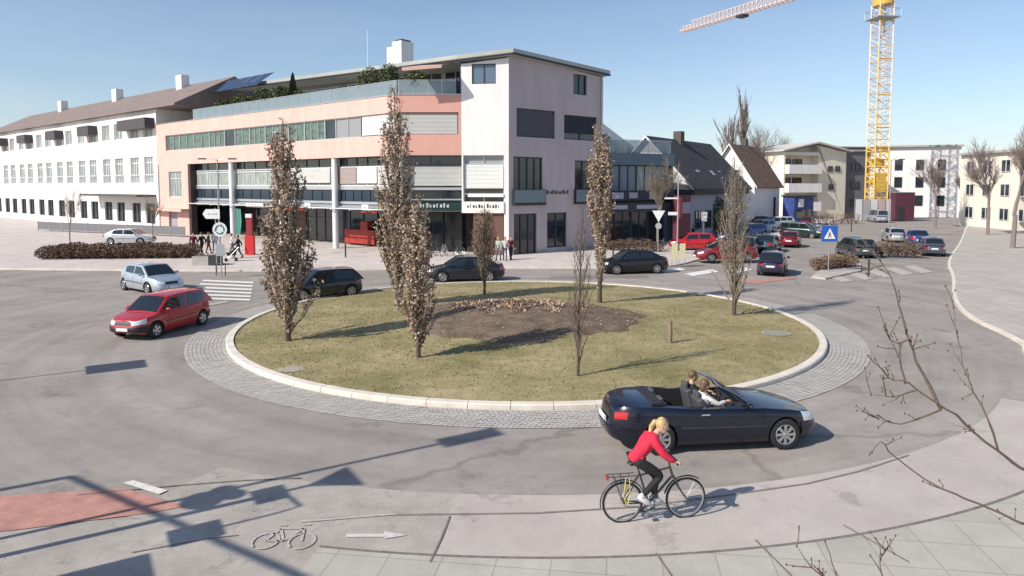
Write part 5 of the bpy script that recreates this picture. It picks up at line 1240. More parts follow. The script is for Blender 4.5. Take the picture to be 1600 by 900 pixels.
        mb.add(V, F_); rf = mb.build('roof', s.sp.get('roofm', s.pm), s.root, smooth=True, angle=50)
        # side windows
        for sg in (-1, 1):
            for (xa, xb) in s.sp['wins']:
                mb = MB(); n = 12; V = []; ok = []
                for k in range(n + 1):
                    x = xa + (xb - xa) * k / n; z0, z1 = s.zt(x) + .035, ztop(x) - .085
                    z1 = max(z1, z0 + .002)
                    for f in (0, .33, .66, 1): z = z0 + (z1 - z0) * f; V.append((x, sg * (yw(x, z) + .005), z))
                mb.add(V, [(i * 4 + j, i * 4 + j + 1, (i + 1) * 4 + j + 1, (i + 1) * 4 + j) for i in range(n) for j in range(3)])
                mb.build('side_window', CGLASS, s.root, smooth=True)
        for nm_, xa, xb in (('windscreen', x0, x1), ('rear_window', x3, x2)):
            mb = MB(); V = []; n = 8
            f0, f1 = (.10, .93) if nm_ == 'windscreen' else s.sp.get('rw', (.14, .9))
            for i in range(n + 1):
                f = f0 + (f1 - f0) * i / n; x = xa + (xb - xa) * f; zc = ztop(x); ye = yw(x, zc - .05) - .085; sgx = 1 if xa > xb else -1
                for j in range(9): g = 1 - 2 * j / 8; V.append((x + .004 * sgx, ye * g, zc + .035 * (1 - g * g * .9) + .006))
            mb.add(V, [(i * 9 + j, i * 9 + j + 1, (i + 1) * 9 + j + 1, (i + 1) * 9 + j) for i in range(n) for j in range(8)])
            mb.build(nm_, CGLASS, s.root, smooth=True)
    def lamp_z(s, z, x): return (z - s.zb(x)) / (s.zt(x) - s.zb(x))
    def trim(s):
        sp = s.sp; xf, xr = s.L / 2 * .97, -s.L / 2 * .97
        # lamps
        hz0, hz1 = sp.get('head', (.56, .70)); tz0, tz1 = sp.get('tail', (.66, .88))
        hs0, hs1 = sp.get('hs', (.42, .80)); ts0, ts1 = sp.get('ts', (.42, .82)); q = s.syf
        def fr(y): return q(y * s.W / 2)
        a0, a1 = fr(hs0), min(1, s.sx(s.L / 2 - sp.get('hl', .34))); b0, b1 = fr(ts0), s.sx(s.L / 2 - sp.get('tl', .28))
        lz = lambda z, x: max(.02, min(.985, s.lamp_z(z, x)))
        for sg in (1, -1):
            A, B_ = (a0, a1) if sg > 0 else (4 - a1, 4 - a0); s.patch('headlight', LAMP, A, B_, lz(hz0, xf), lz(hz1, xf), .008, 10)
            A, B_ = (2 - b1, 2 - b0) if sg > 0 else (2 + b0, 2 + b1); s.patch('tail_light', TAILR, A, B_, lz(tz0, xr), lz(tz1, xr), .008, 10)
        s.patch('grille', PLASTIC, -fr(hs0) * .92, fr(hs0) * .92, lz(hz0 + .01, xf), lz(hz1 - .015, xf), .006, 8)
        bm_ = PLASTIC if sp.get('dark_bumper') else s.pm
        s.patch('bumper', bm_, -1.0 * s.sx(s.L / 2 - .5), s.sx(s.L / 2 - .5), lz(.33, xf), lz(.50, xf), .022, 24)
        s.patch('bumper', bm_, 2 - s.sx(s.L / 2 - .5), 2 + s.sx(s.L / 2 - .5), lz(.33, xr), lz(.53, xr), .022, 24)
        # plates
        for x, dz in ((1, .42), (-1, sp.get('pz', .62))):
            p = s.P(0 if x > 0 else 2, lz(dz, x * xf), .03); mb = MB(); mb.box(-.012, .008, -.26, .26, -.055, .055); mb.box(-.013, .009, -.258, -.21, -.053, .053, 1)
            o = mb.build('number_plate', [PLATE, EUBLUE], s.root); o.location = p
        # mirrors, handles, sills, door lines
        if 'cab' in sp:
            xm = sp['cab'][0] - .42
            for sg in (-1, 1):
                z = s.zt(xm) + .08; mb = MB(); mb.ball((0, 0, 0), (.075, .11, .07), 10, 7); o = mb.build('mirror', s.pm, s.root, smooth=True); o.location = (xm, sg * (s.W / 2 + .05), z)
        for sg in (-1, 1):
            for xd in sp.get('handles', [-.05, -.95]):
                mb = MB(); y = s.P(s.sx(xd), lz(.80, xd)).y; mb.obox((xd, sg * (y + .012), s.zb(0) + (s.zt(xd) - s.zb(0)) * .86), (.18, .025, .03)); mb.build('door_handle', sp.get('hm', s.pm), s.root)
            mb = MB()
            for xd in sp.get('gaps', [.55, -.45]):
                for k in range(8):
                    t0, t1 = .08 + .88 * k / 8, .08 + .88 * (k + 1) / 8; S = s.sx(xd) if sg > 0 else 4 - s.sx(xd)
                    a, b = s.P(S, t0, .0035), s.P(S, t1, .0035); mb.add([a + Vector((-.006, 0, 0)), a + Vector((.006, 0, 0)), b + Vector((.006, 0, 0)), b + Vector((-.006, 0, 0))], [(0, 1, 2, 3)])
            if mb.v: mb.build('door_gap', BLACK, s.root, clean=False)
            A, B_ = (s.sx(s.fx - s.r - .1), s.sx(s.rx + s.r + .1)) if sg > 0 else (4 - s.sx(s.rx + s.r + .1), 4 - s.sx(s.fx - s.r - .1))
            s.patch('side_strip', sp.get('stripm', PLASTIC), A, B_, .47, .52, .009, 14, 1)
def S_(**k): return k
HATCH = S_(L=3.95, W=1.66, H=1.43, wb=2.48, top=[(-1.97, .88), (-1.5, .94), (-.5, .93), (.6, .91), (1.0, .88), (1.6, .76), (1.9, .68), (1.975, .60)], cab=(1.12, .42, -1.42, -1.93), wins=[(-.32, .82), (-1.35, -.42)], n=4.6, bulge=.05, rw=(.22, .86), gaps=[.62, -.42], handles=[-.25], ts=(.60, .9), tail=(.66, .92))
GOLF = S_(L=4.02, W=1.70, H=1.42, wb=2.47, top=[(-2.0, .90), (-1.5, .95), (-.4, .93), (.7, .90), (1.1, .87), (1.7, .77), (1.95, .70), (2.0, .62)], cab=(1.16, .42, -1.5, -1.97), wins=[(-.38, .84), (-1.42, -.48)], n=5, rw=(.2, .86), gaps=[.68, -.45], handles=[-.3], r=.30, dark_bumper=True, head=(.56, .70), hs=(.45, .9), ts=(.62, .92), bulge=.05, spokes=5)
SEDAN = S_(L=4.55, W=1.77, H=1.44, wb=2.65, top=[(-2.27, .90), (-2.1, .98), (-1.7, 1.0), (-.6, .95), (.8, .92), (1.2, .90), (1.9, .78), (2.2, .68), (2.27, .6)], cab=(1.28, .45, -1.0, -1.82), wins=[(-.15, .95), (-1.15, -.24)], n=4.5, gaps=[.9, -.18, -1.15], handles=[.0, -.95], bulge=.02, r=.32)
WAGON = S_(L=4.6, W=1.78, H=1.48, wb=2.68, top=[(-2.3, .92), (-1.8, .97), (-.6, .95), (.8, .92), (1.3, .90), (1.9, .78), (2.2, .7), (2.3, .62)], cab=(1.35, .55, -1.95, -2.27), wins=[(-.1, 1.02), (-1.05, -.18), (-1.9, -1.12)], n=4.8, rw=(.2, .86), gaps=[.95, -.12, -1.1], handles=[.05, -.9], bulge=.03, ts=(.7, .95), tail=(.68, .95))
VAN = S_(L=4.7, W=1.82, H=1.9, wb=2.9, top=[(-2.35, 1.0), (-1.8, 1.05), (.6, 1.03), (1.2, 1.0), (1.9, .88), (2.2, .78), (2.35, .66)], cab=(1.75, .95, -2.2, -2.33), wins=[(.25, 1.3), (-.85, .17), (-2.1, -.95)], n=5, rw=(.15, .85), gaps=[1.2, .2], handles=[.3], ts=(.75, .95), tail=(.8, 1.3), tum=.16)
MPV = S_(L=4.4, W=1.78, H=1.62, wb=2.7, top=[(-2.2, .98), (-1.7, 1.02), (.6, .98), (1.2, .95), (1.8, .82), (2.1, .72), (2.2, .62)], cab=(1.55, .6, -1.9, -2.16), wins=[(.0, 1.15), (-1.0, -.08), (-1.85, -1.08)], n=4.8, rw=(.18, .86), gaps=[1.0, -.02, -1.0], handles=[.1, -.85], bulge=.04, ts=(.72, .95), tail=(.7, 1.05), tum=.22)
def car(label, u, v, deg, spec, pm, z=0, name='parked_car', dx=0, dy=0):
    p = gp(u, v); s = dict(spec); s['z'] = z
    return Car(name, label, 'car', p.x + dx, p.y + dy, R(deg), s, pm)
NAVY = paint('paint_navy', (.006, .008, .022)); BLK = paint('paint_black', (.010, .010, .012)); RED = paint('paint_red', (.50, .012, .016), .05)
RED2 = paint('paint_red_worn', (.42, .014, .018), .0, .38); SILV = paint('paint_silver_blue', (.50, .55, .62), .5, .3); TEAL = paint('paint_teal', (.015, .05, .07)); GRN = paint('paint_green_grey', (.06, .075, .075))
LSIL = paint('paint_silver', (.55, .56, .58), .6); BLUE = paint('paint_blue', (.03, .06, .20)); MAR = paint('paint_maroon', (.20, .015, .022)); BLK2 = paint('paint_blue_black', (.012, .016, .024))
car('dark blue black hatchback circling behind the leafy tree at the left of the island', 503, 465, 217, HATCH, BLK2, name='hatchback')
car('black sedan driving left past the corner building, behind the small tree', 727, 438, 188, SEDAN, BLK2, name='sedan')
car('black sedan driving left at the exit right of the orange brown tree', 988, 426, 192, SEDAN, BLK, name='sedan')
car('old red hatchback with grey bumper entering at the left', 0, 0, 256, GOLF, RED2, name='hatchback', dx=0, dy=0).root.location = (-13.3, 26.3, 0)
car('pale silver blue sedan behind the red hatchback at left', 0, 0, 322, SEDAN, SILV, name='sedan').root.location = (-18.9, 36.3, 0)
car('silver car parked before the white building at far left', 203, 383, 2, SEDAN, LSIL, z=.1, name='parked_car')
car('dark navy hatchback leaving up the right street, seen from behind', 1207, 427, 66, HATCH, paint('paint_dark_violet', (.022, .024, .05)), name='hatchback')
car('maroon compact car going up the right street ahead of the navy one', 1235, 385, 64, HATCH, MAR, name='hatchback')
car('grey green estate car seen from behind beside the rust hedge', 1335, 400, 84, WAGON, GRN, name='estate_car')
car('silver car with teal windows behind the estate car at right', 1396, 378, 72, HATCH, LSIL, name='hatchback')
car('silver grey van far down the street below the crane', 1371, 347, 80, VAN, paint('paint_van', (.34, .37, .42)), name='van')
car('bright red compact car parked side on behind the yellow cabinets', 1081, 392, 182, HATCH, RED, z=.11, name='parked_car')
car('red sedan parked behind the pale bare tree of the island', 1133, 410, 186, SEDAN, paint('paint_dark_red', (.30, .018, .022)), z=.11, name='parked_car')
car('dark teal car parked between the maroon one and the bare tree', 1199, 393, 60, SEDAN, TEAL, name='parked_car')
car('big dark green people carrier with bright windscreen turning into the parking row', 1252, 371, 318, MPV, paint('paint_green', (.016, .04, .038)), name='people_carrier')
car('blue hatchback in the parking row left of the people carrier', 1172, 372, 205, HATCH, BLUE, z=.11, name='parked_car')
car('white and silver estate in the back of the parking row', 1212, 358, 195, WAGON, paint('paint_white', (.62, .62, .62), .1), z=.11, name='parked_car')
car('blue sedan parked right behind the red compact car', 1150, 381, 200, SEDAN, paint('paint_mid_blue', (.05, .07, .16)), z=.11, name='parked_car')
car('dark sedan driving away down the street beside the far hedge', 1300, 368, 60, SEDAN, BLK, name='sedan') if False else None
car('dark grey hatchback parked by the right pavement hedge', 1452, 398, 70, HATCH, paint('paint_grey', (.09, .10, .13)), name='parked_car')

car('dark red hatchback in the parking row behind the teal car', 1224, 356, 30, HATCH, paint('paint_wine', (.16, .012, .02)), z=.0, name='parked_car')
car('pale blue hatchback in the middle of the parking row', 1190, 364, 210, HATCH, paint('paint_pale_blue', (.30, .36, .44), .5), z=.11, name='parked_car')
car('black sedan parked nearest to the dark board fence', 1183, 356, 190, SEDAN, BLK, z=.11, name='parked_car')
car('dark blue hatchback half hidden between the red sedan and the teal car', 1170, 397, 62, HATCH, BLK2, z=.0, name='parked_car')
car('red hatchback at the back behind the people carrier', 1262, 356, 60, HATCH, MAR, z=.0, name='parked_car')
car('dark blue sedan parked at the kerb in front of the cream block', 1432, 383, 66, SEDAN, BLUE, z=.0, name='parked_car')

# ---- convertible
CV = S_(L=4.57, W=1.72, H=1.32, wb=2.69, fx=1.40, r=.325, spokes=8, n=4.4, top=[(-2.285, .86), (-2.1, .95), (-1.75, .985), (-1.1, .975), (-.6, .93), (.6, .90), (1.0, .89), (1.5, .83), (2.0, .73), (2.2, .66), (2.285, .58)],
        cuts=[(-1.12, .62, -.66, .66, .42, 1.3)], gaps=[.92, -.52], handles=[-.35], head=(.52, .70), hs=(.5, .9), hl=.40, ts=(.62, .95), tl=.30, tail=(.70, .82), stripm=mat('side_trim', (.035, .035, .05), .5), hm=CHROME)
p0 = Vector((gp(1228, 702) + gp(1035, 711)) / 2); hd = math.atan2(gp(1228, 702).y - gp(1035, 711).y, gp(1228, 702).x - gp(1035, 711).x)
CVX, CVY = p0.x - math.sin(hd) * .78 - .10, p0.y + math.cos(hd) * .78
cv = Car('convertible', 'dark blue convertible with open roof and two people beside the cyclist', 'car', CVX, CVY, hd, CV, NAVY)
r_ = cv.root
LEATH = mat('grey_leather', (.075, .075, .085), .6); 
mb = MB(); mb.box(-1.1, .60, -.64, .64, .36, .44); mb.build('floor', PLASTIC, r_)
for (x, y) in ((.0, .34), (.0, -.34), (-.78, .30), (-.78, -.30)):
    b = x > -.5; mb = MB(); mb.obox((x, y, .52), (.5, .48, .16)); mb.obox((x - .28, y, .78 if b else .74), (.14, .46, .56 if b else .44), 0, ry=R(-14)); o = mb.build('seat', LEATH, r_)
    bv = o.modifiers.new('bevel', 'BEVEL'); bv.width = .04; bv.segments = 3
    mb = MB(); hz = 1.10 if b else .99; mb.obox((x - .36, y, hz), (.09, .25, .16)); o2 = mb.build('headrest', LEATH, o); bv = o2.modifiers.new('bevel', 'BEVEL'); bv.width = .03; bv.segments = 3
mb = MB(); mb.xprism([(.35, .45), (.75, .45), (.80, .93), (.55, .945), (.38, .84)], -.64, .64); mb.build('dashboard', PLASTIC, r_)
mb = MB(); k = 20; ctr = Vector((.33, .34, .80)); ax = Matrix.Rotation(R(-65), 4, 'Y')
mb.tube([ctr + ax @ Vector((.18 * math.cos(2 * math.pi * i / k), .18 * math.sin(2 * math.pi * i / k), 0)) for i in range(k + 1)], .014, 6); mb.tube([ctr, ctr + Vector((.2, 0, -.08))], .02, 6); mb.tube([ctr + ax @ Vector((0, -.17, 0)), ctr + ax @ Vector((0, .17, 0))], .012, 5); mb.build('steering_wheel', PLASTIC, r_)
# folded hood tray, windscreen, frame
mb = MB(); n = 8
for i in range(n): pass
mb.xprism([(-1.42, .99), (-1.10, .965), (-1.08, 1.0), (-1.2, 1.035), (-1.4, 1.03)], -.62, .62); mb.build('folded_roof', mat('hood_cloth', (.02, .02, .03), .9), r_)
for y in (.3, -.3): pass
WB = [(.78 - .07 * (abs(g) ** 2), .70 * g, .925 - .0 * g * g) for g in (-1, -.5, 0, .5, 1)]; WT = [(.08 - .05 * (abs(g) ** 2), .56 * g, 1.315 + .02 * (1 - g * g)) for g in (-1, -.5, 0, .5, 1)]
mb = MB(); V = []
for i in range(6):
    for j in range(5): V.append(Vector(WB[j]).lerp(Vector(WT[j]), i / 5) + Vector((.03 * 4 * (i / 5) * (1 - i / 5), 0, .02 * 4 * (i / 5) * (1 - i / 5))))
mb.add(V, [(i * 5 + j, i * 5 + j + 1, (i + 1) * 5 + j + 1, (i + 1) * 5 + j) for i in range(5) for j in range(4)])
mb.build('windscreen', glassmat('screen_glass', (.10, .13, .14), .04, .6), r_, smooth=True)
mb = MB()
for j in (0, 4): mb.tube([V[i * 5 + j] for i in range(6)], .028, 8)
mb.tube([V[25 + j] for j in range(5)], .03, 8); mb.build('windscreen_frame', NAVY, r_, smooth=True)
mb = MB(); mb.tube([V[i * 5 + 4] + Vector((-.012, .012, .012)) for i in range(6)], .02, 6); mb.tube([V[i * 5] + Vector((-.012, -.018, .012)) for i in range(6)], .02, 6); mb.tube([V[25 + j] + Vector((-.012, 0, .018)) for j in range(5)], .02, 6); mb.build('screen_trim', CHROME, r_, smooth=True)
for sg in (-1, 1):
    mb = MB(); mb.xprism([(.72, .93), (.10, 1.27), (-.02, 1.27), (-.06, 1.20), (-.05, .93)], sg * .745 - .003, sg * .745 + .003) if False else None
    mb.ball((.58, sg * .90, .98), (.07, .11, .065), 10, 7); mb.build('mirror', NAVY, r_, smooth=True)
mb = MB(); mb.tube([(-1.9, .3, .98), (-1.97, .3, 1.3)], .005, 5); mb.build('antenna', PLASTIC, r_)
mb = MB(); mb.ball((-1.25, .55, 1.0), (.07, .07, .05), 8, 6); mb.ball((-1.25, -.35, 1.02), (.06, .1, .05), 8, 6); mb.build('roof_knob', PLASTIC, r_) if False else None

# ================================================================== PEOPLE
def skin(name, V, E, rad, m, parent, lv=1, root_i=0):
    me = bpy.data.meshes.new('t'); me.from_pydata([tuple(v) for v in V], E, []); o = bpy.data.objects.new('t', me); COL.objects.link(o)
    sk = o.modifiers.new('s', 'SKIN'); sk.use_smooth_shade = True
    for i, r in enumerate(rad): me.skin_vertices[0].data[i].radius = (r, r) if not isinstance(r, tuple) else r; me.skin_vertices[0].data[i].use_root = (i == root_i)
    sb = o.modifiers.new('d', 'SUBSURF'); sb.levels = lv; sb.render_levels = lv
    dg = bpy.context.evaluated_depsgraph_get(); dg.update(); r = bpy.data.meshes.new_from_object(o.evaluated_get(dg)); bpy.data.objects.remove(o)
    if name is None: return r
    r.name = name; r.materials.clear(); r.materials.append(m); r.polygons.foreach_set('use_smooth', [True] * len(r.polygons))
    q = bpy.data.objects.new(name, r); COL.objects.link(q); q.parent = parent; return q
def join_into(ob, mb, mats=None):
    bm = bmesh.new(); bm.from_mesh(ob.data); me = mb.mesh('x', [], smooth=True); bm.from_mesh(me)
    for f in bm.faces: f.smooth = True
    bm.to_mesh(ob.data); bm.free()
    return ob
EYE = mat('eye_dark', (.02, .015, .012), .3)
def person(label, loc, rz, J, cols, hair='short', fingers=False, cat='person', group=None, z=0, female=False, bulk=0):
    """J: joints in local metres, x is forward. cols: jacket, trousers, shoes, hair materials"""
    root = empty('person', (loc[0], loc[1], z), rz); tag(root, label, cat, group)
    j = {k: Vector(v) for k, v in J.items() if k != 'curl'}
    V, E, Rr = [], [], []; idx = {}
    def a(k, r, frm=None, p=None):
        idx[k] = len(V); V.append(p if p is not None else j[k]); Rr.append(r)
        if frm: E.append((idx[frm], idx[k]))
    sw = .95 if female else 1.0
    a('pelvis', (.105 * sw, .095)); a('waist', (.092 * sw, .085), 'pelvis', j['pelvis'].lerp(j['chest'], .45)); a('chest', (.135 * sw, .11), 'waist'); a('neck0', .07, 'chest', j['chest'].lerp(j['neck'], .75)); a('neck', .052, 'neck0'); a('skull', .07, 'neck', j['neck'].lerp(j['head'], .55))
    for s in 'lr':
        a('sh' + s, .062, 'chest'); a('el' + s, .043, 'sh' + s); a('wr' + s, .028, 'el' + s); a('hip' + s, .088, 'pelvis'); a('kn' + s, .056, 'hip' + s); a('an' + s, .036, 'kn' + s); a('toe' + s, .032, 'an' + s)
    body = skin('body', V, E, Rr, SKIN, root)
    bare = {idx['neck'], idx['skull']}; low_ = {idx[k + s_] for k in ('hip', 'kn', 'an') for s_ in 'lr'}
    body.data.materials.append(cols[0]); body.data.materials.append(cols[1])
    for pl in body.data.polygons:                   # what lies under the clothes wears them too
        best = None
        for (e0, e1) in E:
            A_, B_ = V[e0], V[e1]; ab = B_ - A_; t_ = max(0, min(1, (pl.center - A_).dot(ab) / max(1e-9, ab.length_squared))); d_ = (pl.center - A_ - ab * t_).length
            if best is None or d_ < best[0]: best = (d_, e0, e1, t_)
        _, e0, e1, t_ = best
        pl.material_index = 0 if (e1 in bare or (e1 in (idx['wrl'], idx['wrr']) and t_ > .85)) else (2 if e1 in low_ or e1 in (idx['toel'], idx['toer']) else 1)
    # head, face, hands joined into the body
    hm = MB(); hd = j.get('face', Vector((1, 0, -.1))).normalized(); up = (j['head'] - j['neck']).normalized(); up = (up - hd * up.dot(hd)).normalized(); sd = up.cross(hd)
    Mh = Matrix((hd, sd, up)).transposed().to_4x4()
    hc = j['head']
    hm.ball(hc, (.098, .076, .118), 16, 12, M=Mh); hm.ball(hc + Mh @ Vector((.03, 0, -.06)), (.062, .055, .062), 12, 8, M=Mh)
    hm.ball(hc + Mh @ Vector((.100, 0, -.02)), (.02, .014, .024), 8, 6, M=Mh)
    for y in (-.077, .077): hm.ball(hc + Mh @ Vector((-.005, y, -.01)), (.02, .009, .03), 8, 6, M=Mh)
    for s in 'lr':
        w_ = j['wr' + s]; e = j['el' + s]; d = (w_ - e).normalized(); h = j.get('ha' + s, w_ + d * .09); dd = (h - w_).normalized()
        sdv = j.get('pn' + s, Vector((0, 0, -1))); sdv = (sdv - dd * sdv.dot(dd)).normalized(); ac = dd.cross(sdv)
        hm.ball(w_ + dd * .045, (.045, .036, .018), 10, 7, M=Matrix((dd, ac, sdv)).transposed().to_4x4())
        for k, (o_, l_) in enumerate(((-.027, .062), (-.009, .072), (.009, .068), (.026, .055))):
            b0 = w_ + dd * .075 + ac * o_; curl = J.get('curl', .5)
            p1 = b0 + (dd * math.cos(curl * .6) + sdv * math.sin(curl * .6)) * l_ * .45; p2 = p1 + (dd * math.cos(curl * 1.8) + sdv * math.sin(curl * 1.8)) * l_ * .35; p3 = p2 + (dd * math.cos(curl * 2.8) + sdv * math.sin(curl * 2.8)) * l_ * .28
            hm.tube([b0 - dd * .02, p1, p2, p3], [.0095, .009, .0082, .0065], 6)
        tsd = ac * (-1 if s == 'r' else 1); b0 = w_ + dd * .03 + tsd * .03; p1 = b0 + (dd * .6 + tsd * .6 + sdv * .3) * .035; p2 = p1 + (dd * .8 + sdv * .6) * .028
        hm.tube([b0, p1, p2], [.011, .0095, .008], 6)
    join_into(body, hm)
    eb = MB()
    for y in (-.03, .03): eb.ball(hc + Mh @ Vector((.090, y, .008)), (.008, .011, .007), 6, 5, M=Mh)
    eb.ball(hc + Mh @ Vector((.088, 0, -.068)), (.006, .024, .005), 6, 4, M=Mh); eb.build('face_features', mat('lip_eye', (.12, .035, .03), .5), root, smooth=True)
    # clothes
    g = .016
    def part_skin(nm_, ks, es, m, grow=g, ri=0):
        vv = [V[idx[k]] if isinstance(k, str) else k[0] for k in ks]; rr_ = []
        for k in ks:
            if isinstance(k, str): q = Rr[idx[k]]; rr_.append(tuple(x + grow + bulk for x in q) if isinstance(q, tuple) else q + grow + bulk * .6)
            else: rr_.append(k[1])
        return skin(nm_, vv, es, rr_, m, root, root_i=ri)
    cuff = {s: j['el' + s].lerp(j['wr' + s], .93) for s in 'lr'}; hem = j['pelvis'].lerp(j['chest'], .02)
    hemd = (j['pelvis'] - j['chest']).normalized() * .10
    part_skin('jacket', [(j['pelvis'], (.142 * sw, .13)), (V[idx['waist']], (.128 * sw, .118)), 'chest', 'neck0', 'shl', 'ell', (cuff['l'], .043), 'shr', 'elr', (cuff['r'], .043), (j['pelvis'] + hemd * .9, (.150 * sw, .140))],
              [(0, 1), (1, 2), (2, 3), (2, 4), (4, 5), (5, 6), (2, 7), (7, 8), (8, 9), (0, 10)], cols[0], .018, 2)
    an = {s: j['kn' + s].lerp(j['an' + s], .93) for s in 'lr'}
    part_skin('trousers', [(j['pelvis'] - hemd * .8, (.135, .125)), 'hipl', 'knl', (an['l'], .046), 'hipr', 'knr', (an['r'], .046)], [(0, 1), (1, 2), (2, 3), (0, 4), (4, 5), (5, 6)], cols[1], .012)
    for s in 'lr':
        d = (j['toe' + s] - j['an' + s]); mb = MB(); f = Vector((d.x, d.y, d.z)).normalized(); u_ = (j['kn' + s] - j['an' + s]).normalized(); u_ = (u_ - f * u_.dot(f)).normalized(); sd2 = u_.cross(f)
        M2 = Matrix((f, sd2, u_)).transposed().to_4x4(); mb.ball(j['an' + s].lerp(j['toe' + s], .5) - u_ * .02, (.145, .05, .052), 12, 8, M=M2); mb.ball(j['an' + s] + u_ * .01, (.055, .046, .06), 10, 6, M=M2); mb.build('shoe', cols[2], root, smooth=True)
    hb = MB()
    hb.ball(hc + Mh @ Vector((-.022, 0, .03)), (.098, .088, .108), 16, 10, M=Mh)
    if hair == 'bun' or hair == 'long': hb.ball(hc + Mh @ Vector((-.07, 0, -.05)), (.055, .075, .11), 12, 8, M=Mh)
    if hair == 'pony':
        pts = [hc + Mh @ Vector(q) for q in ((-.09, 0, .05), (-.135, 0, .02), (-.165, .005, -.06), (-.16, .01, -.15), (-.145, .01, -.22))]
        hb.tube(pts, [.03, .042, .042, .032, .01], 10); hb.ball(pts[1], .045, 8, 6)
    hb.build('hair', cols[3], root, smooth=True)
    return root, j
def cloth(n, c): return mat(n, c, .85, noise=.12, nscale=14, bump=.5, bscale=18)
BLOND = mat('blonde_hair', (.46, .33, .15), .6, noise=.45, nscale=30, stretch=(1, 1, .3)); DHAIR = mat('dark_hair', (.035, .022, .016), .5); BHAIR = mat('brown_hair', (.13, .075, .04), .55)
WSHOE = mat('white_shoe', (.62, .62, .62), .6); DSHOE = mat('dark_shoe', (.03, .028, .026), .6)
BLKC = cloth('black_cloth', (.014, .014, .018)); REDJ = cloth('red_jacket', (.60, .020, .055)); WHC = cloth('white_cloth', (.60, .58, .56)); GRC = cloth('grey_cloth', (.16, .17, .19)); MARC = cloth('maroon_cloth', (.16, .012, .025)); JEANS = cloth('blue_jeans', (.06, .085, .15)); GRNC = cloth('pale_green_cloth', (.36, .42, .34))
def stand(step=.22, ph=1, arm=.15, hgt=1.7, look=(1, 0, -.1)):
    k = hgt / 1.7
    J = dict(pelvis=(0, 0, .92), chest=(.02, 0, 1.26), neck=(.02, 0, 1.44), head=(.05, 0, 1.585), shl=(.01, .175, 1.38), shr=(.01, -.175, 1.38), ell=(arm * ph * .6 - .02, .24, 1.11), elr=(-arm * ph * .6 - .02, -.24, 1.11),
             wrl=(arm * ph * 1.6, .25, .88), wrr=(-arm * ph * 1.0 + .05, -.25, .88), hipl=(0, .09, .88), hipr=(0, -.09, .88), knl=(-step * ph * .35 + .03, .10, .49), knr=(step * ph * .55 + .03, -.10, .49),
             anl=(-step * ph, .10, .085 + (.04 if ph > 0 else 0)), anr=(step * ph, -.10, .085 + (.04 if ph < 0 else 0)), toel=(-step * ph + .15, .11, .035), toer=(step * ph + .15, -.11, .035), face=look)
    return {a: (tuple(c * k for c in b) if a not in ('face',) else b) for a, b in J.items()}
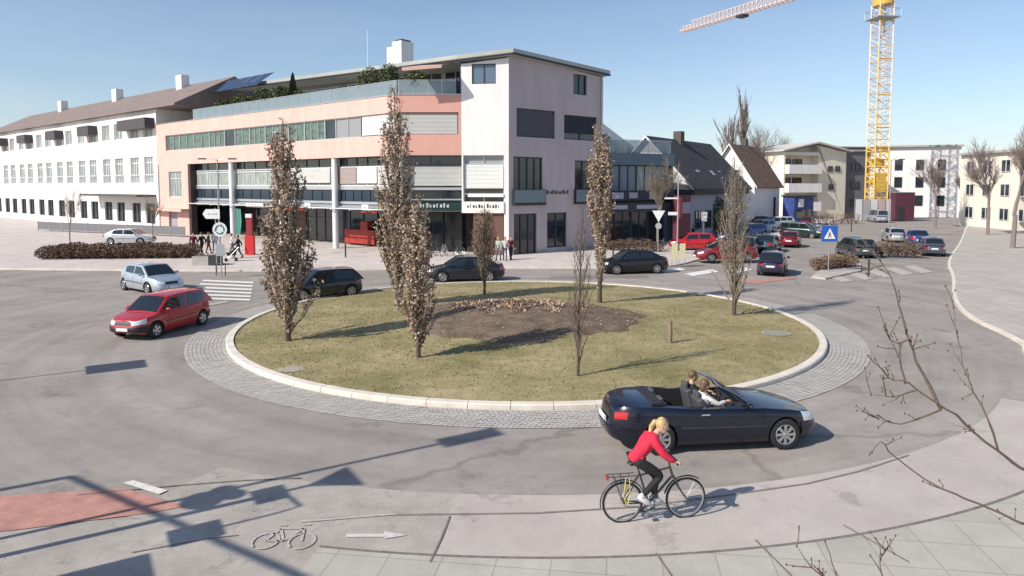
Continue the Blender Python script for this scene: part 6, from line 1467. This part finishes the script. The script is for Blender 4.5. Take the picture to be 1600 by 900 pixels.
# cyclist rides in the bike's own frame
bA, bB = gp(975, 818), gp(1078, 810); bd = math.atan2(bB.y - bA.y, bB.x - bA.x)
def bicycle(label, x, y, rz, col, z=0, wr=.345, full=True, group='bicycles', leaning=0):
    root = empty('bicycle', (x, y, z), rz); root.rotation_euler = (R(leaning), 0, rz); tag(root, label, 'bicycle', group)
    WBs = 1.08
    for xx in (0, WBs):
        mb = MB(); n = 36; q = [(xx + wr * .96 * math.cos(2 * math.pi * k / n), 0, wr + wr * .96 * math.sin(2 * math.pi * k / n)) for k in range(n)]
        V = [];
        for k in range(n):
            a = 2 * math.pi * k / n
            for i in range(6): b = 2 * math.pi * i / 6; rr_ = wr * .955 + .019 * math.cos(b); V.append((xx + rr_ * math.cos(a), .019 * math.sin(b), wr + rr_ * math.sin(a)))
        mb.add(V, [(k * 6 + i, ((k + 1) % n) * 6 + i, ((k + 1) % n) * 6 + (i + 1) % 6, k * 6 + (i + 1) % 6) for k in range(n) for i in range(6)]); w_ = mb.build('wheel', TYRE, root, smooth=True)
        mb = MB(); V = []
        for k in range(n):
            a = 2 * math.pi * k / n
            for (dr, y_) in ((.045, -.011), (.03, -.012), (.03, .012), (.045, .011)): rr_ = wr - dr; V.append((xx + rr_ * math.cos(a), y_, wr + rr_ * math.sin(a)))
        mb.add(V, [(k * 4 + i, ((k + 1) % n) * 4 + i, ((k + 1) % n) * 4 + (i + 1) % 4, k * 4 + (i + 1) % 4) for k in range(n) for i in range(4)])
        mb.tube([(xx, -.035, wr), (xx, .035, wr)], .02, 8); mb.build('rim', RIM, w_)
        mb = MB()
        for k in range(18):
            a = 2 * math.pi * k / 18; b = a + (.35 if k % 2 else -.35); mb.tube([(xx + .018 * math.cos(b), .02 * (-1) ** k, wr + .018 * math.sin(b)), (xx + (wr - .04) * math.cos(a), 0, wr + (wr - .04) * math.sin(a))], .0022, 3, cap=False)
        mb.build('spokes', STEEL, w_, clean=False)
    BBx = (.44, 0, .30); ST = (.27, 0, .84); HT = (.80, 0, .88); HB = (.845, 0, .74)
    mb = MB(); mb.tube([BBx, ST], .017, 8); mb.tube([ST, (.22, 0, .98)], .013, 8); mb.tube([(.29, 0, .78), HT], .017, 8); mb.tube([BBx, HB], .021, 8); mb.tube([HT, HB], .022, 8)
    for y in (-.055, .055): mb.tube([(0, y, wr), BBx], .011, 6); mb.tube([(0, y, wr), (ST[0], y * .3, ST[2] - .04)], .010, 6)
    mb.tube([BBx[:1] + (-.04,) + BBx[2:], BBx[:1] + (.04,) + BBx[2:]], .027, 8); mb.build('frame', col, root, smooth=True)
    mb = MB(); mb.tube([HB, (.88, 0, .69)], .024, 8)
    for y in (-.055, .055): mb.tube([(.88, y, .70), (.94, y, .55), (WBs, y, wr)], [.016, .014, .010], 6)
    mb.tube([(.88, -.055, .70), (.88, .055, .70)], .016, 6); mb.build('fork', col, root, smooth=True)
    mb = MB(); mb.tube([HT, (.78, 0, 1.0), (.85, 0, 1.03)], .014, 6); mb.tube([(.80, .30, 1.04), (.86, .22, 1.04), (.87, 0, 1.03), (.86, -.22, 1.04), (.80, -.30, 1.04)], .012, 8); hb_ = mb.build('handlebar', PLASTIC, root, smooth=True)
    for y in (-1, 1): mb = MB(); mb.tube([(.80, y * .30, 1.04), (.84, y * .245, 1.04)], .018, 8); mb.build('grip', PLASTIC, hb_)
    mb = MB(); mb.ball((.20, 0, 1.0), (.14, .075, .035), 12, 8); mb.ball((.30, 0, 1.0), (.09, .03, .025), 10, 6); mb.build('saddle', PLASTIC, root, smooth=True)
    mb = MB(); cr = R(70)
    for y, sg in ((-.07, 1), (.07, -1)):
        e = (BBx[0] - .17 * math.sin(cr) * sg, y, .30 - .17 * math.cos(cr) * sg); mb.tube([(BBx[0], y, .30), e], .012, 6); mb.obox((e[0], y * 1.9, e[2]), (.09, .09, .022))
    mb.lathe_y([(.08, 0), (.095, .003), (.08, .006)], (BBx[0], -.05, .30), 24); mb.build('crank', DARKM, root)
    mb = MB(); mb.tube([(BBx[0], -.052, .385), (0, -.052, wr + .035)], .005, 4); mb.tube([(BBx[0], -.052, .215), (0, -.052, wr - .035)], .005, 4); mb.build('chain', DARKM, root)
    if full:
        mb = MB()
        for xx, a0, a1 in ((0, 20, 190), (WBs, 55, 165)):
            n = 16; V = []
            for k in range(n + 1):
                a = R(a0 + (a1 - a0) * k / n); V += [(xx + (wr + .03) * math.cos(a), -.028, wr + (wr + .03) * math.sin(a)), (xx + (wr + .045) * math.cos(a), 0, wr + (wr + .045) * math.sin(a)), (xx + (wr + .03) * math.cos(a), .028, wr + (wr + .03) * math.sin(a))]
            mb.add(V, [(k * 3 + i, k * 3 + i + 1, k * 3 + i + 4, k * 3 + i + 3) for k in range(n) for i in range(2)])
        mb.build('mudguard', DARKM, root, smooth=True)
        mb = MB()
        for y in (-.06, .06): mb.tube([(.20, y, .80), (-.26, y, .80)], .007, 5); mb.tube([(0, y, wr), (-.16, y, .80)], .006, 5); mb.tube([(0, y, wr), (-.02, y, .80)], .006, 5)
        for x_ in (.1, -.05, -.25): mb.tube([(x_, -.06, .80), (x_, .06, .80)], .006, 5)
        mb.build('luggage_rack', DARKM, root); mb = MB(); mb.obox((-.27, 0, .77), (.03, .09, .05)); mb.build('tail_light', TAILR, root)
        mb = MB(); mb.obox((.93, 0, .93), (.06, .06, .07)); mb.build('front_light', LAMP, root)
    return root
bk = bicycle('grey trekking bicycle with rack ridden by the woman in red', bA.x - .02, bA.y + .03, bd, mat('bike_grey', (.07, .07, .075), .35, .3), leaning=0)
mb = MB(); mb.tube([(.02, -.09, .78), (-.02, -.1, .5), (.03, -.1, .34)], .008, 5); mb.tube([(.08, -.09, .78), (.09, -.1, .5), (.05, -.1, .34)], .008, 5); mb.build('yellow_strap', mat('strap_yellow', (.62, .55, .03), .6), bk)
CY_J = dict(pelvis=(.20, 0, 1.07), chest=(.43, 0, 1.33), neck=(.56, 0, 1.47), head=(.66, 0, 1.585), shl=(.47, .16, 1.40), shr=(.47, -.16, 1.40), ell=(.62, .23, 1.19), elr=(.62, -.23, 1.17), wrl=(.79, .27, 1.075), wrr=(.79, -.27, 1.07),
            hal=(.88, .25, 1.07), har=(.88, -.26, 1.065), hipl=(.24, .09, 1.03), hipr=(.24, -.09, 1.03), knl=(.62, .10, .70), knr=(.62, -.11, .80), anl=(.53, .12, .30), anr=(.27, -.13, .47), toel=(.68, .12, .235), toer=(.40, -.13, .38), face=(1, -.35, -.28), curl=1.0, pnl=(0, 0, -1), pnr=(0, 0, -1))
CY_J['anl'] = (.56, .12, .34); CY_J['toel'] = (.70, .12, .27)
person('woman in red jacket with blonde ponytail leaning forward on her bicycle', (bA.x - .02, bA.y + .03), bd, CY_J, (REDJ, BLKC, WSHOE, BLOND), 'pony', True, female=True, bulk=.016)
# people in the convertible
def sit(y, arms, look=(1, 0, -.05)):
    J = dict(pelvis=(-.12, y, .66), chest=(-.20, y, .98), neck=(-.20, y, 1.16), head=(-.16, y, 1.30), shl=(-.20, y + .17, 1.09), shr=(-.20, y - .17, 1.09), hipl=(-.08, y + .09, .64), hipr=(-.08, y - .09, .64), knl=(.36, y + .11, .74), knr=(.36, y - .11, .74), anl=(.56, y + .1, .50), anr=(.56, y - .1, .50), toel=(.66, y + .1, .52), toer=(.66, y - .1, .52), face=look)
    J.update(arms); return J
person('driver in dark clothes with brown hair at the far side of the convertible', (CVX, CVY), hd, sit(.34, dict(ell=(.0, .56, .92), elr=(.0, .14, .92), wrl=(.22, .46, .92), wrr=(.22, .22, .92))), (BLKC, BLKC, DSHOE, BHAIR), 'short')
person('passenger in pale top with brown hair on the near side of the convertible', (CVX, CVY), hd, sit(-.34, dict(ell=(.0, -.12, .90), elr=(.02, -.60, .94), wrl=(.18, -.28, .84), wrr=(.24, -.50, .98)), (1, .3, -.1)), (WHC, BLKC, DSHOE, BHAIR), 'long', female=True)
# pedestrians
def walker(label, u, v, rz, cols, z=.11, **k):
    p = gp(u, v, z); hair = k.pop('hair', 'short'); return person(label, (p.x, p.y), R(rz), stand(**k), cols, hair, group='people on the pavement', z=z)
walker('pedestrian in long maroon coat, leftmost of the group by the planter', 303, 398, -60, (MARC, MARC, DSHOE, DHAIR), step=.12, hair='long')
walker('pedestrian in black jacket and dark trousers behind the planter', 316, 399, 160, (BLKC, BLKC, DSHOE, DHAIR), step=.2, hgt=1.8)
walker('pedestrian in dark jacket and maroon trousers right of the planter group', 326, 396, 20, (BLKC, MARC, DSHOE, BHAIR), step=.18, ph=-1)
walker('pedestrian in grey coat and blue jeans left of the round sign', 336, 393, 100, (GRC, JEANS, DSHOE, DHAIR), step=.15)
walker('pedestrian in black pushing the pushchair right of the round sign', 373, 403, 200, (BLKC, BLKC, DSHOE, DHAIR), step=.3, arm=.3)
walker('pedestrian in white top walking beside the pushchair', 363, 399, 200, (WHC, GRC, DSHOE, BHAIR), step=.2, ph=-1)
walker('pedestrian in pale green top by the brown panel', 779, 407, 250, (GRNC, GRC, DSHOE, BLOND), step=.15, hair='long')
walker('pedestrian in white top at the corner column', 789, 407, 270, (WHC, JEANS, DSHOE, DHAIR), step=.2, ph=-1)
walker('pedestrian in dark maroon clothes right of the white corner column', 798, 406, 290, (MARC, BLKC, DSHOE, DHAIR), step=.2)
walker('pedestrian in maroon coat in front of the wing posters', 1083, 381, 200, (MARC, BLKC, DSHOE, DHAIR), step=.2)
# pushchair
p = gp(362, 408, .11); root = empty('pushchair', (p.x, p.y, .11), R(200)); tag(root, 'dark pushchair in front of the person in black', 'pushchair')
mb = MB(); mb.xprism([(-.3, .45), (.25, .4), (.35, .6), (.1, .62), (-.25, .95), (-.38, .9)], -.2, .2); mb.build('seat', BLKC, root); mb = MB()
for y in (-.2, .2): mb.tube([(.35, y, .12), (-.25, y, .75), (-.5, y, 1.0)], .014, 5); mb.tube([(-.3, y, .12), (.1, y, .6)], .014, 5)
mb.tube([(-.5, -.2, 1.0), (-.5, .2, 1.0)], .016, 5); mb.build('frame', ALU, root)
for x_ in (.35, -.3):
    for y in (-.24, .24): mb = MB(); mb.lathe_y([(.04, -.02), (.12, -.02), (.12, .02), (.04, .02)], (x_, y, .12), 16); mb.build('wheel', TYRE, root)
# parked bicycles by the shop
bc = [mat('bike_green', (.05, .12, .10), .4), mat('bike_silver', (.4, .42, .44), .35, .5), mat('bike_navy', (.02, .03, .08), .4), mat('bike_white', (.5, .5, .5), .4)]
for i, (u, v, a, lb) in enumerate(((648, 400, 70, 'silver bicycle parked by the green shop front, leftmost'), (668, 401, 60, 'navy bicycle parked between the silver and the white one'), (690, 401, 75, 'white bicycle parked by the green shop front'), (712, 402, 65, 'green bicycle parked nearest the brown panel'), (1040, 391, 200, 'bicycle parked by the posters of the shop wing'))):
    p = gp(u, v, .11); bicycle(lb, p.x, p.y, R(a), bc[(i + 1) % 4], .11, full=False, group='parked bicycles')

# ================================================================== STREET FURNITURE
def pole(mb, x, y, z0, z1, r_=.035): mb.tube([(x, y, z0), (x, y, z1)], r_, 8)
def sign(name, label, cat, u, v, zp, r_=.032, z=.11):
    p = gp(u, v, z); root = empty(name, (p.x, p.y, z)); tag(root, label, cat); mb = MB(); pole(mb, 0, 0, -.05, zp - z, r_); mb.build('pole', STEEL, root); root['h'] = 0; del root['h']; return root, p
def face(M_, pts, th, m, name, root, back=STEEL):
    mb = MB(M_); n = len(pts); mb.add([(a, -th, b) for a, b in pts] + [(a, 0, b) for a, b in pts], [tuple(range(n)), tuple(range(2 * n - 1, n - 1, -1))] + [(i, n + i, n + (i + 1) % n, (i + 1) % n) for i in range(n)]); return mb.build(name, m, root)
circ = lambda r_, cx=0, cz=0, n=28, a0=0, a1=360: [(cx + r_ * math.cos(R(a0 + (a1 - a0) * k / n)), cz + r_ * math.sin(R(a0 + (a1 - a0) * k / n))) for k in range(n)]
T = Matrix.Translation
# round sign with ring of arrows, on the left pavement
root, p = sign('roundabout_sign', 'round pale sign with three circling arrows on a post at left', 'traffic sign', 346, 431, 3.35)
face(T((0, -.04, 2.78)), circ(.43), .02, mat('sign_pale_green', (.66, .72, .68), .5), 'sign_plate', root)
mb = MB(T((0, -.062, 2.78)))
for k in range(3):
    a0 = 100 + k * 120
    for q in range(7): mb.tube([(.25 * math.cos(R(a0 + q * 11)), 0, .25 * math.sin(R(a0 + q * 11))), (.25 * math.cos(R(a0 + q * 11 + 11)), 0, .25 * math.sin(R(a0 + q * 11 + 11)))], .035, 4)
    a = R(a0 + 88); c = Vector((.25 * math.cos(a), 0, .25 * math.sin(a))); t_ = Vector((-math.sin(a), 0, math.cos(a))); n_ = Vector((math.cos(a), 0, math.sin(a)))
    mb.poly([c + t_ * .11, c + n_ * .10 - t_ * .03, c - n_ * .10 - t_ * .03])
mb.build('arrow_symbol', mat('sign_ink', (.05, .10, .14), .5), root)
face(T((0, -.05, 1.55)), [(-.25, -.35), (.25, -.35), (.25, .35), (-.25, .35)], .03, mat('grey_plate', (.33, .35, .36), .5), 'lower_plate', root)
mb = MB()
for x_ in (-.35, .2): pole(mb, x_, .1, 0, .75, .03)
mb.tube([(-.4, .1, .72), (.45, .1, .72)], .03, 6); mb.build('guard_rail', DARKM, root)
root, p = sign('direction_sign', 'blank white arrow shaped direction sign pointing left above the planter', 'traffic sign', 339, 424, 4.1)
face(T((-.15, -.04, 3.62)), [(-.62, 0), (-.42, -.30), (.45, -.30), (.45, .30), (-.42, .30)], .03, SIGNW, 'sign_plate', root)
mb = MB(T((-.15, -.072, 3.62)))
for i in range(4): mb.box(-.3 + i * .17, -.3 + i * .17 + [.1, .07, .12, .08][i], -.004, 0, -.05, .04)
mb.build('sign_lettering', mat('ink_faint', (.35, .35, .36), .6), root)
# yield sign back, blue pedestrian crossing sign
root, p = sign('yield_sign', 'white inverted triangle sign on a pole in front of the shop wing', 'traffic sign', 1028, 398, 3.75)
face(T((0, -.04, 3.0)), [(-.50, .45), (0, -.42), (.50, .45)], .02, SIGNW, 'sign_plate', root); face(T((0, -.04, 2.25)), circ(.24), .02, mat('sign_back_grey', (.40, .41, .42), .5), 'round_plate', root)
root, p = sign('pedestrian_crossing_sign', 'blue square sign with white triangle on the island with the rust hedge', 'traffic sign', 1294, 427, 3.1, .035, .0)
face(T((0, -.04, 2.5)), [(-.5, -.5), (.5, -.5), (.5, .5), (-.5, .5)], .02, SIGNB, 'sign_plate', root)
face(T((0, -.062, 2.5)), [(-.36, -.32), (.36, -.32), (0, .34)], .004, SIGNW, 'triangle_symbol', root)
mb = MB(T((0, -.068, 2.5))); mb.ball((.0, 0, .1), (.04, .002, .045), 8, 6); mb.tube([(0, 0, .06), (-.02, 0, -.08), (-.1, 0, -.24)], .022, 4); mb.tube([(-.02, 0, -.08), (.09, 0, -.24)], .02, 4); mb.tube([(.0, 0, .02), (.1, 0, -.08)], .016, 4); mb.tube([(.0, 0, .02), (-.1, 0, -.07)], .016, 4); mb.build('walking_symbol', BLACK, root)
# small white box sign, street lamps
root, p = sign('white_sign', 'small white tapered sign in front of the dark house, above the red car', 'traffic sign', 1099, 388, 3.3)
face(T((0, -.04, 2.75)), [(-.2, -.42), (.22, -.42), (.28, .38), (-.30, .38)], .05, SIGNW, 'sign_plate', root)
def lamp(label, u, v, h, arms, z=.11, rz=0):
    p = gp(u, v, z); root = empty('street_lamp', (p.x, p.y, z), rz); tag(root, label, 'street lamp'); mb = MB(); mb.tube([(0, 0, -.05), (0, 0, h)], [.07, .045], 8); mb.build('pole', STEEL, root, smooth=True)
    for sx in arms:
        mb = MB(); mb.tube([(0, 0, h - .1), (sx * .5, 0, h + .05), (sx * .9, 0, h + .05)], .025, 6); mb.build('arm', STEEL, root); mb = MB(); mb.obox((sx * 1.1, 0, h + .03), (.55, .22, .1)); mb.build('lamp_head', DARKM, root)
    return root
lamp('tall grey street lamp behind the direction sign at left', 344, 405, 7.3, (-1, 1))
rt_ = lamp('dark street lamp post left of the red compact car', 1058, 397, 6.1, (-1,))
mb = MB(); mb.obox((-.5, 0, 4.4), (1.1, .05, .12)); mb.obox((-.4, 0, 3.2), (.7, .05, .25)); mb.build('name_plate', SIGNW, rt_)
lamp('slim street lamp beside the site hoarding far down the street', 1388, 372, 8.2, (1,), .0)
lamp('slim lamp post on the pavement at the corner of the street', 1293, 372, 6.6, (1,), 0) if False else None
# planter
a = gp(300, 415, .11); b = gp(341, 415, .11); root = empty('planter', (a.x, a.y, .11)); tag(root, 'pale concrete planter with dark end on the left pavement', 'planter')
mb = MB(); L_ = b.x - a.x; mb.box(0, L_ * .62, 0, .8, 0, .62); mb.build('trough', CONC, root); mb = MB(); mb.box(L_ * .62 + .003, L_, .02, .78, 0, .66); mb.build('dark_box', DARKM, root); mb = MB(); mb.box(.08, L_ * .62 - .08, .08, .72, .6, .64); mb.build('planter_soil', G['soil'], root)
# red pillar, green banner
p = gp(391, 398, .11); root = empty('red_pillar', (p.x, p.y, .11)); tag(root, 'slim red advertising pillar in front of the shops', 'pillar')
mb = MB(); mb.box(-.34, .34, -.2, .2, 0, 1.5); mb.build('base', mat('bright_red', (.62, .03, .03), .45), root); mb = MB(); mb.box(-.22, .22, -.15, .15, 1.503, 3.2); mb.build('shaft', mat('dark_red', (.30, .03, .035), .5), root); mb = MB(); mb.box(-.24, .24, -.2, -.15, 2.9, 3.2); mb.build('light', SIGNW, root)
p = gp(369, 394, .11); root = empty('banner', (p.x, p.y, .11)); tag(root, 'narrow green banner on a pole left of the red pillar', 'banner'); mb = MB(); pole(mb, 0, 0, 0, 3.6, .03); mb.build('pole', STEEL, root); mb = MB(); mb.poly([(.03, 0, 1.5), (.36, .02, 1.45), (.5, -.02, 2.5), (.45, .02, 3.5), (.03, 0, 3.55)]); mb.build('cloth', mat('banner_green', (.10, .33, .24), .7), root)
# pale cabinets at the crossing
for i, (u, lb) in enumerate(((1054, 'left pale yellow signboard on posts before the red car'), (1066, 'right pale yellow signboard on posts before the red car'))):
    p = gp(u, 415, .11); root = empty('yellow_signboard', (p.x, p.y, .11)); tag(root, lb, 'signboard', 'yellow signboards'); mb = MB(); mb.box(-.19, .19, -.03, .03, .45, 1.5); mb.build('board', mat('pale_yellow', (.62, .56, .34), .6), root); mb = MB(); [pole(mb, x_, .05, 0, 1.5, .02) for x_ in (-.17, .17)]; mb.build('leg', STEEL, root)
for i, (u, v, h, lb) in enumerate(((1357, 432, 1.0, 'dark bollard on the pavement beside the right crossing'), (1330, 362, 1.4, 'dark bollard far down the street in front of the hedge'), (1020, 398, 1.0, 'dark bollard beside the pole of the white triangle sign'), (958, 404, 1.0, 'dark bollard before the low hedge of the shop wing'), (540, 402, 1.0, 'bollard before the red shop front'), (470, 405, 1.0, 'bollard on the plaza right of the leafy tree'))):
    p = gp(u, v, .11 if u != 1330 else 0); root = empty('bollard', (p.x, p.y, .1 if u != 1330 else 0)); tag(root, lb, 'bollard', 'bollards'); mb = MB(); mb.tube([(0, 0, 0), (0, 0, h)], .06, 10); mb.ball((0, 0, h), (.065, .065, .05), 10, 6); mb.build('post', DARKM, root, smooth=True)
# traffic island with the rust hedge
a = [gp(1268, 434), gp(1290, 437), gp(1345, 425), gp(1345, 414), gp(1300, 411)]
mb = MB(); mb.prism([(q.x, q.y) for q in a], 0, .1); tag(mb.build('traffic_island', G['pave']), kind='structure')

# ================================================================== POSTS OUT OF THE PICTURE WHOSE SHADOWS CROSS THE ROAD
cot = 1 / math.tan(SUN_EL); SHV = Vector((SH[0], SH[1], 0))
def src(u, v, h): q = gp(u, v); return q - SHV * cot * h
def plate(mb, c, wdt, h, tri=False):
    n = Vector((SH[1], -SH[0], 0)); u = n * wdt / 2; c = Vector(c); t_ = SHV * .01
    pts = [c - u - Vector((0, 0, h / 2)), c + u - Vector((0, 0, h / 2)), c + u + Vector((0, 0, h / 2)), c - u + Vector((0, 0, h / 2))] if not tri else [c - Vector((0, 0, h / 2)) * .9, c + u + Vector((0, 0, h / 2)), c - u + Vector((0, 0, h / 2))]
    if tri == 'up': pts = [c - u - Vector((0, 0, h / 2)), c + u - Vector((0, 0, h / 2)), c + Vector((0, 0, h / 2))]
    n_ = len(pts); mb.add([p - t_ for p in pts] + [p + t_ for p in pts], [tuple(range(n_)), tuple(range(2 * n_ - 1, n_ - 1, -1))] + [(i, (i + 1) % n_, n_ + (i + 1) % n_, n_ + i) for i in range(n_)])
h = 8.6; b = src(735, 683, h); root = empty('sign_mast', (b.x, b.y, 0)); tag(root, 'tall mast left of the camera with a lamp panel and oval plates', 'mast')
mb = MB(); mb.tube([(0, 0, 0), (0, 0, h - .3)], .055, 8); mb.build('pole', STEEL, root)
mb = MB(); plate(mb, (0, 0, h), .55, 1.1); mb.build('lamp_panel', DARKM, root)
for (u, v, r_) in ((318, 782, .36), (350, 768, .25), (366, 773, .22)):
    q = gp(u, v); hh = (q - Vector((b.x, b.y, 0))).length / cot; off = (q - SHV * cot * hh) - Vector((b.x, b.y, 0)); mb = MB()
    n = Vector((SH[1], -SH[0], 0)); mb.add([off + Vector((0, 0, hh)) + n * r_ * math.cos(2 * math.pi * k / 16) + Vector((0, 0, 1)) * r_ * .8 * math.sin(2 * math.pi * k / 16) for k in range(16)], [tuple(range(16))]); mb.build('oval_plate', DARKM, root)
b2 = src(515, 752, 5.3); root = empty('sign_mast', (b2.x, b2.y, 0)); tag(root, 'shorter mast left of the camera with triangle sign and side arms', 'mast')
mb = MB(); mb.tube([(0, 0, 0), (0, 0, 5.2)], .05, 8); mb.tube([(.12, 0, 0), (.12, 0, 4.3)], .03, 6); [mb.tube([(0, 0, z), (.12, 0, z + .1)], .02, 4) for z in np.arange(.3, 4.3, .2)]; mb.build('pole', STEEL, root)
mb = MB(); plate(mb, (0, 0, 5.3), 1.0, .75, True); mb.build('triangle_plate', DARKM, root)
mb = MB(); plate(mb, (0, 0, 4.5), .62, .45); mb.build('plate', DARKM, root)
n = Vector((SH[1], -SH[0], 0)); mb = MB(); mb.tube([(0, 0, 4.2), n * .3 + Vector((0, 0, 4.7)), n * .75 + Vector((0, 0, 4.75)), n * .8 + Vector((0, 0, 4.4)), n * .8 + Vector((0, 0, 3.4))], .035, 6); mb.build('arm', STEEL, root)
mb = MB(); plate(mb, n * .8 + Vector((0, 0, 3.5)), .6, .6); mb.build('side_plate', DARKM, root)
# beam
hb_ = 6.2; a, b = src(110, 745, hb_), src(480, 905, hb_); root = empty('gantry', (a.x, a.y, 0)); tag(root, 'steel gantry left of the camera with one long beam', 'gantry')
mb = MB(); mb.tube([(0, 0, 0), (0, 0, hb_)], .08, 8); mb.build('post', STEEL, root); mb = MB(); e = b - a; mb.tube([(0, 0, hb_), (e.x, e.y, hb_)], .06, 8); mb.build('beam', STEEL, root)
mb = MB(); mb.tube([(e.x, e.y, 0), (e.x, e.y, hb_)], .08, 8); mb.build('post', STEEL, root)
# parasol-like board whose shadow fills the lower left corner
a = src(130, 925, 3.0); root = empty('notice_board', (a.x, a.y, 0)); tag(root, 'large notice board left of the camera', 'notice board')
mb = MB(); plate(mb, (0, 0, 3.0), 1.3, 1.3); mb.build('board', DARKM, root); mb = MB(); n = Vector((SH[1], -SH[0], 0)); [mb.tube([n * k + Vector((0, 0, 0)), n * k + Vector((0, 0, 2.3))], .05, 6) for k in (-.7, .7)]; mb.build('post', STEEL, root)
# sign with the dark diamond shadow at left
b3 = src(190, 572, 3.6); root = empty('warning_sign', (b3.x, b3.y, 0)); tag(root, 'square sign on a post left of the picture', 'traffic sign')
mb = MB(); mb.tube([(0, 0, 0), (0, 0, 3.2)], .04, 8); mb.build('pole', STEEL, root); mb = MB(); plate(mb, (0, 0, 3.5), 1.1, 1.2); mb.build('sign_plate', SIGNW, root)
